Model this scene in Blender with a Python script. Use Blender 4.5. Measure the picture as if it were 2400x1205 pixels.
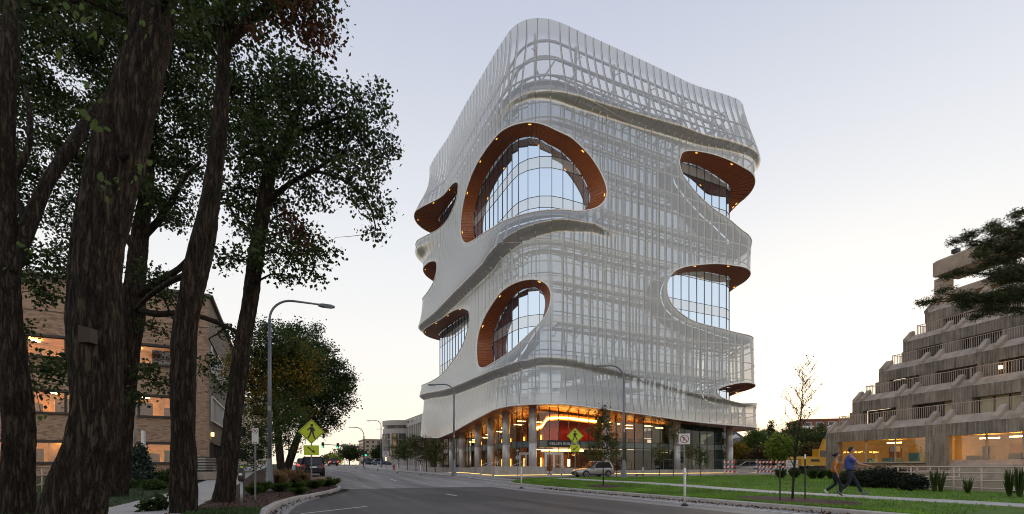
import bpy, bmesh, math, random
import numpy as np
from mathutils import Vector, Matrix
for _o in list(bpy.data.objects): bpy.data.objects.remove(_o)
SC = bpy.context.scene
COL = SC.collection
# ------------------------------------------------------------------ camera
EYE = 1.37
cam = bpy.data.cameras.new('camera'); cam_o = bpy.data.objects.new('camera', cam); COL.objects.link(cam_o)
cam_o.location = (0, 0, EYE); cam_o.rotation_euler = (math.radians(90), 0, 0)
cam.sensor_width = 36.0; cam.lens = 17.0; cam.shift_y = (1092-602.5)/2400; cam.clip_start = 0.1; cam.clip_end = 6000
SC.camera = cam_o
# ------------------------------------------------------------------ sky and sun
SUN_AZ = math.radians(34)      # clockwise from the view direction (+Y)
SUN_EL = math.radians(5)
world = bpy.data.worlds.new('World'); SC.world = world; world.use_nodes = True
wn = world.node_tree.nodes; wl = world.node_tree.links
bg = wn['Background']
sky = wn.new('ShaderNodeTexSky'); sky.sky_type = 'NISHITA'; sky.sun_disc = False
sky.sun_elevation = SUN_EL; sky.sun_rotation = SUN_AZ; sky.altitude = 300; sky.air_density = 1.0; sky.dust_density = 2.0; sky.ozone_density = 1.0
# thin evening haze: the clear sky is washed towards a pale, elevation dependent veil
tc = wn.new('ShaderNodeTexCoord'); sep = wn.new('ShaderNodeSeparateXYZ'); wl.new(tc.outputs['Generated'], sep.inputs[0])
ramp = wn.new('ShaderNodeValToRGB'); wl.new(sep.outputs['Z'], ramp.inputs[0])
er = ramp.color_ramp; er.elements[0].position = 0.0; er.elements[0].color = (1.0, 0.80, 0.60, 1)
er.elements[1].position = 1.0; er.elements[1].color = (0.36, 0.40, 0.51, 1)
for p, c in ((0.05, (0.88, 0.76, 0.63)), (0.124, (0.80, 0.73, 0.655)), (0.24, (0.745, 0.725, 0.705)), (0.39, (0.66, 0.67, 0.685)), (0.52, (0.565, 0.585, 0.635)), (0.68, (0.44, 0.47, 0.56))):
    e = er.elements.new(p); e.color = (*c, 1)
veil = wn.new('ShaderNodeMix'); veil.data_type = 'RGBA'; veil.inputs[0].default_value = 0.86
skys = wn.new('ShaderNodeVectorMath'); skys.operation = 'SCALE'; skys.inputs['Scale'].default_value = 0.08
veils = wn.new('ShaderNodeVectorMath'); veils.operation = 'SCALE'; veils.inputs['Scale'].default_value = 1.0
wl.new(sky.outputs[0], skys.inputs[0]); wl.new(skys.outputs[0], veil.inputs[6])
wl.new(ramp.outputs[0], veils.inputs[0]); wl.new(veils.outputs[0], veil.inputs[7])
wl.new(veil.outputs[2], bg.inputs[0]); bg.inputs[1].default_value = 1.0
sun = bpy.data.lights.new('sun', 'SUN'); sun.energy = 1.1; sun.angle = math.radians(12); sun.color = (1.0, 0.83, 0.62)
sun_o = bpy.data.objects.new('sun', sun); COL.objects.link(sun_o)
_sd = Vector((math.sin(SUN_AZ)*math.cos(SUN_EL), math.cos(SUN_AZ)*math.cos(SUN_EL), math.sin(SUN_EL)))
sun_o.rotation_euler = _sd.to_track_quat('Z', 'Y').to_euler()
SC.view_settings.view_transform = 'Standard'; SC.view_settings.look = 'None'
SC.view_settings.exposure = 0.58; SC.view_settings.gamma = 1.0; SC.view_settings.use_curve_mapping = False
SC.cycles.use_denoising = True; SC.cycles.filter_width = 1.05
SC.cycles.max_bounces = 7; SC.cycles.transparent_max_bounces = 24; SC.cycles.diffuse_bounces = 3
SC.cycles.glossy_bounces = 3; SC.cycles.transmission_bounces = 3; SC.cycles.sample_clamp_indirect = 6.0
SC.cycles.caustics_reflective = False; SC.cycles.caustics_refractive = False
# ------------------------------------------------------------------ helpers
F = 2400*17.0/36.0
def P(px, py, y):            # a point seen at that place of the photograph, y metres ahead
    return Vector(((px-1200)/F*y, y, EYE+(1092-py)/F*y))
DL = Vector((-0.430, 0.903, 0)).normalized()    # along the street (away)
DR = Vector((DL.y, -DL.x, 0))                   # across the street (to the right)
def ST(s, t, z=0.0):
    v = DR*s + DL*t; return Vector((v.x, v.y, z))
def smooth(a, b, x):
    k = min(1.0, max(0.0, (x-a)/(b-a))); return k*k*(3-2*k)
def hz(s, t):                # height of the carriageway
    a = 0.55*smooth(22, 52, t) + 0.95*smooth(35, 130, t) + 0.35*smooth(100, 190, t) - 6.0*smooth(190, 420, t)
    w = 1.0 - 0.62*smooth(7, 22, s)*(1-smooth(60, 120, t))
    return a*w
def hxy(x, y):
    return hz(DR.x*x+DR.y*y, DL.x*x+DL.y*y)
class MB:
    def __init__(self): self.v = []; self.f = []
    def add(self, vs, fs):
        n = len(self.v); self.v += [tuple(p) for p in vs]; self.f += [tuple(i+n for i in q) for q in fs]; return self
    def quad(self, a, b, c, d): return self.add([a, b, c, d], [(0, 1, 2, 3)])
    def poly(self, pts): return self.add(pts, [tuple(range(len(pts)))])
    def box(self, c, size, ax=None, rz=0.0):
        sx, sy, sz = size[0]/2, size[1]/2, size[2]/2; c = Vector(c)
        if ax is None:
            X = Vector((math.cos(rz), math.sin(rz), 0)); Y = Vector((-math.sin(rz), math.cos(rz), 0)); Z = Vector((0, 0, 1))
        else: X, Y, Z = ax
        vs = [c+X*(sx*i)+Y*(sy*j)+Z*(sz*k) for k in (-1, 1) for j in (-1, 1) for i in (-1, 1)]
        return self.add(vs, [(0, 2, 3, 1), (4, 5, 7, 6), (0, 1, 5, 4), (2, 6, 7, 3), (0, 4, 6, 2), (1, 3, 7, 5)])
    def bar(self, a, b, w, h, up=Vector((0, 0, 1))):
        a = Vector(a); b = Vector(b); d = (b-a); L = d.length; d = d/L
        x = d.cross(up)
        if x.length < 1e-4: x = d.cross(Vector((1, 0, 0)))
        x.normalize(); z = x.cross(d)
        return self.box((a+b)/2, (L, w, h), (d, x, z))
    def tube(self, pts, rad, n=8, cap=True):
        pts = [Vector(p) for p in pts]
        if not isinstance(rad, (list, tuple)): rad = [rad]*len(pts)
        base = len(self.v); ref = None
        for i, p in enumerate(pts):
            d = (pts[min(i+1, len(pts)-1)]-pts[max(i-1, 0)]).normalized()
            if ref is None:
                ref = d.cross(Vector((0, 0, 1)))
                if ref.length < 1e-3: ref = Vector((1, 0, 0))
            x = (ref-d*ref.dot(d)).normalized(); ref = x; y = d.cross(x)
            for k in range(n):
                a = 2*math.pi*k/n; self.v.append(tuple(p+(x*math.cos(a)+y*math.sin(a))*rad[i]))
        for i in range(len(pts)-1):
            for k in range(n):
                a = base+i*n+k; b = base+i*n+(k+1) % n
                self.f.append((a, b, b+n, a+n))
        if cap:
            self.f.append(tuple(base+k for k in reversed(range(n)))); e = base+(len(pts)-1)*n
            self.f.append(tuple(e+k for k in range(n)))
        return self
    def lathe(self, c, prof, n=16, ax=None):
        c = Vector(c); X, Y, Z = ax or (Vector((1, 0, 0)), Vector((0, 1, 0)), Vector((0, 0, 1)))
        base = len(self.v)
        for r, z in prof:
            for k in range(n):
                a = 2*math.pi*k/n; self.v.append(tuple(c+X*(r*math.cos(a))+Y*(r*math.sin(a))+Z*z))
        for i in range(len(prof)-1):
            for k in range(n):
                a = base+i*n+k; b = base+i*n+(k+1) % n; self.f.append((a, b, b+n, a+n))
        self.f.append(tuple(base+k for k in reversed(range(n))))
        e = base+(len(prof)-1)*n; self.f.append(tuple(e+k for k in range(n)))
        return self
    def prism(self, poly, off):
        off = Vector(off); poly = [Vector(p) for p in poly]; n = len(poly)
        vs = poly+[p+off for p in poly]
        fs = [tuple(range(n)), tuple(range(2*n-1, n-1, -1))]+[(i, i+n, (i+1) % n+n, (i+1) % n) for i in range(n)]
        return self.add(vs, fs)
    def loft(self, rings, close=True, caps=True):
        n = len(rings[0]); base = len(self.v)
        for r in rings: self.v += [tuple(p) for p in r]
        for i in range(len(rings)-1):
            for k in range(n if close else n-1):
                a = base+i*n+k; b = base+i*n+(k+1) % n; self.f.append((a, b, b+n, a+n))
        if caps:
            self.f.append(tuple(base+k for k in reversed(range(n)))); e = base+(len(rings)-1)*n
            self.f.append(tuple(e+k for k in range(n)))
        return self
    def mesh(self, name, mat, smooth_=False):
        me = bpy.data.meshes.new(name); me.from_pydata(self.v, [], self.f); me.update()
        if mat is not None: me.materials.append(mat)
        if smooth_: me.polygons.foreach_set('use_smooth', [True]*len(me.polygons))
        return me
    def build(self, name, mat, parent=None, smooth_=False, fix=True, kind=None):
        me = self.mesh(name, mat, smooth_)
        if fix:
            bm = bmesh.new(); bm.from_mesh(me); bmesh.ops.recalc_face_normals(bm, faces=bm.faces); bm.to_mesh(me); bm.free()
        return obj(name, me, parent, kind)
def obj(name, me, parent=None, kind=None):
    o = bpy.data.objects.new(name, me); COL.objects.link(o)
    if parent is not None:
        o.parent = parent
        if parent.get('_w'): o.location = -Vector(parent['_w'])     # mesh given in world coordinates
    if kind: o['kind'] = kind
    return o
def thing(name, label, cat, loc=(0, 0, 0), rz=0.0, group=None, world=False):
    """an Empty at the thing's base; with world=True its parts' meshes are given in world coordinates"""
    o = bpy.data.objects.new(name, None); COL.objects.link(o); o.location = loc; o.rotation_euler = (0, 0, rz)
    o.empty_display_size = 0.3
    o['label'] = label; o['category'] = cat
    if group: o['group'] = group
    if world: o['_w'] = [float(a) for a in loc]
    return o
def tag(o, label, cat, group=None):
    o['label'] = label; o['category'] = cat
    if group: o['group'] = group
    return o
def dup(root, loc, rz=0.0, label=None, group=None, scale=None):
    r = root.copy(); COL.objects.link(r); r.location = loc; r.rotation_euler = (0, 0, rz)
    if label: r['label'] = label
    if group: r['group'] = group
    if scale: r.scale = (scale, scale, scale)
    for ch in list(root.children):
        c = ch.copy(); COL.objects.link(c); c.parent = r
        for g in list(ch.children):
            d = g.copy(); COL.objects.link(d); d.parent = c
    return r
def struct(name, mb, mat, **k):
    o = mb.build(name, mat, **k); o['kind'] = 'structure'; return o
# ------------------------------------------------------------------ materials
def M(name, col, rough=0.7, metal=0.0, var=0.0, scale=4.0, bump=0.0, bscale=None, col2=None, spec=None, stretch=None, detail=5.0):
    m = bpy.data.materials.new(name); m.use_nodes = True; n = m.node_tree.nodes; l = m.node_tree.links
    b = n['Principled BSDF']; b.inputs['Base Color'].default_value = (*col, 1); b.inputs['Roughness'].default_value = rough
    b.inputs['Metallic'].default_value = metal
    if spec is not None: b.inputs['Specular IOR Level'].default_value = spec
    if var or bump or col2:
        tcn = n.new('ShaderNodeTexCoord'); mp = n.new('ShaderNodeMapping'); l.new(tcn.outputs['Object'], mp.inputs[0])
        if stretch: mp.inputs['Scale'].default_value = stretch
        nz = n.new('ShaderNodeTexNoise'); nz.inputs['Scale'].default_value = scale; nz.inputs['Detail'].default_value = detail
        nz.inputs['Roughness'].default_value = 0.65
        l.new(mp.outputs[0], nz.inputs['Vector'])
        if var or col2:
            cr = n.new('ShaderNodeValToRGB'); l.new(nz.outputs[0], cr.inputs[0])
            c2 = col2 or tuple(c*(1+var) for c in col); c1 = col if col2 else tuple(c*(1-var) for c in col)
            cr.color_ramp.elements[0].position = 0.32; cr.color_ramp.elements[0].color = (*c1, 1)
            cr.color_ramp.elements[1].position = 0.68; cr.color_ramp.elements[1].color = (*c2, 1)
            l.new(cr.outputs[0], b.inputs['Base Color'])
        if bump:
            nb = n.new('ShaderNodeTexNoise'); nb.inputs['Scale'].default_value = bscale or scale*6; nb.inputs['Detail'].default_value = 4
            l.new(mp.outputs[0], nb.inputs['Vector'])
            bp = n.new('ShaderNodeBump'); bp.inputs['Strength'].default_value = bump; bp.inputs['Distance'].default_value = 0.05
            l.new(nb.outputs[0], bp.inputs['Height']); l.new(bp.outputs[0], b.inputs['Normal'])
    return m
def EM(name, col, power):
    m = bpy.data.materials.new(name); m.use_nodes = True; n = m.node_tree.nodes; b = n['Principled BSDF']
    b.inputs['Base Color'].default_value = (*[min(c, 0.8) for c in col], 1)
    b.inputs['Emission Color'].default_value = (*col, 1); b.inputs['Emission Strength'].default_value = power; return m
def GLASS(name, tint, refl, transp, rough=0.02, gcol=(0.85, 0.92, 1.0), tcol=(0.92, 0.95, 0.95)):
    """window glass: a mirror-like coat over clear or tinted body"""
    m = bpy.data.materials.new(name); m.use_nodes = True; n = m.node_tree.nodes; l = m.node_tree.links
    for q in list(n):
        if q.type == 'BSDF_PRINCIPLED': n.remove(q)
    out = n['Material Output']
    g = n.new('ShaderNodeBsdfGlossy'); g.inputs['Roughness'].default_value = rough; g.inputs['Color'].default_value = (*gcol, 1)
    d = n.new('ShaderNodeBsdfDiffuse'); d.inputs['Color'].default_value = (*tint, 1)
    t = n.new('ShaderNodeBsdfTransparent'); t.inputs['Color'].default_value = (*tcol, 1)
    a = n.new('ShaderNodeMixShader'); a.inputs[0].default_value = transp; l.new(d.outputs[0], a.inputs[1]); l.new(t.outputs[0], a.inputs[2])
    c = n.new('ShaderNodeMixShader'); c.inputs[0].default_value = refl; l.new(a.outputs[0], c.inputs[1]); l.new(g.outputs[0], c.inputs[2])
    l.new(c.outputs[0], out.inputs[0]); return m
RND = random.Random(7)
m_steel = M('galvanised_steel', (0.33, 0.34, 0.35), 0.45, 0.7, 0.12, 12)
m_dark = M('black_metal', (0.02, 0.02, 0.022), 0.5)
m_white = M('white_paint', (0.75, 0.75, 0.74), 0.5, 0, 0.06, 5)
m_black = M('black_rubber', (0.015, 0.015, 0.016), 0.7)
m_warm = EM('warm_lamp', (1.0, 0.62, 0.22), 9.0)
m_warm_soft = EM('warm_strip', (1.0, 0.60, 0.18), 5.0)
m_wood = M('cedar_soffit', (0.36, 0.115, 0.042), 0.42, 0, 0.25, 3.0, 0.05, 20)
# ------------------------------------------------------------------ the tower: plan path, screen shape
_dl = np.array([DL.x, DL.y]); _dr = np.array([DR.x, DR.y]); C0 = np.array([2.05, 58.0]); LL, LR = 38.4, 35.2
def _segs():
    cs = [C0, C0+_dr*LR, C0+_dr*LR+_dl*LL, C0+_dl*LL]; rad = [4.5, 2.2, 2.2, 2.2]; out = []
    for i in range(4):
        a, b, p = cs[i], cs[(i+1) % 4], cs[i-1]
        d = (b-a)/np.linalg.norm(b-a); d0 = (a-p)/np.linalg.norm(a-p); r = rad[i]
        out.append(('arc', r*math.pi/2, a-d0*r+d*r, r, d0, d))
        s0 = a+d*r; s1 = b-d*rad[(i+1) % 4]; out.append(('lin', np.linalg.norm(s1-s0), s0, d))
    return out
SEGS = _segs(); PERIM = sum(s[1] for s in SEGS); U_OFF = SEGS[0][1]/2
_ow = lambda d: np.array([d[1], -d[0]])
def path(u):
    w = (u+U_OFF) % PERIM
    for s in SEGS:
        if w <= s[1]+1e-9: break
        w -= s[1]
    if s[0] == 'lin': return s[2]+s[3]*w, _ow(s[3])
    th = w/s[3]; nn = _ow(s[4])*math.cos(th)+_ow(s[5])*math.sin(th); return s[2]+nn*s[3], nn
def W(u, d, z):
    g, n = path(u); return Vector((g[0]+n[0]*d, g[1]+n[1]*d, z))
_uu = np.linspace(-PERIM/2, PERIM/2, 2401); _pp = np.array([np.concatenate(path(u)) for u in _uu])
def Wv(u, d, z):
    q = [np.interp(u, _uu, _pp[:, k]) for k in range(4)]
    return np.stack([q[0]+q[2]*d, q[1]+q[3]*d, z], -1)
FL = [8.9+4.86*k for k in range(9)]
def ss(a, b, x): k = np.clip((x-a)/(b-a), 0, 1); return k*k*(3-2*k)
FOLDS = [ # lip line (u,z), outward throw (u,A), height of the underside, run above
 ([(-8, 45.4), (.3, 45.8), (3.3, 45.3), (10.8, 45.8), (19.5, 46.3), (27.7, 46.5), (36, 46.3), (50, 45)], [(-7, 0), (-2, .25), (1, .6), (4, 1.2), (20, 1.45), (27, 1.2), (34, .75), (40, .5), (48, 0)], .75, 3.6),
 ([(-50, 27.5), (-30, 27.2), (-19, 27.1), (-10.6, 27.4), (-5.4, 27.6), (-2.6, 28.2), (-.4, 29.2), (2.6, 30.2), (6.6, 30.8), (10, 30.5)], [(-48, 0), (-38, .9), (-28, 1.3), (-19, 1.5), (-4, 1.45), (2, 1.3), (6, .8), (10.5, 0)], .8, 2.6),
 ([(-50, 14.8), (-31.7, 14.4), (-19.7, 13.6), (-11.4, 13.4), (-5.4, 13.3), (-2.2, 13.3), (-.8, 13.7), (1, 14.2), (5.2, 14.0), (12.4, 13.1), (21.7, 11.7), (31.7, 10.3), (50, 10)], [(-50, 0), (-40, .8), (-20, 1.15), (-4, 1.1), (1, .7), (6, .3), (30, .25), (40, 0)], .9, 2.6),
 ([(-60, 41.6), (0, 41.6)], [(-50, 0), (-46, 1.0), (-36.5, 1.3), (-33.5, .6), (-29, 0)], 2.2, 2.2)]
def dscreen(u, z):
    d = 2.05-1.15*ss(46.5, 56, z)+0.55*ss(14, 7, z)
    d = d+1.9*ss(-26, -36, u)*ss(-60, -48, u)*np.exp(-((z-47)/4.6)**2)+0.9*ss(-25, -36, u)*ss(-62, -48, u)+1.15*ss(23, 33, u)*ss(60, 46, u)
    d = d+0.30*np.sin(u*0.11+1.0)*np.sin(z*0.21+u*0.05)
    for lip, amp, h, run in FOLDS:
        zf = np.interp(u, [p[0] for p in lip], [p[1] for p in lip]); A = np.interp(u, [p[0] for p in amp], [p[1] for p in amp], left=0, right=0)
        t = z-zf
        d = d+A*np.where(t >= 0, np.exp(-np.clip(t, 0, 60)/run), 1-ss(0, h, -t))
    return d
ZT = ([-60, -30, -18, -7, -1, 2.7, 15, 33, 60], [56.5, 57.4, 57.3, 57.0, 56.2, 55.5, 55.2, 54.8, 55.5])
ZB = ([-71, -45, -36, -27, -20, -12.5, -4.7, -1.3, 2.7, 7, 13.7, 21, 29, 34, 50, 71], [7, 7, 6.7, 6.15, 6.7, 7.6, 8.3, 8.6, 8.65, 8.4, 8.0, 7.5, 7.1, 6.9, 6.8, 7])
OPEN = [
 [(-.1, 42.4), (1.1, 41.9), (2.4, 41.1), (4.2, 40.4), (6.2, 39.2), (7.8, 37.5), (8.6, 35.9), (8.6, 34.9), (8.0, 33.8), (6.6, 32.7), (4.6, 31.9), (2.2, 31.4), (-.6, 31.2), (-2.8, 31.5), (-7, 32.5), (-12.6, 33.6), (-15.6, 34.6), (-17.7, 36.4), (-18.3, 38.6), (-17.7, 40.6), (-16.2, 42.2), (-13.9, 43.3), (-11.2, 43.8), (-8.2, 43.8), (-4.5, 43.4), (-2.2, 42.9)],
 [(.7, 23.6), (1.5, 23.0), (1.85, 22), (1.8, 20.8), (1.5, 19.5), (1.0, 18.5), (.1, 17.2), (-.8, 16), (-1.8, 15.0), (-3.4, 14.3), (-6.5, 14.25), (-8.7, 14.9), (-10, 16.3), (-10.5, 18.1), (-10, 19.7), (-8.4, 21.2), (-5.9, 22.4), (-3.2, 23.2), (-1.6, 23.6), (-.4, 23.75)],
 [(36, 42.9), (33.3, 43.6), (31.7, 43.9), (29.2, 44.5), (26.4, 44.9), (23.9, 44.8), (22.2, 44.4), (21.3, 43.8), (20.9, 42.6), (21.1, 41.8), (21.6, 40.9), (22.6, 40.1), (23.9, 39.2), (25.6, 38.2), (27.2, 37.3), (29.2, 36.5), (31.4, 35.4), (33.2, 34.7), (36, 34.3), (39, 35.6), (41, 38.4), (39.7, 41)],
 [(36, 29.6), (33.5, 30), (30.6, 30), (27.8, 29.9), (25.4, 29.5), (23, 28.9), (21.1, 28.2), (19.7, 27.3), (18.9, 26.1), (18.7, 25), (19, 23.9), (19.8, 22.9), (21.1, 22.1), (23, 21.4), (25.4, 21), (27.8, 20.7), (30.6, 20.3), (33.5, 20.2), (37, 20.6), (40.5, 22), (42, 25), (40, 28)],
 [(36, 13.0), (33.5, 13.3), (31.4, 13.2), (29.7, 12.9), (28.2, 12.5), (27.3, 12.1), (27, 11.6), (27.5, 11), (28.6, 10.6), (30.1, 10.3), (31.6, 10.2), (33.5, 10.5), (36, 10.8), (38.5, 11.4), (38.8, 12.2)],
 [(-36.5, 48.1), (-32.9, 47.9), (-28.8, 47.6), (-25.8, 47.4), (-22.7, 47), (-20.9, 46.5), (-19.8, 45.9), (-19.5, 45.2), (-20.1, 44), (-21.7, 43.2), (-23.8, 42.7), (-27, 42.5), (-30.1, 42.5), (-33, 42.7), (-37, 42.9), (-41.5, 43.2), (-44, 44.2), (-44, 46), (-40.5, 47.6)],
 [(-36, 38.2), (-33.8, 38.2), (-32.1, 38), (-30, 37.3), (-29.2, 36.4), (-29.2, 35.2), (-29.9, 34), (-31.5, 33.1), (-34, 32.6), (-36.5, 32.7), (-38.6, 33.7), (-39.8, 35.5), (-38.4, 37.4)],
 [(-36, 26.5), (-31.5, 26.5), (-26.4, 26.3), (-21.9, 26), (-18.8, 25.6), (-16.6, 25.1), (-14.3, 24.2), (-13.6, 23.5), (-13.6, 22.5), (-14.3, 21.4), (-15.8, 20), (-18.3, 18.9), (-21.4, 18.1), (-25.2, 17.2), (-28.9, 16.6), (-32.9, 16.3), (-37, 16.5), (-41, 17.6), (-43.5, 20.5), (-43, 24), (-39.6, 26)]]
def crspline(pts, step=0.22):
    p = np.array(pts, float); n = len(p); out = []
    for i in range(n):
        a, b, c, d = p[i-1], p[i], p[(i+1) % n], p[(i+2) % n]
        for t in np.linspace(0, 1, 8, endpoint=False):
            out.append(0.5*((2*b)+(-a+c)*t+(2*a-5*b+4*c-d)*t*t+(-a+3*b-3*c+d)*t**3))
    out = np.array(out); out = np.vstack([out, out[:1]])
    s = np.concatenate([[0], np.cumsum(np.linalg.norm(np.diff(out, axis=0), axis=1))]); m = max(12, int(s[-1]/step))
    q = np.linspace(0, s[-1], m, endpoint=False); return np.stack([np.interp(q, s, out[:, 0]), np.interp(q, s, out[:, 1])], 1)
OPD = [crspline(o) for o in OPEN]
def poly_sd(poly, u, z):
    """signed distance (inside < 0) and nearest point, u/z flat arrays"""
    x, y = poly[:, 0], poly[:, 1]; x2, y2 = np.roll(x, -1), np.roll(y, -1)
    best = np.full(u.shape, 1e9); nx = np.zeros_like(u); nz = np.zeros_like(u); ins = np.zeros(u.shape, bool)
    for a, b, c, d in zip(x, y, x2, y2):
        ex, ey = c-a, d-b; t = np.clip(((u-a)*ex+(z-b)*ey)/(ex*ex+ey*ey), 0, 1); px = a+t*ex; py = b+t*ey
        q = (u-px)**2+(z-py)**2; m = q < best; best[m] = q[m]; nx[m] = px[m]; nz[m] = py[m]
        if b != d:
            cr = ((b > z) != (d > z)) & (u < (c-a)*(z-b)/(d-b)+a); ins ^= cr
    s = np.sqrt(best); s[ins] *= -1; return s, nx, nz
def open_sd(u, z, near=False):
    u = np.asarray(u, float); z = np.asarray(z, float); sh = u.shape; u = u.ravel(); z = z.ravel()
    S = np.full(u.shape, 1e6); NX = u.copy(); NZ = z.copy()
    for p in OPD:
        m = (u > p[:, 0].min()-2) & (u < p[:, 0].max()+2) & (z > p[:, 1].min()-2) & (z < p[:, 1].max()+2)
        if not m.any(): continue
        s, a, b = poly_sd(p, u[m], z[m]); idx = np.where(m)[0]; k = s < S[idx]
        S[idx[k]] = s[k]; NX[idx[k]] = a[k]; NZ[idx[k]] = b[k]
    return (S.reshape(sh), NX.reshape(sh), NZ.reshape(sh)) if near else S.reshape(sh)
# ------------------------------------------------------------------ tower materials
def screen_material():
    m = bpy.data.materials.new('perforated_aluminium'); m.use_nodes = True; n = m.node_tree.nodes; l = m.node_tree.links
    b = n['Principled BSDF']; b.inputs['Base Color'].default_value = (0.54, 0.55, 0.545, 1); b.inputs['Metallic'].default_value = 0.7; b.inputs['Roughness'].default_value = 0.32
    at = n.new('ShaderNodeAttribute'); at.attribute_name = 'perforation'
    tcn = n.new('ShaderNodeTexCoord'); nz = n.new('ShaderNodeTexNoise'); nz.inputs['Scale'].default_value = 13.0; nz.inputs['Detail'].default_value = 6; nz.inputs['Roughness'].default_value = 0.8
    l.new(tcn.outputs['Object'], nz.inputs['Vector'])
    mr = n.new('ShaderNodeMapRange'); mr.inputs[1].default_value = 0.3; mr.inputs[2].default_value = 0.7; mr.inputs[3].default_value = 0.85; mr.inputs[4].default_value = 1.15; l.new(nz.outputs[0], mr.inputs[0])
    mu = n.new('ShaderNodeMath'); mu.operation = 'MULTIPLY'; mu.use_clamp = True; l.new(at.outputs['Fac'], mu.inputs[0]); l.new(mr.outputs[0], mu.inputs[1])
    t = n.new('ShaderNodeBsdfTransparent'); mx = n.new('ShaderNodeMixShader'); l.new(mu.outputs[0], mx.inputs[0]); l.new(b.outputs[0], mx.inputs[1]); l.new(t.outputs[0], mx.inputs[2])
    l.new(mx.outputs[0], n['Material Output'].inputs[0]); return m
m_screen = screen_material()
m_rib = M('screen_frame', (0.80, 0.795, 0.76), 0.5, 0.2)
m_rim = M('opening_rim', (0.78, 0.77, 0.74), 0.45, 0.1)
m_glass = GLASS('curtain_wall_glass', (0.12, 0.18, 0.30), 0.93, 0.0, 0.012, (0.73, 0.86, 1.0))
m_spandrel = GLASS('spandrel_glass', (0.50, 0.60, 0.66), 0.62, 0.0, 0.03, (0.85, 0.92, 1.0))
m_reveal = EM('reveal_lamp', (1.0, 0.50, 0.10), 1.3)
m_mull = M('dark_mullion', (0.03, 0.04, 0.06), 0.4, 0.3)
m_slab = M('floor_slab', (0.25, 0.25, 0.25), 0.8)
m_catwalk = M('catwalk_steel', (0.46, 0.46, 0.45), 0.6, 0.3)
m_topsteel = M('painted_steel', (0.55, 0.56, 0.57), 0.6, 0.2, 0.1, 2)
m_pent = M('penthouse_panel', (0.50, 0.51, 0.52), 0.6, 0.1, 0.06, 1)
m_conc_col = M('column_cladding', (0.50, 0.50, 0.49), 0.38, 0.35, 0.04, 2)
TW = thing('office_tower', 'tall office tower wrapped in a flowing silver perforated metal screen with rounded openings', 'tower', (C0[0], C0[1], 0), world=True)
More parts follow.
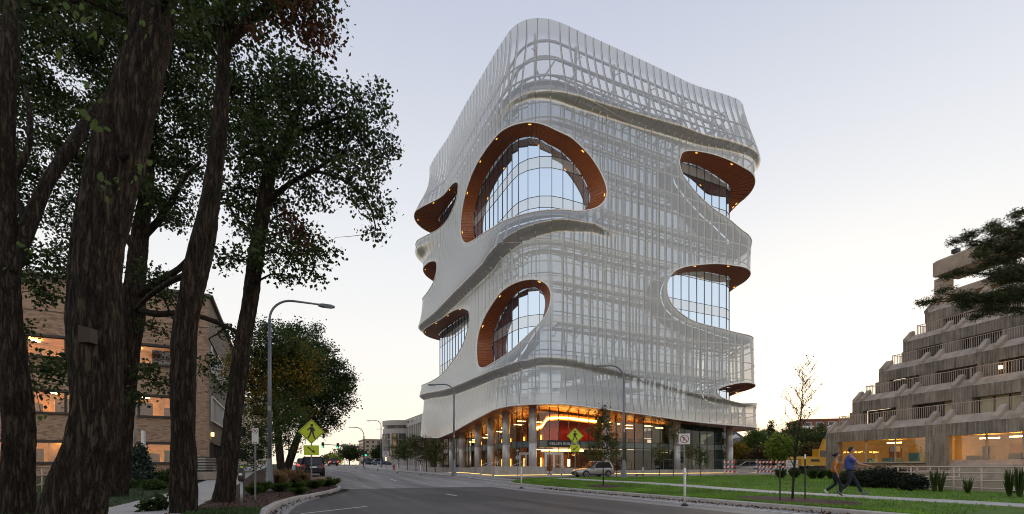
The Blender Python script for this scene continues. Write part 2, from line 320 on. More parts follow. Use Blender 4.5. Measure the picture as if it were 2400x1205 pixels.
# ------------------------------------------------------------------ screen surface
NU = 119*4; DU = PERIM/NU; V0, V1, DZ = 6.0, 56.0, 0.2; NV = int(round((V1-V0)/DZ))
def build_screen():
    ug = -PERIM/2+DU*np.arange(NU+1); vg = V0+DZ*np.arange(NV+1); U, V = np.meshgrid(ug, vg)
    zt = np.interp(U, *ZT); Z = np.where(V > 48, 48+(V-48)*(zt-48)/(V1-48), V)
    S, NX, NZ = open_sd(U, Z, True); zb = np.interp(U, *ZB); Bd = Z-zb
    Fv = np.minimum(S, Bd)
    Fc = (Fv[:-1, :-1]+Fv[1:, :-1]+Fv[:-1, 1:]+Fv[1:, 1:])/4; keep = Fc > 0
    kp = np.zeros(U.shape, int); kr = np.zeros(U.shape, int)
    for a, b in ((0, 0), (1, 0), (0, 1), (1, 1)):
        kp[a:NV+a, b:NU+b] += keep; kr[a:NV+a, b:NU+b] += ~keep
    bd = (kp > 0) & (kr > 0); ob = bd & (np.abs(S) < np.abs(Bd)); bb = bd & ~ob
    U2 = np.where(ob, NX, U); Z2 = np.where(ob, NZ, np.where(bb, zb, Z))
    perf = 0.46*(.25+.75*ss(0.0, 2.4, Z2-zb))*(1-0.72*ss(52.6, 54.4, V))*(0.55+0.45*ss(0, .9, S)) + 0.05
    perf *= 1-.34*ss(-3.5, -9, U2)*ss(53, 49, Z2)
    for lip, amp, h, run in FOLDS:              # the turned-under ledges are of nearly unperforated sheet
        zf = np.interp(U2, [p[0] for p in lip], [p[1] for p in lip]); A = np.interp(U2, [p[0] for p in amp], [p[1] for p in amp], left=0, right=0)
        perf *= 1-.85*ss(.25, .6, A)*ss(.05, -.1, Z2-zf)*ss(-h-.25, -h+.05, Z2-zf)
    D = dscreen(U2, Z2); X = Wv(U2, D, Z2)
    band = np.digitize(vg[:-1]+DZ/2, FL)           # storey of each row of cells
    idx = np.arange(U.size).reshape(U.shape)
    def mesh_of(sel, name):
        j, i = np.where(sel); q = np.stack([idx[j, i], idx[j, i+1], idx[j+1, i+1], idx[j+1, i]], 1)
        un, inv = np.unique(q, return_inverse=True); me = bpy.data.meshes.new(name)
        me.from_pydata(X.reshape(-1, 3)[un].tolist(), [], inv.reshape(-1, 4).tolist()); me.update()
        at = me.attributes.new('perforation', 'FLOAT', 'POINT'); at.data.foreach_set('value', perf.ravel()[un].astype(np.float32))
        me.polygons.foreach_set('use_smooth', [True]*len(me.polygons)); me.materials.append(m_screen); return me
    cand = []
    rest = keep.copy()
    for c in range(119):
        uc = ug[c*4]+2*DU
        if not -37.5 < uc < 35: continue
        for b in range(0, 10):
            rows = np.where(band == b)[0]
            k = keep[rows[0]:rows[-1]+1, c*4:c*4+4].sum()
            if k < 4: continue
            w = W(uc, 2, 20); g, nn = path(uc); dist = math.hypot(w.x, w.y); cosv = -(w.x*nn[0]+w.y*nn[1])/dist
            cand.append((k*cosv/dist**2, c, b, rows))
    cand.sort(key=lambda q: -q[0])
    for _, c, b, rows in cand[:300]:
        sel = np.zeros_like(keep); sel[rows[0]:rows[-1]+1, c*4:c*4+4] = keep[rows[0]:rows[-1]+1, c*4:c*4+4]
        rest &= ~sel
        obj('screen_panel', mesh_of(sel, 'screen_panel'), TW)
    obj('screen_sheet', mesh_of(rest, 'screen_sheet'), TW, 'stuff')
    # ribs (vertical) and rails (horizontal) just behind the sheet
    far = MB()
    for c in range(119):
        i = c*4; u = ug[i]; vis = -38 < u < 36
        mb = MB() if vis else far; run = []
        zs = Z[:, i]
        ok = (Fv[:, i] > 0.0)
        for j in list(range(0, NV+1, 2))+[None]:
            if j is not None and ok[j]: run.append(j); continue
            if len(run) > 1:
                g, n = path(u); tx, ty = -n[1], n[0]; rings = []
                for j2 in run:
                    z = zs[j2]; d = float(D[j2, i])-.03
                    o = lambda a, b: (g[0]+n[0]*(d-b)+tx*a, g[1]+n[1]*(d-b)+ty*a, z)
                    rings.append([o(-.055, 0), o(.055, 0), o(.055, .26), o(-.055, .26)])
                if vis: MB().loft(rings).build('screen_rib', m_rib, TW, fix=False)
                else: mb.loft(rings)
            run = []
    m_seam = M('panel_joint', (0.16, 0.16, 0.155), .6)
    for c in range(119):                        # open joints between neighbouring sheets
        i = c*4; u = ug[i]
        if not -38 < u < 36: continue
        run = []; g, n = path(u); tx, ty = -n[1], n[0]
        for j in list(range(0, NV+1))+[None]:
            if j is not None and Fv[j, i] > 0.0: run.append(j); continue
            if len(run) > 2:
                vs = [];
                for j2 in run:
                    d = float(D[j2, i])+.012; vs += [(g[0]+n[0]*d+tx*a, g[1]+n[1]*d+ty*a, Z[j2, i]) for a in (-.022, .022)]
                MB().add(vs, [(2*q, 2*q+1, 2*q+3, 2*q+2) for q in range(len(run)-1)]).build('screen_joint', m_seam, TW, fix=False)
            run = []
    for k in range(19):
        z = FL[0]-2.43+2.43*k
        if z > 55: break
        mb = MB(); run = []
        us = np.arange(-PERIM/2, PERIM/2, .45); S1 = open_sd(us, np.full(us.shape, z)); b1 = z-np.interp(us, *ZB)
        d1 = dscreen(us, np.full(us.shape, z))
        for q in list(range(len(us)))+[None]:
            if q is not None and S1[q] > 0.05 and b1[q] > 0.1: run.append(q); continue
            if len(run) > 1:
                rings = []
                for a in run:
                    g, n = path(us[a]); o = lambda b, h: (g[0]+n[0]*(d1[a]-.04-b), g[1]+n[1]*(d1[a]-.04-b), z+h)
                    rings.append([o(0, -.045), o(.2, -.045), o(.2, .045), o(0, .045)])
                MB().loft(rings).build('screen_rail', m_rib, TW, fix=False)
            run = []
    far.build('rear_ribs', m_rib, TW, fix=False, kind='stuff')
build_screen()
# ------------------------------------------------------------------ wooden reveals of the openings
def build_reveals():
    for poly in OPD:
        c = poly.mean(0); n = len(poly); d = dscreen(poly[:, 0], poly[:, 1])
        inn = c+(poly-c)*0.93
        A = Wv(poly[:, 0], d, poly[:, 1]); B = Wv(inn[:, 0], np.full(n, .14), inn[:, 1])
        mb = MB(); back = MB()
        ar = float(np.sum(poly[:, 0]*np.roll(poly[:, 1], -1)-np.roll(poly[:, 0], -1)*poly[:, 1])); sg = 1.0 if ar > 0 else -1.0
        for i in range(n):
            k = (i+1) % n; a, b, e, f = (Vector(v) for v in (A[i], A[k], B[k], B[i]))
            nn = (b-a).cross(f-a)
            if nn.length < 1e-6: continue
            nn.normalize(); nn *= sg; o = nn*(0.025 if i % 2 else -0.006)
            lo, hi = .06, .94
            pts = [a.lerp(b, lo)+o, a.lerp(b, hi)+o, f.lerp(e, hi)+o, f.lerp(e, lo)+o]; mb.quad(*pts)
            back.quad(a-nn*.03, b-nn*.03, e-nn*.03, f-nn*.03)
        rv = mb.build('wood_reveal', m_wood, TW, fix=False, kind='stuff'); back.build('reveal_backing', m_mull, rv, fix=False).location = (0, 0, 0)
        rim = MB(); ring = [Vector(v) for v in A]; rim.tube(ring+[ring[0]], .075, 6, False)
        rim.build('opening_rim', m_rim, TW, True, fix=False)
        # small warm downlights let into the upper reveal
        step = max(6, int(6.0/0.22))
        lamp_i = [i for i in range(0, n, step) if poly[i, 1] > c[1]+0.15*(poly[:, 1].max()-c[1]) or abs(poly[i, 0]-c[0]) > .8*np.abs(poly[:, 0]-c[0]).max()]
        for i in lamp_i:
            a, b, e, f = (Vector(v) for v in (A[i], A[(i+2) % n], B[(i+2) % n], B[i]))
            up = (b-a).cross(f-a); up.normalize()
            inner = W(c[0], 1, c[1])
            if up.dot(inner-a) < 0: up = -up
            p = a.lerp(f, .12)+(b-a)*.5+up*.05; x = (b-a).normalized(); y = up.cross(x)
            MB().box(p, (.34, .09, .05), (x, y, up)).build('reveal_light', m_reveal, TW, fix=False)
build_reveals()
# ------------------------------------------------------------------ glass box
def build_glass():
    npn = 95; du = PERIM/npn; us = [-PERIM/2+du*i for i in range(npn+1)]
    vis_mesh = {}
    levels = []                           # (z0, z1, spandrel?)
    for k in range(8):
        levels.append((FL[k], FL[k]+1.4, True)); levels.append((FL[k]+1.4, FL[k+1], False))
    rest = {True: MB(), False: MB()}; cnt = 0
    rr = random.Random(3)
    for i in range(npn):
        a, b = us[i], us[i+1]; um = (a+b)/2
        pa, pb = W(a, 0, 0), W(b, 0, 0); x = (pb-pa).normalized(); nrm = Vector((x.y, -x.x, 0))
        for z0, z1, sp in levels:
            near = -36 < um < 36 and float(open_sd(np.array([um]), np.array([(z0+z1)/2]))[0]) < 1.0
            if near and cnt < 290:
                h = z1-z0; key = (sp, round((pb-pa).length, 2))
                if key not in vis_mesh:
                    L = (pb-pa).length-.05
                    vis_mesh[key] = MB().box((0, 0, 0), (L, .03, h-.05)).mesh('pane', m_spandrel if sp else m_glass)
                o = obj('pane', vis_mesh[key], TW); c = (pa+pb)/2; o.location = (c.x-C0[0], c.y-C0[1], (z0+z1)/2)
                o.rotation_euler = (rr.gauss(0, .0022), 0, math.atan2(x.y, x.x)+rr.gauss(0, .0025)); cnt += 1
            else:
                rest[sp].quad(Vector((pa.x, pa.y, z0)), Vector((pb.x, pb.y, z0)), Vector((pb.x, pb.y, z1)), Vector((pa.x, pa.y, z1)))
        mb = MB().box(Vector((pa.x, pa.y, (FL[0]+FL[8])/2))+nrm*.03, (.042, .1, FL[8]-FL[0]), rz=math.atan2(x.y, x.x))
        if -38 < a < 36: mb.build('mullion', m_mull, TW, fix=False)
        else: rest.setdefault('m', MB()).add(mb.v, mb.f)
    rest[True].build('spandrel_glazing', m_spandrel, TW, fix=False, kind='stuff'); rest[False].build('vision_glazing', m_glass, TW, fix=False, kind='stuff')
    rest['m'].build('rear_mullions', m_mull, TW, fix=False, kind='stuff')
    for z in sorted({q for l in levels for q in l[:2]}):
        ring = []
        for u in us:
            p, q = W(u, .05, z), W(u, -.02, z); ring.append([p-Vector((0, 0, .024)), p+Vector((0, 0, .024)), q+Vector((0, 0, .024)), q-Vector((0, 0, .024))])
        MB().loft(ring, True, False).build('transom', m_mull, TW, fix=False)
    for k, z in enumerate(FL):            # slabs, each with an edge walkway that carries the screen
        th = .35 if k else .12; pl = [W(u, -.25, z-th+(0 if k else .15)) for u in us[:-1]]
        MB().prism(pl, (0, 0, th)).build('floor_slab', m_slab, TW)
        cw = MB(); run = []
        uu = np.arange(-PERIM/2, PERIM/2, .6); s1 = np.minimum(open_sd(uu, np.full(uu.shape, z)), open_sd(uu, np.full(uu.shape, z+.8)))
        d1 = dscreen(uu, np.full(uu.shape, z))
        for q in list(range(len(uu)))+[None]:
            if q is not None and s1[q] > .5 and z-np.interp(uu[q], *ZB) > .2: run.append(q); continue
            if len(run) > 1:
                rings = [[W(uu[a], .7, z-.1), W(uu[a], 1.35, z-.1), W(uu[a], 1.35, z+.06), W(uu[a], .7, z+.06)] for a in run]; cw.loft(rings)
                for a in run[::5]:
                    cw.bar(W(uu[a], .05, z-.15), W(uu[a], float(d1[a])-.2, z-.05), .12, .2)
                    cw.bar(W(uu[a], .05, z-1.3), W(uu[a], float(d1[a])-.3, z-.15), .07, .09)
            run = []
        if cw.v: cw.build('walkway', m_catwalk, TW, fix=False)
build_glass()
# ------------------------------------------------------------------ roof: open steelwork, plant room
def build_roof():
    z0 = FL[8]; us = [-33+6.0*i for i in range(12)]
    for u in [q*6.0 for q in range(-11, 12)]:
        ztop = float(np.interp(u, *ZT))-.8
        MB().bar(W(u, -.6, z0), W(u, -.6, ztop), .32, .32).build('roof_post', m_topsteel, TW, fix=False)
        MB().bar(W(u, -.5, z0+.3), W(u+3, -.5, z0+4.2), .16, .16).build('roof_brace', m_topsteel, TW, fix=False)
        MB().bar(W(u, -.5, z0+5.3), W(u, float(dscreen(np.array(u), np.array(z0+5.3)))-.3, z0+4.6), .12, .12).build('roof_strut', m_topsteel, TW, fix=False)
        MB().bar(W(u, -.6, z0+3.4), W(u, -4.6, z0+3.6), .2, .28).build('roof_arm', m_topsteel, TW, fix=False)
    for dz, d, w in ((2.2, -.6, .2), (4.4, -.6, .3), (6.4, -.55, .22), (3.5, -4.6, .3)):
        ring = []
        for i in range(120):
            u = -PERIM/2+PERIM*i/119
            ring.append([W(u, d-w/2, z0+dz-w/2), W(u, d+w/2, z0+dz-w/2), W(u, d+w/2, z0+dz+w/2), W(u, d-w/2, z0+dz+w/2)])
        MB().loft(ring, True, False).build('roof_beam', m_topsteel, TW, fix=False)
    for u in [q*6.0 for q in range(-11, 12)]:
        MB().bar(W(u, -4.6, z0), W(u, -4.6, z0+3.6), .25, .25).build('roof_post', m_topsteel, TW, fix=False)
    pl = [W(-PERIM/2+PERIM*i/60, -8.5, z0) for i in range(60)]
    MB().prism(pl, (0, 0, 4.6)).build('plant_room', m_pent, TW)
    c = W(14, -6.6, z0); MB().box(c+Vector((0, 0, 2.4)), (7, 3, 4.8), rz=math.atan2(DR.y, DR.x)).build('cooling_unit', m_pent, TW)
    lv = MB()
    for k in range(8): lv.box(c+Vector((0, 0, .8+k*.3))-DL*1.55, (1.8, .06, .12), rz=math.atan2(DR.y, DR.x))
    lv.build('vent_louvres', m_dark, TW, fix=False, kind='stuff')
    pr = MB(); ring = [[W(-PERIM/2+PERIM*i/100, q, z0+h) for q, h in ((-.3, 0), (.1, 0), (.1, 1.1), (-.3, 1.1))] for i in range(101)]
    pr.loft(ring, True, False).build('roof_parapet', m_pent, TW, fix=False)
build_roof()
# ------------------------------------------------------------------ ground floor of the tower
m_lglass = GLASS('lobby_glass', (0.02, 0.025, 0.025), 0.05, 0.96, 0.01, (0.9, 0.95, 0.95), (0.78, 0.75, 0.70))
m_dglass = GLASS('dark_lobby_glass', (0.02, 0.035, 0.032), 0.05, 0.55, 0.01, (0.9, 0.95, 0.95), (0.42, 0.50, 0.47))
m_sglass = M('green_spandrel', (0.14, 0.18, 0.17), 0.25)
m_lwood = M('lobby_timber', (0.34, 0.135, 0.04), 0.5, 0, 0.3, 1.2, stretch=(1, 1, .15))
m_lceil = M('lobby_ceiling', (0.50, 0.24, 0.08), 0.5, 0, 0.1, 2)
m_red = M('red_wall', (0.50, 0.022, 0.02), 0.5)
m_tan = M('tan_wall', (0.34, 0.18, 0.06), 0.7, 0, .08, 1)
m_brownw = M('brown_wall', (0.10, 0.045, 0.035), 0.6)
m_darkw = M('dark_wall', (0.028, 0.032, 0.03), 0.7)
m_lfloor = M('lobby_floor', (0.22, 0.20, 0.18), 0.35, 0, .1, 2)
m_doorf = M('door_frame', (0.58, 0.60, 0.62), 0.4, 0.5)
m_strip = EM('cove_light', (1.0, 0.50, 0.10), 34.0)
m_slot = EM('wall_light', (1.0, 0.48, 0.08), 3.5)
m_ceilamp = EM('office_and_fill_lamp', (1.0, 0.56, 0.17), 26.0)
zbf = lambda u: float(np.interp(u, *ZB))
ZF = 0.45
def build_lobby():
    us = [-35.4+1.5*i for i in range(47)]
    # timber soffit between the foot of the screen and the lobby ceiling, in boards
    sb = MB(); cb = MB(); uu = np.arange(-PERIM/2, PERIM/2+.01, PERIM/220)
    for a, b in zip(uu[:-1], uu[1:]):
        lo = a+(b-a)*.04
        q = []
        for u in (lo, b):
            ds = float(dscreen(np.array(u), np.array(zbf(u)))); q += [W(u, ds-.02, zbf(u)+.03), W(u, -.5, zbf(u)+.12)]
        sb.quad(q[0], q[1], q[3], q[2])
        cb.quad(W(a, -.5, zbf(a)+.14), W(b, -.5, zbf(b)+.14), W(b, -9, zbf(b)+.10), W(a, -9, zbf(a)+.10))
    sb.build('soffit_boards', m_wood, TW, fix=False, kind='stuff'); cb.build('lobby_ceiling', m_lceil, TW, fix=False)
    rim = MB().tube([W(u, float(dscreen(np.array(u), np.array(zbf(u)))), zbf(u)) for u in uu], .09, 6, False); rim.build('screen_hem', m_rim, TW, True, fix=False)
    MB().prism([W(-PERIM/2+PERIM*i/90, -.3, .1) for i in range(90)], (0, 0, ZF-.1)).build('lobby_floor', m_lfloor, TW)
    for u in (-34.3, -27.1, -21.8, -14.9, -9.9, -4.8, 0, 10, 22.1, 32.5, 41, 50, 60, -43, -52, -62):
        c = W(u, .35, 0); h = zbf(u)+.4
        col = MB().lathe(c, [(.5, .2), (.5, 4.1), (.485, 4.11), (.485, 4.14), (.5, 4.15), (.5, h)], 24).build('column', m_conc_col, TW, True)
        for p in col.data.polygons: p.use_smooth = abs(p.normal.z) < .5
    for i in range(46):
        a, b = us[i], us[i+1]; pa, pb = W(a, -.75, 0), W(b, -.75, 0); um = (a+b)/2; x = (pb-pa).normalized(); rz = math.atan2(x.y, x.x); L = (pb-pa).length-.05
        door = (-2.9 < um < -.4) or (1.2 < um < 4.4)
        for z0, z1, mt in ((ZF, 3.7, m_dglass if um > 15.5 else m_lglass), (3.75, 4.5, m_sglass), (4.55, (zbf(a)+zbf(b))/2+.1, m_dglass if um > 22 else m_lglass)):
            if door and z0 < 1: z0 = 2.95
            MB().box((pa+pb)/2+Vector((0, 0, (z0+z1)/2)), (L, .03, z1-z0), rz=rz).build('lobby_pane', mt, TW, fix=False)
        MB().box(Vector((pa.x, pa.y, (ZF+zbf(a)+.1)/2)), (.07, .14, zbf(a)+.1-ZF), rz=rz).build('lobby_mullion', m_mull, TW, fix=False)
    for z in (3.72, 4.52):
        MB().loft([[W(u, -.70, z-.03), W(u, -.82, z-.03), W(u, -.82, z+.03), W(u, -.70, z+.03)] for u in us], True, True).build('lobby_transom', m_mull, TW, fix=False)
    def wall(name, u0, u1, d, z0, z1, mt, n=12):
        mb = MB().loft([[W(u0+(u1-u0)*i/n, d, z0), W(u0+(u1-u0)*i/n, d, z1), W(u0+(u1-u0)*i/n, d-.2, z1), W(u0+(u1-u0)*i/n, d-.2, z0)] for i in range(n+1)]); return mb.build(name, mt, TW)
    wall('inner_wall', -36, -5.5, -6.5, ZF, 8.6, m_lwood, 24)
    wall('red_wall', 1.2, 11.4, -4.1, 4.55, 7.2, m_red, 24)
    wall('inner_wall', 5.6, 12, -6.55, 4.55, 8.6, m_tan, 8)
    wall('inner_wall', 5.6, 15, -6.4, ZF, 3.7, m_brownw, 8)
    wall('inner_wall', 12, 22, -6.5, 4.55, 8.6, m_tan, 4)
    wall('inner_wall', 15, 34, -5.2, ZF, 3.7, m_darkw, 4); wall('inner_wall', 22, 34, -4.5, 4.5, 8.6, m_darkw, 4)
    for u in (-30, -24.4, -20.9, -17.5, -12.8, -7.5):
        for z, h in ((1.9, 1.2), (5.4, .7)):
            MB().box(W(u, -6.3, z), (.13, .16, h), rz=math.atan2(DL.y, DL.x)).build('wall_light', m_slot, TW, fix=False)
        for q in range(3):
            MB().box(W(u+1.0+q*.9, -6.35, 4.2), (.12, .2, 7.4), rz=math.atan2(DL.y, DL.x)).build('wall_batten', m_brownw, TW, fix=False)
    
    MB().loft([[W(u, -1.0, 3.78), W(u, -4.2, 3.78), W(u, -4.2, 4.48), W(u, -1.0, 4.48)] for u in np.linspace(-3, 33, 30)]).build('mezzanine_floor', m_lfloor, TW)
    w = wall('room_divider', 12.6, 12.7, -1.2, 4.55, 8.3, m_tan, 1)
    MB().bar(W(12.7, -1.1, 6.4), W(12.9, -6, 6.4), .15, 3.7).build('room_divider', m_tan, TW)
    zr = lambda u: float(np.interp(u, [-5, -3, -1, .3, 1.5, 3, 5, 7, 9, 11.2], [6.0, 6.15, 6.3, 6.35, 6.8, 7.35, 7.6, 7.6, 7.45, 7.35]))
    MB().loft([[W(u, -3.3, zr(u)), W(u, -3.45, zr(u)), W(u, -3.45, zr(u)+.22), W(u, -3.3, zr(u)+.22)] for u in np.linspace(-5, 11.2, 40)]).build('ribbon_light', m_strip, TW)
    MB().loft([[W(u, -3.46, zr(u)-.2), W(u, -3.8, zr(u)-.2), W(u, -3.8, zr(u)+.6), W(u, -3.46, zr(u)+.6)] for u in np.linspace(-5, 11.2, 40)]).build('ribbon_bulkhead', m_lceil, TW)
    MB().loft([[W(u, -2.4, 3.28), W(u, -2.75, 3.28), W(u, -2.75, 3.48), W(u, -2.4, 3.48)] for u in np.linspace(.6, 8.5, 20)]).build('cove_light', m_strip, TW)
    for u, d, z in ((14.2, -3, 7.3), (-26, -3, 5.6), (-23, -2.4, 5.8), (-20, -3, 6), (-17, -2.4, 6.3), (-14, -3, 6.6), (-11, -2.4, 6.9), (-8, -3, 7.2), (-6, -2.4, 7.5), (12.3, -2.2, 7.4), (22, -3, 7), (16.6, -3.2, 7.2), (17.6, -4.4, 6.9), (20, -3, 7.2), (24, -4, 3.5), (-2.4, -3.4, 7.2), (-2, -3, 3.6)):
        MB().box(W(u, d, z-.1), (1.3, .16, .06), rz=math.atan2(DR.y, DR.x)).build('ceiling_and_fill_lamp', m_ceilamp, TW, fix=False)  # room lamps, plus extra ones added to brighten the lobby
    for u, z in ((16, 4.5), (18, 4.5), (20.5, 4.5), (19, ZF), (25, ZF), (28, ZF)):      # desks and counters
        d = MB().box(W(u, -3.3, z+.72), (1.8, .8, .05), rz=math.atan2(DR.y, DR.x))
        for q in (-.8, .8): d.box(W(u+q, -3.3, z+.36), (.06, .7, .7), rz=math.atan2(DR.y, DR.x))
        d.build('desk', m_brownw, TW)
    # doors
    def door(u0, u1):
        pa, pb = W(u0, -.62, 0), W(u1, -.62, 0); x = (pb-pa).normalized(); L = (pb-pa).length; rz = math.atan2(x.y, x.x); up = Vector((0, 0, 1))
        fr = MB()
        for k in (0, L): fr.box(pa+x*k+up*1.7, (.16, .2, 2.5), rz=rz)
        fr.box(pa+x*(L/2)+up*2.98, (L+.16, .21, .16), rz=rz)
        f = fr.build('door_frame', m_doorf, TW, fix=False)
        for k in (.27, .73):
            c = pa+x*(L*k)+up*1.68; w = L*.46-.04; lf = MB()
            for e in (-1, 1): lf.box(c+x*(e*(w/2-.06)), (.12, .07, 2.42), rz=rz)
            lf.box(c-up*1.09, (w-.24, .069, .24), rz=rz); lf.box(c+up*1.15, (w-.24, .069, .12), rz=rz)
            leaf = lf.build('door_leaf', m_doorf, TW, fix=False)
            pane = MB().box(c, (w-.2, .02, 2.2), rz=rz).build('door_glass', m_lglass, leaf, fix=False); pane.location = (0, 0, 0)
            n = Vector((x.y, -x.x, 0)); h = MB().tube([c+n*.1+x*(.3*(1 if k < .5 else -1))-up*.45, c+n*.1+x*(.3*(1 if k < .5 else -1))+up*.45], .02, 6).build('door_handle', m_steel, leaf, fix=False); h.location = (0, 0, 0)
    door(-2.75, -.5); door(1.45, 4.1)
    # name board, address, lit panel
    pa, pb = W(1.2, -.52, 0), W(6.6, -.52, 0); x = (pb-pa).normalized(); n = Vector((x.y, -x.x, 0)); rz = math.atan2(x.y, x.x)
    c = (pa+pb)/2+n*.75; c.z = 4.12
    MB().box(c, (4.5, .12, .82), rz=rz).build('name_board', m_dark, TW)
    def text(s, size, pos, mt, nm, sp=1.0):
        cu = bpy.data.curves.new(nm, 'FONT'); cu.body = s; cu.size = size; cu.align_x = 'CENTER'; cu.align_y = 'CENTER'; cu.extrude = .015; cu.space_character = sp
        o = bpy.data.objects.new(nm, cu); dg = bpy.context.evaluated_depsgraph_get(); COL.objects.link(o); dg.update()
        me = bpy.data.meshes.new_from_object(o.evaluated_get(dg)); bpy.data.objects.remove(o); me.materials.clear(); me.materials.append(mt)
        q = obj(nm, me, TW); q.rotation_euler = (math.radians(90), 0, rz); q.location = pos-Vector((C0[0], C0[1], 0))
    text('KELLEN BUILDING', .44, c+n*.075, m_white, 'name_lettering', 1.15)
    text('305 4th Avenue SW', .24, W(3.0, -.66, 3.35)+n*.05, m_white, 'address_lettering')
    MB().box(W(5.0, -.6, 1.75), (.35, .05, .9), rz=rz).build('lit_panel', EM('lit_panel', (1, .8, .45), 1.5), TW)
build_lobby()
# ------------------------------------------------------------------ ground, streets, kerbs
m_soil = M('far_ground', (0.06, 0.065, 0.03), 0.95, 0, .3, .2)
def paved(name, base, joint, su, sv, ang, var=0.12, scale=1.2, stain=(0.7, 0.9), rough=.85):
    """concrete or asphalt with fine aggregate, broad stains along the traffic, sawn joints su x sv metres"""
    m = bpy.data.materials.new(name); m.use_nodes = True; n = m.node_tree.nodes; l = m.node_tree.links; b = n['Principled BSDF']; b.inputs['Roughness'].default_value = rough
    tcn = n.new('ShaderNodeTexCoord'); mp = n.new('ShaderNodeMapping'); mp.inputs['Rotation'].default_value = (0, 0, -ang); l.new(tcn.outputs['Object'], mp.inputs[0])
    n1 = n.new('ShaderNodeTexNoise'); n1.inputs['Scale'].default_value = scale; n1.inputs['Detail'].default_value = 8; n1.inputs['Roughness'].default_value = .7; l.new(mp.outputs[0], n1.inputs['Vector'])
    m2 = n.new('ShaderNodeMapping'); m2.inputs['Scale'].default_value = (1.0, .06, 1); l.new(mp.outputs[0], m2.inputs[0])
    n2 = n.new('ShaderNodeTexNoise'); n2.inputs['Scale'].default_value = .9; n2.inputs['Detail'].default_value = 5; l.new(m2.outputs[0], n2.inputs['Vector'])
    r1 = n.new('ShaderNodeMapRange'); r1.inputs[1].default_value = .3; r1.inputs[2].default_value = .7; r1.inputs[3].default_value = 1-var; r1.inputs[4].default_value = 1+var; l.new(n1.outputs[0], r1.inputs[0])
    r2 = n.new('ShaderNodeMapRange'); r2.inputs[1].default_value = .35; r2.inputs[2].default_value = .65; r2.inputs[3].default_value = stain[0]; r2.inputs[4].default_value = stain[1]+.25; l.new(n2.outputs[0], r2.inputs[0])
    n3 = n.new('ShaderNodeTexNoise'); n3.inputs['Scale'].default_value = 60; n3.inputs['Detail'].default_value = 3; l.new(mp.outputs[0], n3.inputs['Vector'])
    r3 = n.new('ShaderNodeMapRange'); r3.inputs[1].default_value = .3; r3.inputs[2].default_value = .7; r3.inputs[3].default_value = .78; r3.inputs[4].default_value = 1.22; l.new(n3.outputs[0], r3.inputs[0])
    a = n.new('ShaderNodeMath'); a.operation = 'MULTIPLY'; l.new(r1.outputs[0], a.inputs[0]); l.new(r2.outputs[0], a.inputs[1])
    a2 = n.new('ShaderNodeMath'); a2.operation = 'MULTIPLY'; l.new(a.outputs[0], a2.inputs[0]); l.new(r3.outputs[0], a2.inputs[1]); last = a2
    # hairline cracks
    vo = n.new('ShaderNodeTexVoronoi'); vo.feature = 'DISTANCE_TO_EDGE'; vo.inputs['Scale'].default_value = .22
    dm = n.new('ShaderNodeMix'); dm.data_type = 'VECTOR'; dm.inputs[0].default_value = .12; l.new(mp.outputs[0], dm.inputs[4]); l.new(n1.outputs['Color'], dm.inputs[5]); l.new(dm.outputs[1], vo.inputs['Vector'])
    cr = n.new('ShaderNodeMapRange'); cr.inputs[1].default_value = 0; cr.inputs[2].default_value = .006; cr.inputs[3].default_value = .55; cr.inputs[4].default_value = 1; l.new(vo.outputs[0], cr.inputs[0])
    a4 = n.new('ShaderNodeMath'); a4.operation = 'MULTIPLY'; l.new(last.outputs[0], a4.inputs[0]); l.new(cr.outputs[0], a4.inputs[1]); last = a4
    if joint:
        br = n.new('ShaderNodeTexBrick'); br.offset = 0; br.inputs['Scale'].default_value = 1; br.inputs['Brick Width'].default_value = su; br.inputs['Row Height'].default_value = sv
        br.inputs['Mortar Size'].default_value = .02; br.inputs['Color1'].default_value = (1, 1, 1, 1); br.inputs['Color2'].default_value = (.93, .93, .93, 1); br.inputs['Mortar'].default_value = (.5, .5, .5, 1); l.new(mp.outputs[0], br.inputs['Vector'])
        a3 = n.new('ShaderNodeMath'); a3.operation = 'MULTIPLY'; l.new(last.outputs[0], a3.inputs[0]); l.new(br.outputs['Color'], a3.inputs[1]); last = a3
    mu = n.new('ShaderNodeVectorMath'); mu.operation = 'SCALE'; mu.inputs[0].default_value = base; l.new(last.outputs[0], mu.inputs['Scale']); l.new(mu.outputs[0], b.inputs['Base Color'])
    bp = n.new('ShaderNodeBump'); bp.inputs['Strength'].default_value = .35; bp.inputs['Distance'].default_value = .01; l.new(n3.outputs[0], bp.inputs['Height']); l.new(bp.outputs[0], b.inputs['Normal'])
    return m
ANG = math.atan2(DR.y, DR.x)
m_asph = paved('asphalt', (0.066, 0.060, 0.058), False, 1, 1, ANG, .22, .5, (.62, 1.1), .75)
m_conc = paved('road_concrete', (0.275, 0.26, 0.25), True, 3.9, 4.6, ANG, .16, .8, (.6, .95))
m_walk = paved('pavement_concrete', (0.38, 0.36, 0.345), True, 1.5, 1.5, ANG, .10, 1.0, (.85, .95))
m_kerb = M('kerb_concrete', (0.40, 0.375, 0.345), .85, 0, .22, 2.0, .2, 30)
m_slab_w = M('pavement_slab', (0.43, 0.41, 0.39), .85, 0, .12, 1.5, .15, 40)
m_line = M('road_paint', (0.62, 0.61, 0.58), .7, 0, .12, 6)
m_mulch = M('bark_mulch', (0.028, 0.014, 0.010), .95, 0, 0, 14, .9, 40, (0.085, 0.045, 0.028))
m_lawn = M('lawn_soil', (0.085, 0.155, 0.016), .95, 0, .35, 3, .6, 60)
m_grass = M('grass_blades', (0.13, 0.25, 0.02), .7, 0, .5, .55)
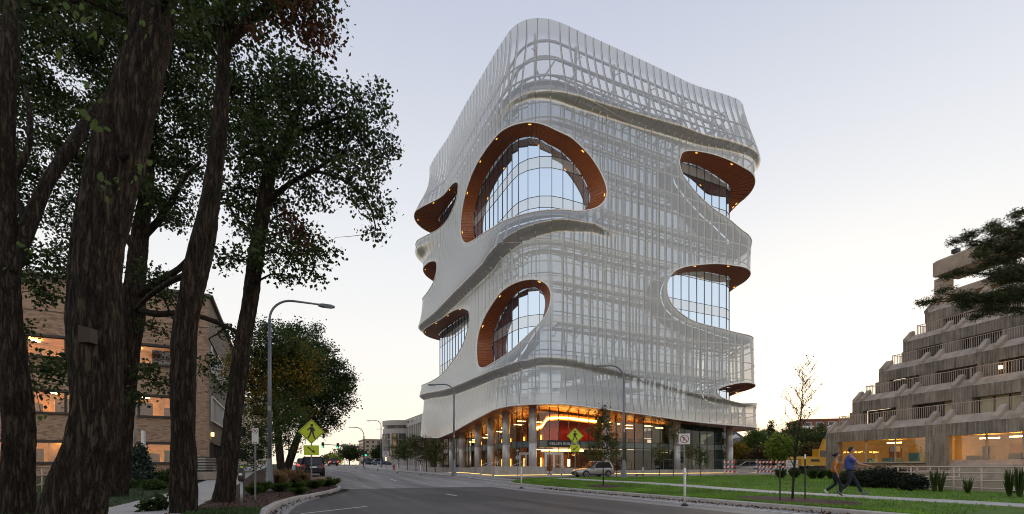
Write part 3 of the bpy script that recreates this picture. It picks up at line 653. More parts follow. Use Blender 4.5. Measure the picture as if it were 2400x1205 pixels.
SL = ([-40, 8, 15.4, 18.5, 21.2, 25, 27.7, 29.5, 31, 32.3, 33.5, 200], [-.4, -.4, -.38, -.05, .6, 2.1, 2.9, 3.1, 2.7, 1.6, 1.1, 1.1])
sL = lambda t: float(np.interp(t, *SL))
def sheet(name, ss_, ts, zf, mat, kind='structure'):
    vs = [ST(s(t) if callable(s) else s, t, zf(s(t) if callable(s) else s, t)) for t in ts for s in ss_]; n = len(ss_)
    fs = [(j*n+i, j*n+i+1, (j+1)*n+i+1, (j+1)*n+i) for j in range(len(ts)-1) for i in range(n-1)]
    o = MB().add(vs, fs).build(name, mat); o['kind'] = kind; return o
def rng(a, b, st): n = max(1, int(math.ceil((b-a)/st))); return [a+(b-a)*i/n for i in range(n+1)]
sheet('ground', [-900, -500, -250, -120, -60, -30, -12, 0, 15, 40, 80, 160, 320, 700, 1400], rng(-60, 30, 15)+rng(40, 200, 10)+[230, 260, 300, 340, 380, 420, 600, 1000, 2000], lambda s, t: hz(s, t)-.06, m_soil)
sheet('street', [-3, 0, 3, 5.5, 8, 10, 12, 14.5, 17, 20, 23], rng(-25, 200, 2.5), lambda s, t: hz(s, t), m_conc)
sheet('cross_street', rng(23, 130, 4), rng(30, 47, 2), lambda s, t: hz(s, t), m_conc)
sheet('asphalt', [lambda t: sL(t)+.55, 1.5, 4, 7, 9.5, 11.9], rng(-25, 28.3, 1.3), lambda s, t: hz(s, t)+.005, m_asph)
# painted lines
def stripe(s0, t0, s1, t1, w=.11, name='lane_marking'):
    n = max(1, int(math.hypot(s1-s0, t1-t0)/2)); a = Vector((s0, t0)); b = Vector((s1, t1)); d = (b-a).normalized(); x = Vector((-d.y, d.x))*(w/2); rings = []
    mb = MB(); pts = []
    for i in range(n+1):
        c = a.lerp(b, i/n)
        for q in (c-x, c+x): pts.append(ST(q.x, q.y, hz(q.x, q.y)+.010))
    mb.add(pts, [(2*i, 2*i+1, 2*i+3, 2*i+2) for i in range(n)]); o = mb.build(name, m_line); o['kind'] = 'structure'
stripe(13.25, -20, 13.25, 32.5, .10); stripe(11.5, 31, 11.5, 160, .10); stripe(13.1, 46, 13.1, 150, .10)
stripe(.5, 15.0, 2.6, 16.8, .10)
for k in range(12): stripe(7.7, 36+k*9.0, 7.7, 38.4+k*9.0, .13)
stripe(7.2, 21.0, 7.2, 22.6, .12)
stripe(15.5, 34.6, 15.9, 43.2, .14); stripe(18.2, 34.0, 18.6, 43.2, .14)
m_tar = M('crack_sealant', (0.018, 0.017, 0.017), .5)
def tar(pts, w=.045):
    r = random.Random(len(pts)); P2 = []
    for (a, b), (c, d) in zip(pts[:-1], pts[1:]):
        n = max(2, int(math.hypot(c-a, d-b)/.5)); P2 += [(a+(c-a)*i/n+r.gauss(0, .03), b+(d-b)*i/n+r.gauss(0, .03)) for i in range(n)]
    mb = MB(); vs = []
    for s, t in P2:
        k = w*r.uniform(.5, 1.3)
        vs += [ST(s-k/2, t-k/3, hz(s, t)+.009), ST(s+k/2, t+k/3, hz(s, t)+.009)]
    o = mb.add(vs, [(2*i, 2*i+1, 2*i+3, 2*i+2) for i in range(len(P2)-1)]).build('tar_seam', m_tar); o['kind'] = 'structure'
sheet('asphalt_patch', [5.2, 6.5, 8.0], rng(17.2, 22.6, 1.3), lambda s, t: hz(s, t)+.0075, paved('patch_asphalt', (0.045, 0.042, 0.041), False, 1, 1, ANG, .2, .8, (.75, 1.0), .75))
tar([(4.6, 6), (4.5, 14), (4.7, 21), (4.6, 28)]); tar([(1.2, 19.5), (4.6, 20.3), (8.1, 19.8), (11.8, 20.4)]); tar([(8.6, 9), (8.4, 15), (8.7, 24)]); tar([(4.6, 13), (6.4, 13.6), (8.4, 13.1)]); tar([(9.2, 25), (11.0, 25.4), (11.8, 25.2)])
# raised ground: kerb stones, beds, lawns, pavements
def kerb_run(pts, name_label=None, h=.15, w=.17, st=2.4):
    k = bpy.data.objects.new('kerb', None); COL.objects.link(k); k['kind'] = 'structure'
    P2 = [Vector(p) for p in pts]; L = [0]
    for a, b in zip(P2[:-1], P2[1:]): L.append(L[-1]+(b-a).length)
    def at(q):
        return Vector((float(np.interp(q, L, [p.x for p in P2])), float(np.interp(q, L, [p.y for p in P2]))))
    n = int(L[-1]/st)
    for i in range(n):
        rings = []
        for j in range(5):
            q = (i+j/4)*L[-1]/n; q = min(max(q, i*L[-1]/n+.012), (i+1)*L[-1]/n-.012)
            c = at(q); d = (at(min(q+.05, L[-1]))-at(max(q-.05, 0))).normalized(); x = Vector((d.y, -d.x))      # right of travel = carriageway side
            z = hz(c.x, c.y); r = []
            for off, zz in ((.0, -.05), (.0, h-.03), (-.035, h), (-w, h), (-w, -.05)):
                e = c+x*off; r.append(ST(e.x, e.y, z+zz))
            rings.append(r)
        MB().loft(rings).build('kerb_stone', m_kerb, k)
kerb_run([(sL(t), t) for t in rng(8, 34, .8)]+[(1.1, t) for t in rng(36, 120, 4)])
arc = [(17.3+3*math.cos(a), 30+3*math.sin(a)) for a in [math.pi-math.pi/2*i/8 for i in range(9)]]
arc = [(a, b) for a, b in arc]
kerb_run([(60, 33), (45, 33), (30, 33), (22, 33)]+list(reversed(arc))+[(14.3, t) for t in rng(28, 2, -2) or []] if False else [(70, 33), (45, 33), (30, 33), (22, 33)]+list(reversed(arc))+[(14.3, 27), (14.3, 20), (14.3, 12), (14.3, 4)])
arc2 = [(18.3+4*math.cos(a), 47.6+4*math.sin(a)) for a in [-math.pi/2-math.pi/2*i/8 for i in range(9)]]
kerb_run(([(14.3, 130), (14.3, 90), (14.3, 60)]+list(reversed(arc2))+[(24, 43.6), (40, 43.6), (70, 43.6)]))
LZ = lambda s, t: hz(s, t)+.145+smooth(14.6, 18.3, s)*(.11+.13*smooth(13, 22, t))
def lawn_grid():
    S = [14.45, 15, 15.8, 16.6, 17.3, 18, 19.5, 21, 23, 26, 30, 36, 44, 55, 70]; T = rng(-10, 26, 2)+[27.5, 29, 30, 30.8, 31.6, 32.3, 32.85]
    pts = []
    for t in T:
        for s in S:
            if s < 17.3 and t > 30:
                v = Vector((s-17.3, t-30)); m = max(abs(v.x)/2.85, abs(v.y)/2.85)
                if m > 1e-6: v = v.normalized()*2.85*m
                s2, t2 = 17.3+v.x, 30+v.y
            else: s2, t2 = s, t
            pts.append(ST(s2, t2, LZ(s2, t2)))
    n = len(S); fs = [(j*n+i, j*n+i+1, (j+1)*n+i+1, (j+1)*n+i) for j in range(len(T)-1) for i in range(n-1)]
    o = MB().add(pts, fs).build('lawn', m_lawn, smooth_=True); o['kind'] = 'structure'
lawn_grid()
def blades(name, n, region, zf, h, mat, rnd, label, cat):
    """many grass blades as one carpet"""
    v = np.zeros((n, 3, 3)); k = 0
    while k < n:
        s, t = region(rnd)
        if s is None: continue
        p = ST(s, t, zf(s, t)); a = rnd.uniform(0, 6.283); hh = h*rnd.uniform(.6, 1.3); w = .014*h/.06*rnd.uniform(.7, 1.3)
        c, d = math.cos(a)*w, math.sin(a)*w; lx, ly = rnd.gauss(0, .35)*hh, rnd.gauss(0, .35)*hh
        v[k, 0] = (p.x-c, p.y-d, p.z-.005); v[k, 1] = (p.x+c, p.y+d, p.z-.005); v[k, 2] = (p.x+lx, p.y+ly, p.z+hh); k += 1
    me = bpy.data.meshes.new(name); me.from_pydata(v.reshape(-1, 3).tolist(), [], np.arange(n*3).reshape(-1, 3).tolist()); me.update(); me.materials.append(mat)
    o = obj(name, me, None, 'stuff'); tag(o, label, cat); return o
mul = [(15.9, 10.9, 1.0, 2.2), (16.0, 21.9, .8, 1.5)]          # bark mulch rings in the verge: s, t, rs, rt
def lawn_region(r):
    t = 6+26.5*r.random()**.8; s = 14.55+40*r.random()**2.2
    if 17.95 < s < 19.55 and t < 30.5: return None, None
    if s < 17.3 and t > 30 and (s-17.3)**2+(t-30)**2 > 2.75**2: return None, None
    if any(((s-a)/c)**2+((t-b)/d)**2 < 1 for a, b, c, d in mul): return None, None
    return s, t
blades('lawn_grass', 90000, lawn_region, LZ, .07, m_grass, random.Random(5), 'short mown green grass beside the pavement', 'grass')
for i, (a, b, c, d) in enumerate(mul):
    pts = [(a+c*math.cos(q)*(1+.08*math.sin(5*q)), b+d*math.sin(q)) for q in [6.2832*k/28 for k in range(28)]]
    ctr = ST(a, b, LZ(a, b)+.07); mb = MB(); mb.add([ctr]+[ST(x, y, LZ(x, y)+.012) for x, y in pts], [(0, k+1, (k+1) % 28+1) for k in range(28)])
    o = mb.build('mulch_ring', m_mulch, smooth_=True); o['kind'] = 'structure'
def slab_walk(name, s0, s1, t0, t1, zf, L=1.5):
    w = bpy.data.objects.new(name, None); COL.objects.link(w); w['kind'] = 'structure'; n = int((t1-t0)/L)
    for i in range(n):
        a, b = t0+i*L+.01, t0+(i+1)*L-.01; dz = RND.uniform(-.004, .004)
        MB().loft([[ST(s0, q, zf(s0, q)-.06+dz), ST(s1, q, zf(s1, q)-.06+dz), ST(s1, q, zf(s1, q)+.02+dz), ST(s0, q, zf(s0, q)+.02+dz)] for q in (a, b)]).build('paving_slab', m_slab_w, w)
slab_walk('sidewalk', 18.0, 19.5, 4, 31, LZ)
# left verge
BZ = lambda s, t: hz(s, t)+.14+.10*smooth(0, -3, s-sL(t)) if False else hz(s, t)+.14+.08*(1-smooth(-3, -.3, s-sL(t)))
sheet('planting_bed', [-2.2, -1.7, -1.2, lambda t: max(-1.0, sL(t)-.9), lambda t: sL(t)-.165], rng(8, 60, 1), BZ, m_mulch)
slab_walk('sidewalk', -4.3, -2.2, 8, 110, lambda s, t: hz(s, t)+.2, 1.8)
m_lawn2 = M('shaded_lawn', (0.022, 0.045, 0.008), .95, 0, .35, 3, .6, 60)  # darkened copy of the lawn colour, tree shade painted in
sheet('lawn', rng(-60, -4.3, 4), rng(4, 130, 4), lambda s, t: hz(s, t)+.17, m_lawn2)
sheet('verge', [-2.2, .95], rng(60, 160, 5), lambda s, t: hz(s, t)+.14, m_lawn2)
# building side pavement
def plaza():
    S = [14.5, 15.5, 16.9, 18.3, 22, 26, 32, 40, 55, 75, 110]; T = [43.8, 44.5, 45.5, 46.6, 47.6, 50, 54, 60, 70, 80, 95, 120]; pts = []
    for t in T:
        for s in S:
            s2, t2 = s, t
            if s < 18.3 and t < 47.6:
                v = Vector((s-18.3, t-47.6)); m = max(abs(v.x)/3.8, abs(v.y)/3.8)
                if m > 1e-6: v = v.normalized()*3.8*m
                s2, t2 = 18.3+v.x, 47.6+v.y
            pts.append(ST(s2, t2, hz(s2, t2)+.148))
    n = len(S); MBo = MB().add(pts, [(j*n+i, j*n+i+1, (j+1)*n+i+1, (j+1)*n+i) for j in range(len(T)-1) for i in range(n-1)]).build('pavement', m_walk); MBo['kind'] = 'structure'
plaza()
# ------------------------------------------------------------------ stone planter walls with a light line at the foot
m_stone = M('planter_stone', (0.40, 0.36, 0.315), .8, 0, .25, 1.6, .15, 30, stretch=(1, 1, .35))
m_led = EM('led_line', (1.0, 0.62, 0.18), 2.6)
def planter(label, pts, h, led=True, th=.35, soil=None):
    """pts: (s,t) corners of one straight or angled wall"""
    a0 = ST(*pts[0]); a0.z = hz(*pts[0])+.15
    o = thing('planter_wall', label, 'wall', a0, world=True, group=None)
    for (s0, t0), (s1, t1) in zip(pts[:-1], pts[1:]):
        L = math.hypot(s1-s0, t1-t0); n = max(1, int(L/1.5))
        for i in range(n):
            f0, f1 = (i+.006)/n, (i+1-.006)/n
            a = ST(s0+(s1-s0)*f0, t0+(t1-t0)*f0); b = ST(s0+(s1-s0)*f1, t0+(t1-t0)*f1)
            zb_ = min(hz(s0, t0), hz(s1, t1))+.15; zt_ = zb_+h; d = (b-a).normalized(); nx = Vector((-d.y, d.x, 0))
            a.z = b.z = (zb_+.09+zt_)/2
            MB().bar(a, b, th, zt_-zb_-.09).build('stone_slab', m_stone, o)
        a = ST(s0, t0, zb_+.03); b = ST(s1, t1, zb_+.03); MB().bar(a, b, th-.12, .12).build('plinth', m_dark, o)
        if led:
            d = (b-a).normalized(); x = d.cross(Vector((0, 0, 1)))*(th/2-.03)
            MB().bar(a+x+Vector((0, 0, .045)), b+x+Vector((0, 0, .045)), .03, .03).build('light_line', m_led, o)
    return o
planter('pale stone planter wall in front of the tower entrance, corner piece with a glowing foot line', [(19.3, 47.6), (19.3, 44.9), (25.4, 44.9)], .98)
planter('short pale stone planter wall beside the steps, left of the tower entrance', [(20.2, 53.2), (20.2, 49.8)], .85)
planter('long low stone planter wall along the left flank of the tower', [(21.4, 92), (21.4, 54.4)], .75)
planter('low stone planter wall under the right flank of the tower, behind the parked silver car', [(33.0, 46.6), (60, 46.6)], .55)
planter('short lit stone planter wall right of the tower doors', [(28.0, 47.8), (28.0, 46.0), (30.0, 46.0)], .8)
# steps between the walls, with handrails
st = thing('entrance_steps', 'concrete entrance steps with glowing lamp between the stone planter walls', 'steps', ST(20.6, 48.7, hz(20.6, 48.7)+.15), world=True)
for k in range(3):
    MB().box(ST(20.0+.4*k+.9, 48.7, hz(20, 48.7)+.15+.08+.14*k), (2.2-.4*k, 2.0, .14), rz=ANG).build('step', m_slab_w, st)
MB().box(ST(20.15, 49.6, hz(20, 48.7)+.55), (.3, .06, .14), rz=ANG).build('step_lamp', m_warm, st)
def handrail(label, p0, p1, h=.95, posts=2, mat=None, group=None):
    o = thing('handrail', label, 'handrail', p0, world=True, group=group); up = Vector((0, 0, h))
    r = MB().tube([p0+up*.75, p0+up, p1+up, p1+up*.75], .025, 8).build('top_rail', mat or m_steel, o, True, fix=False)
    for i in range(posts):
        q = p0.lerp(p1, (i+.15)/(posts-.7)) if posts > 1 else (p0+p1)/2
        MB().tube([q, q+up], .022, 6).build('post', mat or m_steel, o, True, fix=False)
    return o
m_rail_l = M('brushed_rail', (.62, .58, .52), .4, .5)
for k, (s0, t0, s1) in enumerate(((19.7, 49.7, 21.4), (19.7, 47.7, 21.2), (21.9, 46.2, 23.4))):
    handrail(('steel handrail beside the glowing step lamp of the tower', 'steel handrail right at the corner planter wall of the tower', 'short steel handrail behind the middle of the corner planter wall')[k], ST(s0, t0, hz(s0, t0)+.2), ST(s1, t0+.1, hz(s0, t0)+.7), mat=m_rail_l)
handrail('steel handrail with lit posts just left of the parked silver car', ST(28.3, 45.8, hz(28, 45.8)+.15), ST(28.3, 48.4, hz(28, 48)+.5), mat=m_rail_l)
# ------------------------------------------------------------------ brick building on the left
m_bricks = [M('buff_brick', (0.47, 0.325, 0.225), .85, 0, .12, 8, .2, 60), M('tan_brick', (0.40, 0.265, 0.18), .85, 0, .12, 8, .2, 60), M('brown_brick', (0.30, 0.185, 0.13), .85, 0, .12, 8, .2, 60)]
m_mortar = M('mortar', (0.26, 0.22, 0.18), .95, 0, .1, 6)
m_winframe = M('dark_window_frame', (0.035, 0.03, 0.028), .5)
m_coping = M('metal_coping', (0.10, 0.085, 0.07), .6)
m_wglass = GLASS('office_glass', (0.02, 0.02, 0.02), 0.06, 0.93, 0.01, (0.9, 0.92, 0.95))
m_room = M('glowing_room', (0.55, 0.31, 0.09), .8, 0, .45, 1.1)
m_roomd = M('room_furniture', (0.20, 0.12, 0.05), .8, 0, .4, 1.5)
m_roomk = M('dark_cabinet', (.05, .03, .02), .7)
m_troffer = EM('room_lamp', (1.0, 0.54, 0.14), 60.0)
def brick_facade(parent, base, X, L, Z0, Z1, holes, n_obj, order, bw=.30, bh=.10, proud=.025, seed=1):
    """bricks laid in running bond on a wall; X unit along the wall, n outward; holes (x0,x1,z0,z1)"""
    nrm = Vector((X.y, -X.x, 0)); rz = math.atan2(X.y, X.x); r = random.Random(seed); cells = []
    nz = int((Z1-Z0)/bh)
    for j in range(nz):
        z = Z0+(j+.5)*bh; off = (j % 2)*bw/2
        for i in range(int(L/bw)):
            x = (i+.5)*bw+off
            if x+bw/2 > L: continue
            if any(a-bw*.4 < x < b+bw*.4 and c-bh*.4 < z < d+bh*.4 for a, b, c, d in holes): continue
            cells.append((x, z))
    cells.sort(key=order)
    mats = [[], [], []]
    me3 = []
    for q in range(3):
        me3.append(MB().box((0, 0, 0), (bw-.016, proud*2, bh-.014)).mesh('brick', m_bricks[q]))
    rest = MB(); fm = []
    for k, (x, z) in enumerate(cells):
        q = r.choice((0, 0, 0, 1, 1, 2)); c = base+X*x+nrm*r.uniform(-.006, .004); c.z = z
        if k < n_obj:
            o = obj('brick', me3[q], parent); o.location = (c-Vector(parent['_w'])) if parent.get('_w') else c; o.rotation_euler = (0, 0, rz)
        else:
            a, b, h = X*((bw-.016)/2), nrm*proud, Vector((0, 0, (bh-.014)/2))
            vs = [c-a-h+b, c+a-h+b, c+a+h+b, c-a+h+b, c-a-h, c+a-h, c+a+h, c-a+h]
            rest.add(vs, [(0, 1, 2, 3), (4, 5, 1, 0), (3, 2, 6, 7), (4, 0, 3, 7), (1, 5, 6, 2)]); fm += [q]*5
    me = rest.mesh('brickwork', m_bricks[0]); me.materials.append(m_bricks[1]); me.materials.append(m_bricks[2]); me.polygons.foreach_set('material_index', fm)
    obj('brickwork', me, parent, 'stuff')
def glow(m, col, e):
    b = m.node_tree.nodes['Principled BSDF']; b.inputs['Emission Color'].default_value = (*col, 1); b.inputs['Emission Strength'].default_value = e
glow(m_room, (1.0, .50, .11), .10)  # room walls and some furniture emit faintly, standing in for lamp light
def room(parent, base, X, x0, x1, z0, z1, depth, mat, lamps=True, seed=0, dens=1.0):
    """a lit interior behind a window band"""
    r = random.Random(seed); inn = Vector((-X.y, X.x, 0)); p = lambda x, d, z: Vector((base.x+X.x*x+inn.x*d, base.y+X.y*x+inn.y*d, z))
    mb = MB(); mb.quad(p(x0, depth, z0), p(x1, depth, z0), p(x1, depth, z1), p(x0, depth, z1)); mb.quad(p(x0, .05, z0), p(x1, .05, z0), p(x1, depth, z0), p(x0, depth, z0)); mb.quad(p(x0, .05, z1), p(x1, .05, z1), p(x1, depth, z1), p(x0, depth, z1))
    mb.quad(p(x0, .05, z0), p(x0, depth, z0), p(x0, depth, z1), p(x0, .05, z1)); mb.quad(p(x1, .05, z0), p(x1, depth, z0), p(x1, depth, z1), p(x1, .05, z1))
    mb.build('room', mat, parent, fix=False)
    x = x0+.6
    while lamps and x < x1-.8:
        MB().bar(p(x, depth*.35, z1-.12), p(x+r.uniform(.2, .5), depth*.35+1.2, z1-.12), .14, .05).build('room_lamp', m_troffer, parent); x += r.uniform(1.9, 3.2)/dens
    x = x0+.3
    while x < x1-.7:
        w = r.uniform(.3, 1.3); h = r.choice((.45, .6, .8, .95))*(z1-z0)*r.uniform(.75, 1)
        MB().box(p(x+w/2, depth*r.uniform(.25, .9), z0+h/2), (w, .4, h), rz=math.atan2(X.y, X.x)).build('room_furniture', r.choice((m_roomd, m_roomd, m_room, m_roomk)), parent); x += w+r.uniform(.05, .7)
def brick_building():
    Pc = Vector((-23.8, 38.0, 0)); L1, L2, H, Z0 = 15.0, 27.0, 14.6, .3
    X1 = DR.copy(); B1 = Pc-DR*L1                         # front runs from far left to the corner
    o = thing('brick_building', 'buff brick office building with long lit window bands behind the street trees', 'building', Pc, world=True)
    bands = [(1.6, 3.05), (5.1, 6.6), (9.0, 10.4)]; xe = L1-2.3
    holes = [(0, xe, a, b) for a, b in bands]
    wall = MB(); n1 = Vector((X1.y, -X1.x, 0))
    prev = Z0-.3
    for a, b in bands+[(H, H)]:
        c = B1+X1*(L1/2)-n1*.2; c.z = (prev+a)/2; wall.box(c, (L1-.02, .4, a-prev), rz=ANG); prev = b
    for a, b in bands:
        c = B1+X1*(xe+(L1-xe)/2)-n1*.2; c.z = (a+b)/2; wall.box(c, (L1-xe-.02, .4, b-a), rz=ANG)
    wall.build('wall', m_mortar, o)
    brick_facade(o, B1, X1, L1, Z0, H-.3, holes, 280, lambda q: (q[0] < xe, abs(q[1]-5.5)-q[0]*.2))
    for i, (a, b) in enumerate(bands):
        room(o, B1, X1, 0, xe, a-.5, b+.3, 5.0, m_room, True, i+3, 1.0 if i else .6)
        MB().bar(B1+Vector((0, 0, a-.03))+n1*.06, B1+X1*xe+Vector((0, 0, a-.03))+n1*.06, .3, .14).build('sill', m_winframe, o)
        MB().bar(B1+Vector((0, 0, b+.06))+n1*.05, B1+X1*xe+Vector((0, 0, b+.06))+n1*.05, .2, .16).build('lintel', m_winframe, o)
        x = 0; k = 0
        while x < xe-.1:
            w = min(2.1, xe-x); p = B1+X1*(x+w/2)-n1*.12; p.z = (a+b)/2
            f = MB(); 
            for e in (-1, 1): f.box(p+X1*(e*(w/2-.03)), (.08, .12, b-a), rz=ANG)
            f.box(p+Vector((0, 0, (b-a)/2-.03)), (w-.14, .119, .06), rz=ANG); f.box(p-Vector((0, 0, (b-a)/2-.03)), (w-.14, .119, .06), rz=ANG)
            wn_ = f.build('window', m_winframe, o, fix=False); g = MB().box(p, (w-.1, .02, b-a-.06), rz=ANG).build('pane', m_wglass, wn_, fix=False); g.location = (0, 0, 0); x += w; k += 1
    MB().bar(B1+Vector((0, 0, H+.1)), Pc+Vector((0, 0, H+.1))+DR*.06, .5, .22).build('coping', m_coping, o)
    MB().bar(B1+Vector((0, 0, 12.2))+n1*.03, Pc-DR*.1+Vector((0, 0, 12.2))+n1*.03, .06, .07).build('string_course', m_coping, o)
    # street side: shade put into its darker brick colour, white-framed ribbon windows
    n2 = DR.copy(); A2 = angS = math.atan2(DL.y, DL.x)
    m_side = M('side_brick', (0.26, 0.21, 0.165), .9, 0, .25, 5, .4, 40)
    m_white2 = M('white_window_frame', (.72, .70, .66), .5)
    hs = [(.8, 12.5, 1.5, 3.2), (.8, 12.5, 5.0, 6.9), (.8, 12.5, 8.9, 10.9)]
    w2 = MB(); prev = Z0-.3
    for _, _, a, b in hs+[(0, 0, H, H)]:
        c = Pc+DL*(L2/2+.01)-n2*.2; c.z = (prev+a)/2; w2.box(c, (L2, .4, a-prev), rz=A2); prev = b
    for _, _, a, b in hs:
        for x0, x1 in ((0, .8), (12.5, L2)):
            c = Pc+DL*((x0+x1)/2+.01)-n2*.2; c.z = (a+b)/2; w2.box(c, (x1-x0, .4, b-a), rz=A2)
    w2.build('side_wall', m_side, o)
    for x0, x1, a, b in hs:
        p = lambda x, z, d=.05: Pc+DL*x+n2*d+Vector((0, 0, z))
        f = MB().bar(p(x0, a), p(x1, a), .24, .12).bar(p(x0, b), p(x1, b), .24, .12).bar(p(x0, a-.05), p(x0, b+.05), .235, .12).bar(p(x1, a-.05), p(x1, b+.05), .235, .12)
        fr = f.build('ribbon_window', m_white2 if a > 2 else m_winframe, o)
        for k in range(13):
            q = x0+(x1-x0)*(k+.5)/13; MB().bar(p(q, a, .02), p(q, b, .02), .14, .10).build('window_post', m_white2 if a > 2 else m_winframe, o)
        g = MB().bar(p(x0, (a+b)/2, -.1), p(x1, (a+b)/2, -.1), .02, b-a).build('pane', M('dim_glass', (.03, .03, .035), .08), fr); g.location = (0, 0, 0)
    MB().bar(Pc+Vector((0, 0, H+.1)), Pc+DL*L2+Vector((0, 0, H+.1)), .5, .22).build('coping', m_coping, o)
    MB().prism([B1-n1*.4+Vector((0, 0, H-.3)), Pc-n1*.4-DR*.4+Vector((0, 0, H-.3)), Pc+DL*L2-DR*.4+Vector((0, 0, H-.3)), B1+DL*L2+Vector((0, 0, H-.3))], (0, 0, .2)).build('roof', m_coping, o)
    MB().box(Pc+DL*.9+n2*.15+Vector((0, 0, 3.9)), (.12, .16, .3), rz=A2).build('wall_lamp', m_warm_soft, o)
brick_building()
# ------------------------------------------------------------------ terraced concrete building on the right
def board_concrete():
    m = bpy.data.materials.new('board_marked_concrete'); m.use_nodes = True; n = m.node_tree.nodes; l = m.node_tree.links; b = n['Principled BSDF']; b.inputs['Roughness'].default_value = .9
    tcn = n.new('ShaderNodeTexCoord'); mp = n.new('ShaderNodeMapping'); mp.inputs['Scale'].default_value = (7, 7, .45); l.new(tcn.outputs['Object'], mp.inputs[0])
    a = n.new('ShaderNodeTexNoise'); a.inputs['Scale'].default_value = 1; a.inputs['Detail'].default_value = 4; l.new(mp.outputs[0], a.inputs['Vector'])
    c = n.new('ShaderNodeTexNoise'); c.inputs['Scale'].default_value = .5; c.inputs['Detail'].default_value = 6; c.inputs['Roughness'].default_value = .7; l.new(tcn.outputs['Object'], c.inputs['Vector'])
    r = n.new('ShaderNodeValToRGB'); r.color_ramp.elements[0].position = .3; r.color_ramp.elements[0].color = (.125, .107, .088, 1); r.color_ramp.elements[1].position = .7; r.color_ramp.elements[1].color = (.31, .26, .215, 1); l.new(a.outputs[0], r.inputs[0])
    r2 = n.new('ShaderNodeMapRange'); r2.inputs[1].default_value = .3; r2.inputs[2].default_value = .7; r2.inputs[3].default_value = .72; r2.inputs[4].default_value = 1.6; l.new(c.outputs[0], r2.inputs[0])
    mu = n.new('ShaderNodeVectorMath'); mu.operation = 'SCALE'; l.new(r.outputs[0], mu.inputs[0]); l.new(r2.outputs[0], mu.inputs['Scale']); l.new(mu.outputs[0], b.inputs['Base Color'])
    bp = n.new('ShaderNodeBump'); bp.inputs['Strength'].default_value = .5; bp.inputs['Distance'].default_value = .03; l.new(a.outputs[0], bp.inputs['Height']); l.new(bp.outputs[0], b.inputs['Normal']); return m
m_bconc = board_concrete()
m_sconc = M('smooth_concrete', (0.42, 0.35, 0.29), .9, 0, .25, 1.2, .2, 20)
m_railp = M('painted_railing', (0.50, 0.40, 0.33), .5)
m_cream = M('cream_blind', (0.62, 0.55, 0.36), .8, 0, .05, 2)
TO = Vector((32.2, 48.0, 0)); TX = Vector((0.186, -0.982, 0)).normalized(); TI = Vector((-TX.y, TX.x, 0)); TA = math.atan2(TX.y, TX.x)
def TP(a, b, z): return TO+TX*a+TI*b+Vector((0, 0, z))
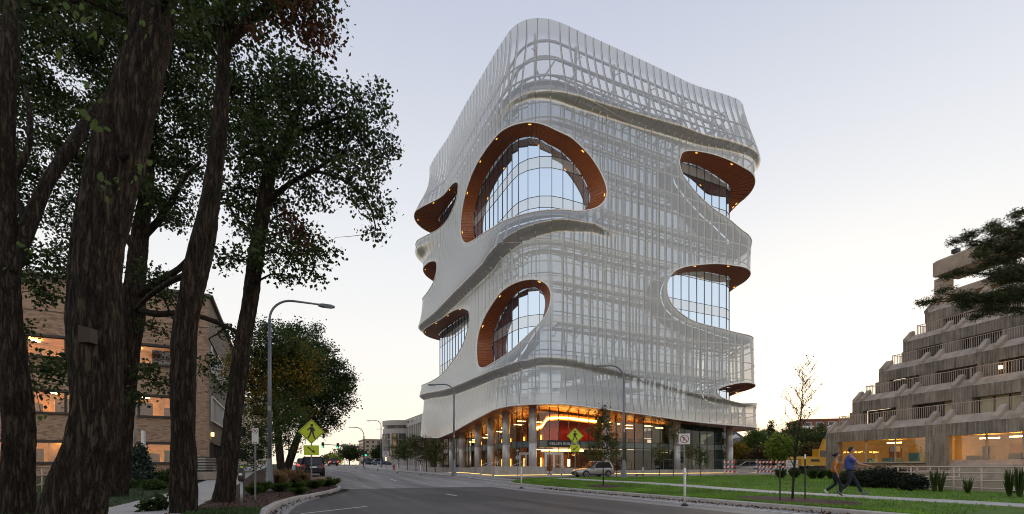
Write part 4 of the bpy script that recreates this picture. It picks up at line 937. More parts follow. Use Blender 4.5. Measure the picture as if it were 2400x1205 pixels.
def terraced():
    o = thing('terraced_building', 'stepped brutalist concrete building with railed terraces and lit ground floor windows', 'building', TO, world=True)
    LEN = 24.0; ends = [-1.29, -.74, -.2, .12, .2]; zs = [3.73+3.08*i for i in range(5)]; sb = 2.6
    teeth = [-.3, 4.6, 9.4, 14.1, 18.9]
    for i in range(5):
        b0 = sb*i; a0 = ends[i]; z = zs[i]
        # fascia in board-marked panels, joints left open
        cuts = [a0]+[q for q in (2.1, 4.6, 7.0, 9.4, 11.7, 14.1, 16.5, 18.9, 21.5) if q > a0+.3]+[LEN]
        for p, q in zip(cuts[:-1], cuts[1:]):
            MB().prism([TP(p+.012, b0, z), TP(p+.012, b0+.5, z), TP(p+.012, b0+.5, z+.95), TP(p+.012, b0, z+.95)], TX*(q-p-.024)).build('fascia_panel', m_bconc, o)
            MB().prism([TP(p+.012, b0+.012, z+.952), TP(p+.012, b0+.9, z+.952), TP(p+.012, b0+.9, z+1.62), TP(p+.012, b0+.75, z+1.62)], TX*(q-p-.024)).build('sloping_ledge', m_sconc, o)
        MB().prism([TP(a0, b0+.91, z+.5), TP(a0, b0+sb+5, z+.5), TP(a0, b0+sb+5, z+.94), TP(a0, b0+.91, z+.94)], TX*(LEN-a0)).build('terrace_slab', m_sconc, o)
        for t in teeth:
            for e in (-.62, .62):
                c = t+e
                if c < a0+.1: c = a0+.24
                MB().prism([TP(c-.2, b0-.02, z+.97), TP(c-.2, b0-.02, z+1.25), TP(c-.2, b0+.85, z+2.12), TP(c-.2, b0+1.0, z+1.95), TP(c-.2, b0+1.0, z+1.0)], TX*.4).build('ledge_fin', m_sconc, o)
        if i < 4:
            # railing behind the ledge
            zr = z+1.35; br = b0+1.15; rails = MB().bar(TP(a0+.5, br, zr+1.25), TP(LEN, br, zr+1.25), .05, .05).bar(TP(a0+.5, br, zr+.1), TP(LEN, br, zr+.1), .04, .04)
            rails.bar(TP(a0+.5, br, zr+1.25), TP(a0+.5, br+1.9, zr+1.25), .05, .05).bar(TP(a0+.5, br, zr+.1), TP(a0+.5, br+1.9, zr+.1), .04, .04)
            rl = rails.build('railing', m_railp, o)
            x = a0+.5
            bal = MB()
            while x < LEN:
                bal.bar(TP(x, br, zr+.1), TP(x, br, zr+1.25), .03, .03); x += .17
            for q in range(10): bal.bar(TP(a0+.5, br+.19*q, zr+.1), TP(a0+.5, br+.19*q, zr+1.25), .03, .03)
            bo = bal.build('balusters', m_railp, rl, kind='stuff', fix=False); bo.location = (0, 0, 0)
            x = a0+.5
            while x < LEN:
                po = MB().bar(TP(x, br, zr-.3), TP(x, br, zr+1.3), .06, .06).build('railing_post', m_railp, rl, fix=False); po.location = (0, 0, 0); x += 2.37
            # recessed storey behind the terrace: columns, dark glass, a few drawn blinds
            bw_ = b0+sb+.35; z0, z1 = z+.94, zs[i+1]
            for t in teeth:
                c = max(t, a0+.9); MB().box(TP(c, b0+sb+.3, (z0+z1)/2), (1.5, .55, z1-z0), rz=TA).build('pier', m_bconc, o)
            for t0, t1 in zip(teeth[:-1], teeth[1:]):
                for k in range(3):
                    p, q = t0+.8+(t1-t0-1.6)*k/3, t0+.8+(t1-t0-1.6)*(k+1)/3
                    lit = (i == 0 and ((t0 > 4 and t0 < 9 and k == 2) or t0 > 9)) or (i == 1 and t0 > 13 and k < 1)
                    fr = MB().bar(TP(p, bw_+.3, z0), TP(p, bw_+.3, z1), .06, .1).build('window', m_winframe, o)
                    g = MB().box(TP((p+q)/2, bw_+.35, (z0+z1)/2), (q-p-.05, .03, z1-z0), rz=TA).build('pane', m_cream if lit else m_dglass2, fr); g.location = (0, 0, 0)
            MB().box(TP(LEN/2, bw_+2.2, (z0+z1)/2), (LEN-1.5, .2, z1-z0), rz=TA).build('inner_wall', m_darkw, o)
    MB().box(TP(11.6, 3.3, zs[1]+2.15), (.2, .12, .25), rz=TA).build('wall_lamp', m_warm_soft, o)
    # ground floor
    for c, w in ((-.6, 1.35), (9.4, 1.6), (20, 1.5)):
        MB().box(TP(c, .3, 2.02), (w, .58, 3.4), rz=TA).build('pier', m_bconc, o)
    MB().prism([TP(-1.2, .12, .1), TP(8.6, .12, .1), TP(8.6, .12, 1.6), TP(-1.2, .12, 1.6)], TI*.5).build('base_wall', m_mortar, o)
    brick_facade(o, TP(-1.25, .14, 0), TX, 11.4, .25, 1.55, [], 200, lambda q: -q[0], bw=.30, bh=.10, seed=5)
    MB().prism([TP(8.6, .12, .1), TP(10.2, .12, .1), TP(10.2, .12, 1.6), TP(8.6, .12, 1.6)], TI*.3).build('base_wall', m_mortar, o)
    MB().bar(TP(.1, .05, 1.66), TP(8.6, .05, 1.66), .35, .12).build('sill', m_sconc, o)
    for k in range(3):
        p, q = .1+8.5*k/3, .1+8.5*(k+1)/3
        fr = MB().bar(TP(q, .35, 1.72), TP(q, .35, 3.73), .1, .1).build('window', m_sconc, o)
        g = MB().box(TP((p+q)/2, .38, 2.72), (q-p-.06, .03, 1.98), rz=TA).build('pane', m_wglass2, fr); g.location = (0, 0, 0)
    for k in range(4):
        p, q = 10.2+9*k/4, 10.2+9*(k+1)/4
        fr = MB().bar(TP(q, .75, 1.9), TP(q, .75, 3.73), .1, .1).build('window', m_sconc, o)
        g = MB().box(TP((p+q)/2, .78, 2.8), (q-p-.06, .03, 1.86), rz=TA).build('pane', m_wglass2, fr); g.location = (0, 0, 0)
    MB().prism([TP(10.2, .2, 1.45), TP(10.2, .7, 1.85), TP(10.2, 1.2, 1.85), TP(10.2, 1.2, .0), TP(10.2, .2, 0)], TX*12).build('sloping_plinth', m_sconc, o)
    # lit workroom behind the ground floor glass
    MB().box(TP(9, 7.0, 2.6), (19, .2, 2.6), rz=TA).build('room', m_roomb, o)
    MB().box(TP(9, 3.6, 3.85), (19, 6.5, .1), rz=TA).build('room_ceiling', m_roomb, o); MB().box(TP(9, 3.6, 1.2), (19, 6.5, .1), rz=TA).build('room_floor', m_roomb, o)
    for a in (.0, 9.4, 18.6): MB().box(TP(a, 3.7, 2.5), (.15, 6.4, 2.6), rz=TA).build('room_partition', m_roomb, o)
    for a, b in ((3.4, 2.2), (7.7, 2.6), (8.2, 4.2), (11.0, 2.2), (13.2, 1.8), (14.4, 5), (6.2, 5)):
        MB().bar(TP(a, b, 3.5), TP(a+1.1, b+.25, 3.5), .12, .07).build('room_lamp', m_troffer, o)
    for c, w, h, mt, dz in ((4.6, 1.4, .35, m_teal, 0), (6.8, .9, .75, m_teal, 0), (7.8, .7, 1.25, m_room, 0), (2.6, .6, .3, m_teal, 0), (4.9, .55, .5, m_white, .9), (11.3, .9, .4, m_roomd, 0), (14.6, 2.0, .5, m_roomd, 0), (12.2, .5, 1.1, m_roomd, 0)):
        MB().box(TP(c, 1.3, 1.75+h/2+dz), (w, .5, h), rz=TA).build('workroom_item', mt, o)
    for t0 in (2.2, 5.2, 8.2, 12, 15): MB().box(TP(t0, 4.5, 2.4), (.9, .5, 1.4), rz=TA).build('workroom_item', m_roomd, o)
    # open stair tower on top
    z0 = zs[4]+.9; b0 = 11.2; a0 = .5; zt = 22.4
    def fr(a, b, z_, s): MB().box(TP(a, b, z_), s, rz=TA).build('tower_frame', m_tconc, o)
    for a, b in ((a0+.55, b0+.5), (a0+9.5, b0+.5), (a0+18, b0+.5), (a0+9.5, b0+2.6)): fr(a, b, (z0+zt-2)/2, (1.1, 1.0, zt-2-z0))
    for z_, h in ((zt-.8, 1.7), (z0+1.6, .85)):
        MB().prism([TP(a0-.1, b0-.05, z_-h/2), TP(a0-.1, b0-.05, z_+h/2-.3), TP(a0-.1, b0+.4, z_+h/2), TP(a0-.1, b0+3.2, z_+h/2), TP(a0-.1, b0+3.2, z_-h/2)], TX*19).build('tower_beam', m_tconc, o)
    MB().box(TP(a0+1.6, b0+.6, zt+.35), (.5, .5, .4), rz=TA).build('roof_vent', m_dark, o)
m_teal = M('teal_equipment', (0.16, 0.38, 0.36), .5)
m_roomb = M('glowing_workroom', (0.36, 0.21, 0.08), .8, 0, .25, .6); glow(m_roomb, (1.0, .52, .13), .10)  # workroom surfaces glow a little themselves, in place of light from the lamps
m_dglass2 = M('dim_glazing', (0.035, 0.032, 0.028), .15)
m_wglass2 = GLASS('workroom_glass', (0.03, 0.03, 0.025), 0.06, 0.86, 0.01, (0.9, 0.92, 0.95))
m_tconc = M('tower_concrete', (0.42, 0.33, 0.26), .9, 0, .22, .9, .2, 20)
terraced()
# ------------------------------------------------------------------ grey finned building and other far buildings
m_fin = M('pale_precast', (0.42, 0.40, 0.37), .85, 0, .08, .6); m_finw = M('dark_glazing', (0.06, 0.06, 0.065), .2); m_tanb = M('tan_blind', (0.55, 0.36, 0.20), .7)  # glazing is one even dark tone
def fin_building():
    b = ST(27.5, 97); b.z = hz(27.5, 97); o = thing('finned_office', 'pale concrete office with tall fins and a rounded corner pavilion beyond the tower', 'building', b, world=True)
    zb = hz(27, 105); zt = 12.6
    MB().box(ST(33, 107.5, (zb+zt-1.8)/2), (10.4, 21, zt-1.8-zb), rz=ANG).build('wall', m_finw, o)
    MB().box(ST(33, 107.5, zt-.9), (11.6, 21.6, 1.8), rz=ANG).build('parapet', m_fin, o)
    for k in range(13):
        MB().box(ST(27.45, 97.4+k*1.66, (zb+zt-1.8)/2), (.7, .42, zt-1.8-zb), rz=ANG).build('fin', m_fin, o)
    for k in range(6): MB().box(ST(27.18, 98+k*3.3, zt-.75), (.06, 1.6, .5), rz=ANG).build('attic_window', m_finw, o)
    c = ST(27.6, 121.5); R = 5.0
    def ringpart(nm, z0, z1, r, mt, n=28): MB().lathe(Vector((c.x, c.y, 0)), [(r, z0), (r, z1)], n).build(nm, mt, o, False)
    ringpart('pavilion_base', zb-1, 3.6, R, m_fin); ringpart('pavilion_glazing', 3.6, 9.2, R-.35, m_finw); ringpart('pavilion_band', 9.2, 10.4, R, m_fin); ringpart('pavilion_clerestory', 10.4, 11.2, R-.2, m_finw); ringpart('pavilion_parapet', 11.2, 12.4, R+.1, m_fin)
    for k in range(16):
        a = 2*math.pi*k/16; d = Vector((math.cos(a), math.sin(a), 0)); MB().bar(c+d*R+Vector((0, 0, 3.6)), c+d*R+Vector((0, 0, 9.2)), .5 if k % 2 else .12, .3, up=d).build('pavilion_pier', m_fin, o)
    for z in (5, 6.4, 7.8): MB().lathe(Vector((c.x, c.y, 0)), [(R-.25, z-.08), (R-.25, z+.08)], 28).build('pavilion_transom', m_fin, o)
    for k in (-2, -1): 
        a = -math.pi/2+k*.17-.05; d = Vector((math.cos(a), math.sin(a), 0)); MB().box(c+d*(R-.28)+Vector((0, 0, 6.4)), (.8, .06, 5.4), rz=a+math.pi/2).build('tan_blind', m_tanb, o)
    MB().box(c+Vector((-3.4, -3.6, 3.2)), (.3, .3, 1.2)).build('wall_lamp', m_warm_soft, o)
fin_building()
def block(name, label, px, py_top, Y, w, d, mt, mw, floors, cols, rz=0.0, base=None, roof=None, cat='building', wh=.5, balc=False):
    p = P(px, 1092, Y); z0 = (hxy(p.x, p.y) if base is None else base); zt = P(px, py_top, Y).z
    o = thing(name, label, cat, (p.x, p.y, z0), rz); H = zt-z0
    MB().box((0, d/2, H/2), (w, d, H)).build('wall', mt, o)
    fh = H/floors
    for f in range(floors):
        for c in range(cols):
            x = -w/2+(c+.5)*w/cols; z = (f+.55)*fh
            win = MB().box((x, -.03, z), (w/cols*.62, .1, fh*wh)).build('window', m_rim, o); MB().box((x, -.1, z), (w/cols*.54, .06, fh*wh*.86)).build('pane', mw, win)
            win2 = MB().box((-w/2-.03, d*(c+.5)/cols, z), (.1, d/cols*.62, fh*wh)).build('window', m_rim, o); MB().box((-w/2-.1, d*(c+.5)/cols, z), (.06, d/cols*.54, fh*wh*.86)).build('pane', mw, win2)
            if balc and c % 2 == 0: MB().box((x, -.6, z-fh*.32), (w/cols*.9, 1.1, .9)).build('balcony', m_rim, o)
    if roof == 'gable':
        MB().prism([(-w/2-.4, -.4, H), (w/2+.4, -.4, H), (0, -.4, H+w*.36)], (0, d+.8, 0)).build('roof', m_shingle, o)
        MB().prism([(-w*.3, -.45, H+.15), (w*.3, -.45, H+.15), (0, -.45, H+w*.25)], (0, .1, 0)).build('gable_trim', m_white, o)
    else: MB().box((0, d/2, H+.2), (w+.4, d+.4, .4)).build('roof_edge', mt, o)
    return o
m_shingle = M('grey_shingle', (.10, .10, .11), .9, 0, .2, 3); m_brk2 = M('red_brick', (.24, .10, .065), .9, 0, .2, 4); m_tanc = M('tan_concrete', (.40, .32, .24), .9, 0, .08, 1); m_dwin = M('dark_pane', (.04, .045, .05), .1)
block('tan_office', 'tan concrete office block with rows of windows at the far end of the street', 893, 1032, 185, 12, 16, m_tanc, m_dwin, 6, 6, rz=ANG)
block('cream_building', 'cream rendered low building beyond the brick building on the street', 545, 935, 95, 12, 20, M('cream_render', (.62, .55, .42), .9, 0, .06, 1), m_dwin, 3, 4, rz=ANG, base=1.2)
block('apartment_block', 'red brick apartment block with white balconies on the hill behind the trees', 1950, 984, 150, 17, 14, m_brk2, m_dwin, 5, 5, rz=-.25, base=1, balc=True)
block('brick_house', 'red brick house just behind the right corner of the tower', 1722, 1030, 120, 5.5, 10, m_brk2, m_dwin, 3, 2, rz=.1, base=0, roof='gable')
block('grey_house', 'grey shingled house with a white gable among the trees', 1752, 1044, 112, 6, 9, m_shingle, m_dwin, 2, 2, rz=-.1, base=0, roof='gable')
block('pale_house', 'pale house with a light gable behind the lime green tree', 1822, 1036, 118, 7, 9, M('pale_siding', (.55, .53, .5), .8), m_dwin, 2, 2, rz=.15, base=0, roof='gable')
# ------------------------------------------------------------------ plants
def LEAF(name, c1, c2, trans=.35, scale=1.3):
    m = bpy.data.materials.new(name); m.use_nodes = True; n = m.node_tree.nodes; l = m.node_tree.links
    for q in list(n):
        if q.type == 'BSDF_PRINCIPLED': n.remove(q)
    at = n.new('ShaderNodeAttribute'); at.attribute_name = 'tone'
    r = n.new('ShaderNodeValToRGB'); r.color_ramp.elements[0].color = (*c1, 1); r.color_ramp.elements[1].color = (*c2, 1); l.new(at.outputs['Fac'], r.inputs[0])
    d = n.new('ShaderNodeBsdfDiffuse'); t = n.new('ShaderNodeBsdfTranslucent'); g = n.new('ShaderNodeBsdfGlossy'); g.inputs['Roughness'].default_value = .45; g.inputs['Color'].default_value = (.6, .6, .6, 1)
    l.new(r.outputs[0], d.inputs[0]); l.new(r.outputs[0], t.inputs[0])
    a = n.new('ShaderNodeMixShader'); a.inputs[0].default_value = trans; l.new(d.outputs[0], a.inputs[1]); l.new(t.outputs[0], a.inputs[2])
    b = n.new('ShaderNodeMixShader'); b.inputs[0].default_value = .03; l.new(a.outputs[0], b.inputs[1]); l.new(g.outputs[0], b.inputs[2]); l.new(b.outputs[0], n['Material Output'].inputs[0]); return m
l_dark = LEAF('linden_leaves', (.014, .028, .007), (.055, .085, .018))
l_brown = LEAF('dry_leaves', (.045, .018, .010), (.12, .05, .022))
l_green = LEAF('street_tree_leaves', (.024, .050, .012), (.095, .14, .03), .45)
l_yellow = LEAF('turning_leaves', (.14, .10, .014), (.45, .28, .03), .5)
l_lime = LEAF('lime_leaves', (.12, .20, .02), (.34, .44, .05), .55)
l_olive = LEAF('olive_leaves', (.07, .075, .022), (.21, .19, .06), .5)
l_pine = LEAF('pine_needles', (.025, .040, .016), (.085, .10, .036), .15)
l_shrub = LEAF('dark_shrub_leaves', (.010, .016, .009), (.035, .045, .024), .2)
l_big = LEAF('near_linden_leaves', (.035, .07, .010), (.10, .145, .02), .5)
l_dry = LEAF('dry_grass', (.16, .10, .05), (.42, .27, .14), .3)
l_grass = LEAF('tuft_grass', (.03, .06, .012), (.09, .14, .03), .3)
l_rust = LEAF('rust_leaves', (.06, .03, .015), (.17, .085, .04))
def bark(name, c1, c2, z=.22, s=9.0):
    m = bpy.data.materials.new(name); m.use_nodes = True; n = m.node_tree.nodes; l = m.node_tree.links; b = n['Principled BSDF']; b.inputs['Roughness'].default_value = .95; b.inputs['Specular IOR Level'].default_value = .2
    tcn = n.new('ShaderNodeTexCoord'); mp = n.new('ShaderNodeMapping'); mp.inputs['Scale'].default_value = (1, 1, z); l.new(tcn.outputs['Object'], mp.inputs[0])
    a = n.new('ShaderNodeTexNoise'); a.inputs['Scale'].default_value = s; a.inputs['Detail'].default_value = 7; a.inputs['Roughness'].default_value = .7; l.new(mp.outputs[0], a.inputs['Vector'])
    v = n.new('ShaderNodeTexVoronoi'); v.feature = 'DISTANCE_TO_EDGE'; v.inputs['Scale'].default_value = s*1.5
    dm = n.new('ShaderNodeMix'); dm.data_type = 'VECTOR'; dm.inputs[0].default_value = .25; l.new(mp.outputs[0], dm.inputs[4]); l.new(a.outputs['Color'], dm.inputs[5]); l.new(dm.outputs[1], v.inputs['Vector'])
    r = n.new('ShaderNodeValToRGB'); r.color_ramp.elements[0].color = (*c1, 1); r.color_ramp.elements[1].color = (*c2, 1); r.color_ramp.elements[0].position = .3; r.color_ramp.elements[1].position = .75; l.new(a.outputs[0], r.inputs[0]); mr = n.new('ShaderNodeMapRange'); mr.inputs[1].default_value = 0; mr.inputs[2].default_value = .22; l.new(v.outputs[0], mr.inputs[0])
    fu = n.new('ShaderNodeMapRange'); fu.inputs[1].default_value = 0; fu.inputs[2].default_value = .13; fu.inputs[3].default_value = .25; fu.inputs[4].default_value = 1.15; l.new(v.outputs[0], fu.inputs[0])  # furrows darkened in the colour, standing in for their shade
    sc_ = n.new('ShaderNodeVectorMath'); sc_.operation = 'SCALE'; l.new(r.outputs[0], sc_.inputs[0]); l.new(fu.outputs[0], sc_.inputs['Scale']); l.new(sc_.outputs[0], b.inputs['Base Color'])
    ad = n.new('ShaderNodeMath'); ad.operation = 'ADD'; l.new(mr.outputs[0], ad.inputs[0]); l.new(a.outputs[0], ad.inputs[1])
    bp = n.new('ShaderNodeBump'); bp.inputs['Strength'].default_value = 1.0; bp.inputs['Distance'].default_value = .05; l.new(ad.outputs[0], bp.inputs['Height']); l.new(bp.outputs[0], b.inputs['Normal']); return m
m_bark = bark('linden_bark', (.018, .013, .010), (.085, .064, .046), .14, 9); m_bark2 = bark('young_bark', (.05, .042, .036), (.13, .11, .09), .3, 20); m_pbark = bark('pine_bark', (.07, .045, .032), (.18, .12, .09))
def leaf_mesh(name, C, size, mat, rs, droop=.5, aspect=.75, flat=None):
    """C (N,3) leaf bases; kite shaped leaves hanging in all directions"""
    size = size*1.08; N = len(C); th = rs.uniform(0, 2*np.pi, N); el = rs.normal(-.5*droop*2, .55, N)
    d = np.stack([np.cos(th)*np.cos(el), np.sin(th)*np.cos(el), np.sin(el)], 1)
    r = rs.normal(size=(N, 3)); x = np.cross(d, r); x /= np.linalg.norm(x, axis=1)[:, None]+1e-9
    s = (size*rs.uniform(.65, 1.35, N))[:, None]; nrm = np.cross(d, x)
    V = np.stack([C, C+d*s*.45+x*s*.5*aspect+nrm*s*.08, C+d*s, C+d*s*.45-x*s*.5*aspect+nrm*s*.08], 1).reshape(-1, 3)
    me = bpy.data.meshes.new(name); me.vertices.add(4*N); me.vertices.foreach_set('co', V.ravel().astype(np.float32))
    me.loops.add(4*N); me.loops.foreach_set('vertex_index', np.arange(4*N, dtype=np.int32)); me.polygons.add(N)
    me.polygons.foreach_set('loop_start', np.arange(0, 4*N, 4, dtype=np.int32)); me.polygons.foreach_set('loop_total', np.full(N, 4, np.int32))
    me.update(calc_edges=True); at = me.attributes.new('tone', 'FLOAT', 'POINT'); at.data.foreach_set('value', np.repeat(rs.beta(1.6, 2.2, N), 4).astype(np.float32)); me.materials.append(mat); return me
TWIGS = []
def clumps(cl, rs, per=16, spread=.22):
    """cl: (centre, radius(3), n leaves) -> leaf bases grouped in twig-sized clumps"""
    out = []; TWIGS.clear()
    for c, r, n in cl:
        k = max(1, int(n*2.0)//per); dirs = rs.normal(size=(k, 3)); dirs /= np.linalg.norm(dirs, axis=1)[:, None]
        rad = rs.uniform(.15, 1.0, k)**.5; cc = np.array(c)+dirs*rad[:, None]*np.array(r); TWIGS.append((c, cc))
        out.append((np.repeat(cc, per, 0)+rs.normal(size=(k*per, 3))*np.array([spread, spread, spread*.7])))
    return np.concatenate(out)
def crook(a, b, n, rnd, amt):
    a = Vector(a); b = Vector(b); L = (b-a).length; pts = [a]
    for i in range(1, n):
        f = i/n; p = a.lerp(b, f)+Vector((rnd.gauss(0, 1), rnd.gauss(0, 1), rnd.gauss(0, .6)))*amt*L*math.sin(math.pi*f)+Vector((0, 0, .10*L*math.sin(math.pi*f))); pts.append(p)
    return pts+[b]
def smooth_path(pts, rad, k=4):
    P_ = [Vector(p) for p in pts]; out = []; ro = []
    for i in range(len(P_)-1):
        a, b, c, d = P_[max(i-1, 0)], P_[i], P_[i+1], P_[min(i+2, len(P_)-1)]
        for j in range(k):
            t = j/k; out.append(0.5*((2*b)+(c-a)*t+(2*a-5*b+4*c-d)*t*t+(3*b-a-3*c+d)*t**3)); ro.append(rad[i]+(rad[i+1]-rad[i])*t)
    return out+[P_[-1]], ro+[rad[-1]]
from mathutils import noise as mnoise
def wood(mb, pts, rad, n, rnd, lump=.06, ridge=0.0, k=4):
    """knobbly tapered limb; ridge > 0 adds deep lengthwise bark ridges"""
    p, r = smooth_path(pts, rad, k); r = [q*.88 for q in r]; base = len(mb.v); mb.tube(p, r, n)
    ph = [rnd.uniform(0, 6.28) for _ in range(4)]; sd = rnd.uniform(0, 50)
    for i in range(len(p)):
        zz = p[i].z
        for q_ in range(n):
            q = base+i*n+q_; v = Vector(mb.v[q]); a = 2*math.pi*q_/n
            f = 1+lump*(math.sin(3*a+ph[0]+zz*.9)*.7+.5*math.sin(5*a+ph[1]-zz*1.3)+.5*math.sin(zz*2.1+ph[2]))
            if ridge:
                R = max(r[i], .15); c, s_ = math.cos(a)*R, math.sin(a)*R
                f += ridge/R*(1-2.2*abs(mnoise.noise(Vector((c*11+sd, s_*11, zz*1.6))))+.6*mnoise.noise(Vector((c*24, s_*24+sd, zz*4)))) + .35*lump*mnoise.noise(Vector((c*2, s_*2+sd, zz*1.2)))
            mb.v[q] = tuple(p[i]+(v-p[i])*f)
def tree(name, label, trunk, limbs, groups, leaf=.105, seed=1, group=None, barkm=None, n=12, per=20, spread=.19, auto=True, cat='tree', droop=.5, aspect=.75, ridge=0.0):
    """trunk / limbs: (points, radii); groups: (leaf material, [(centre, radius, leaves)])"""
    rnd = random.Random(seed); rs = np.random.RandomState(seed); b = Vector(trunk[0][0])
    o = thing(name, label, cat, b, world=True, group=group); mb = MB(); wood(mb, trunk[0], trunk[1], n, rnd, .06, ridge, 26 if ridge else 4)
    tr = mb.build('trunk', barkm or m_bark, o, True); 
    skel = [(p, r) for p, r in zip(*smooth_path(*trunk, k=3))][len(trunk[0])//2:]
    for pts, rad in limbs:
        m2 = MB(); wood(m2, pts, rad, max(6, n-3), rnd); l = m2.build('limb', barkm or m_bark, o, True); skel += [(p, r) for p, r in zip(*smooth_path(pts, rad, k=3))][2:]
    if auto:
        tw = MB()
        for mt, cl in groups:
            for c, r, nn in cl:
                c = Vector(c); q, qr = min(skel, key=lambda s: (s[0]-c).length+.8*max(0, s[0].z-c.z)); L = (q-c).length
                if .3 < L < 2.4: p = crook(q, c, 4, rnd, .06); tw.tube(p, [max(.012, min(qr*.5, .02+L*.014))*(1-.72*i/4) for i in range(5)], 5)
                rr = max(r) if hasattr(r, '__len__') else r
                for _ in range(4):
                    e = c+Vector((rnd.gauss(0, 1), rnd.gauss(0, 1), rnd.gauss(0, .6))).normalized()*rr*.55; tw.tube(crook(c, e, 3, rnd, .08), [.014, .010, .007, .004], 4)
        if tw.v: tw.build('branches', barkm or m_bark, o, True, fix=False, kind='stuff')
    for mt, cl in groups:
        obj('crown', leaf_mesh('crown', clumps([(c, r if hasattr(r, '__len__') else (r, r, r*.75), nn) for c, r, nn in cl], rs, per, spread), leaf, mt, rs, droop, aspect), o, 'stuff')
        tg = MB()
        for c, cc in TWIGS:
            c = Vector(c)
            for e in cc:
                e = Vector(e); m_ = c.lerp(e, .55)+Vector((rnd.gauss(0, .05), rnd.gauss(0, .05), .06))*(e-c).length; tg.tube([c, m_, e], [.012, .008, .004], 3, False)
        tg.build('twigs', barkm or m_bark, o, True, fix=False, kind='stuff')
    return o
def pw(lst): return [P(a, b, c) for a, b, c in lst]
# --- the row of old lindens on the left
R0 = random.Random(11)
def cl(lst, Y, n=520, dy=1.6):
    return [(P(a, b, Y+R0.uniform(-dy, dy)), r, int(n*r*r/1.0)) for a, b, r in lst]
hang = [(700, 200, 1.2), (640, 180, 1.1), (600, 260, 1.3), (690, 290, 1.4), (780, 260, 1.1), (845, 235, .7), (885, 212, .35), (840, 330, 1.0), (900, 350, .5), (760, 360, 1.2), (650, 370, 1.3), (570, 340, 1.2), (820, 420, .8), (892, 490, .55), (882, 555, .38), (855, 470, .5), (740, 450, .8), (640, 480, 1.0), (560, 440, 1.1), (700, 560, .8), (755, 590, .5), (640, 590, .9), (590, 530, .8), (735, 630, .45), (680, 650, .4), (560, 610, .7), (900, 260, .45), (910, 340, .35), (870, 390, .55), (720, 180, .8), (540, 220, 1.1)]
tree('linden_tree', 'leaning linden whose dark crown spreads over the street lamp, between kerb and path',
     (pw([(522, 1180, 16), (530, 1120, 16), (545, 1000, 16.1), (570, 800, 16.3), (587, 700, 16.4), (600, 600, 16.5), (616, 500, 16.6), (634, 400, 16.7), (668, 330, 16.9), (700, 255, 17.2), (712, 190, 17.5)]), [.42, .31, .29, .27, .26, .25, .24, .21, .13, .09, .05]),
     [(pw([(634, 400, 16.7), (605, 330, 17), (590, 250, 17.3), (600, 180, 17.6)]), [.15, .12, .08, .05]), (pw([(620, 480, 16.6), (680, 430, 16.2), (735, 400, 16), (800, 360, 15.8)]), [.11, .09, .07, .04]),
      (pw([(668, 330, 16.9), (730, 300, 16.6), (810, 270, 16.2)]), [.09, .07, .04]), (pw([(735, 400, 16), (800, 420, 15.8), (860, 470, 15.6), (882, 540, 15.5)]), [.06, .05, .04, .02]),
      (pw([(608, 560, 16.5), (560, 520, 16.9), (530, 470, 17.4)]), [.1, .07, .04])],
     [(l_dark, cl(hang, 16.6, 400)), (l_brown, cl([(705, 545, .6), (885, 440, .38), (700, 590, .5), (690, 500, .3)], 16.3, 330, .6))], .115, 21, n=72, ridge=.022)
tree('linden_tree', 'forked linden with a curving trunk and a drooping tuft of dry red leaves',
     (pw([(430, 1250, 12), (430, 1205, 12), (430, 1000, 12), (433, 800, 12), (446, 700, 12.05), (466, 600, 12.1), (488, 500, 12.2), (503, 400, 12.3), (515, 300, 12.4), (522, 200, 12.5), (526, 110, 12.5), (532, 0, 12.6), (535, -140, 12.8)]), [.38, .32, .28, .29, .28, .29, .25, .20, .18, .16, .15, .12, .08]),
     [(pw([(526, 110, 12.5), (560, 75, 12.4), (610, 30, 12.3), (660, 6, 12.2), (740, 0, 12.1), (775, 40, 12)]), [.13, .12, .10, .08, .05, .02]), (pw([(448, 640, 12.05), (400, 660, 12.3), (355, 690, 12.8), (318, 725, 13.4)]), [.10, .08, .07, .05])],
     [(l_brown, cl([(690, 35, .55), (740, 55, .5), (772, 95, .35), (650, 25, .4), (745, 110, .3), (715, 90, .3), (600, 60, .3)], 12.1, 420, .5)), (l_dark, cl([(690, 10, .7), (620, 10, .6), (540, 60, .7), (480, 40, .9), (760, 20, .45), (570, 0, .8)], 12.4, 420, .7))], .105, 22, n=72, ridge=.022)
back = []
for gx in range(-20, 545, 58):
    for gy in range(-10, 560, 58):
        x, y = gx+R0.uniform(-24, 24), gy+R0.uniform(-24, 24)
        if 415 < x < 530 and 425 < y < 640: continue
        if x > 470 and y > 330 and y < 430: continue
        if y > 430 and R0.random() < .35: continue
        back.append((x, y, R0.uniform(.7, 1.1)))
low = [(130, 600, .9), (105, 680, .7), (165, 640, .7), (60, 620, .9), (250, 620, .8), (350, 640, .6), (395, 700, .6), (30, 800, .55), (60, 770, .5), (100, 870, .6), (140, 850, .5), (330, 720, .5), (345, 880, .6), (385, 900, .5), (325, 930, .45), (495, 870, .5), (510, 910, .4), (370, 780, .5), (200, 700, .5)]
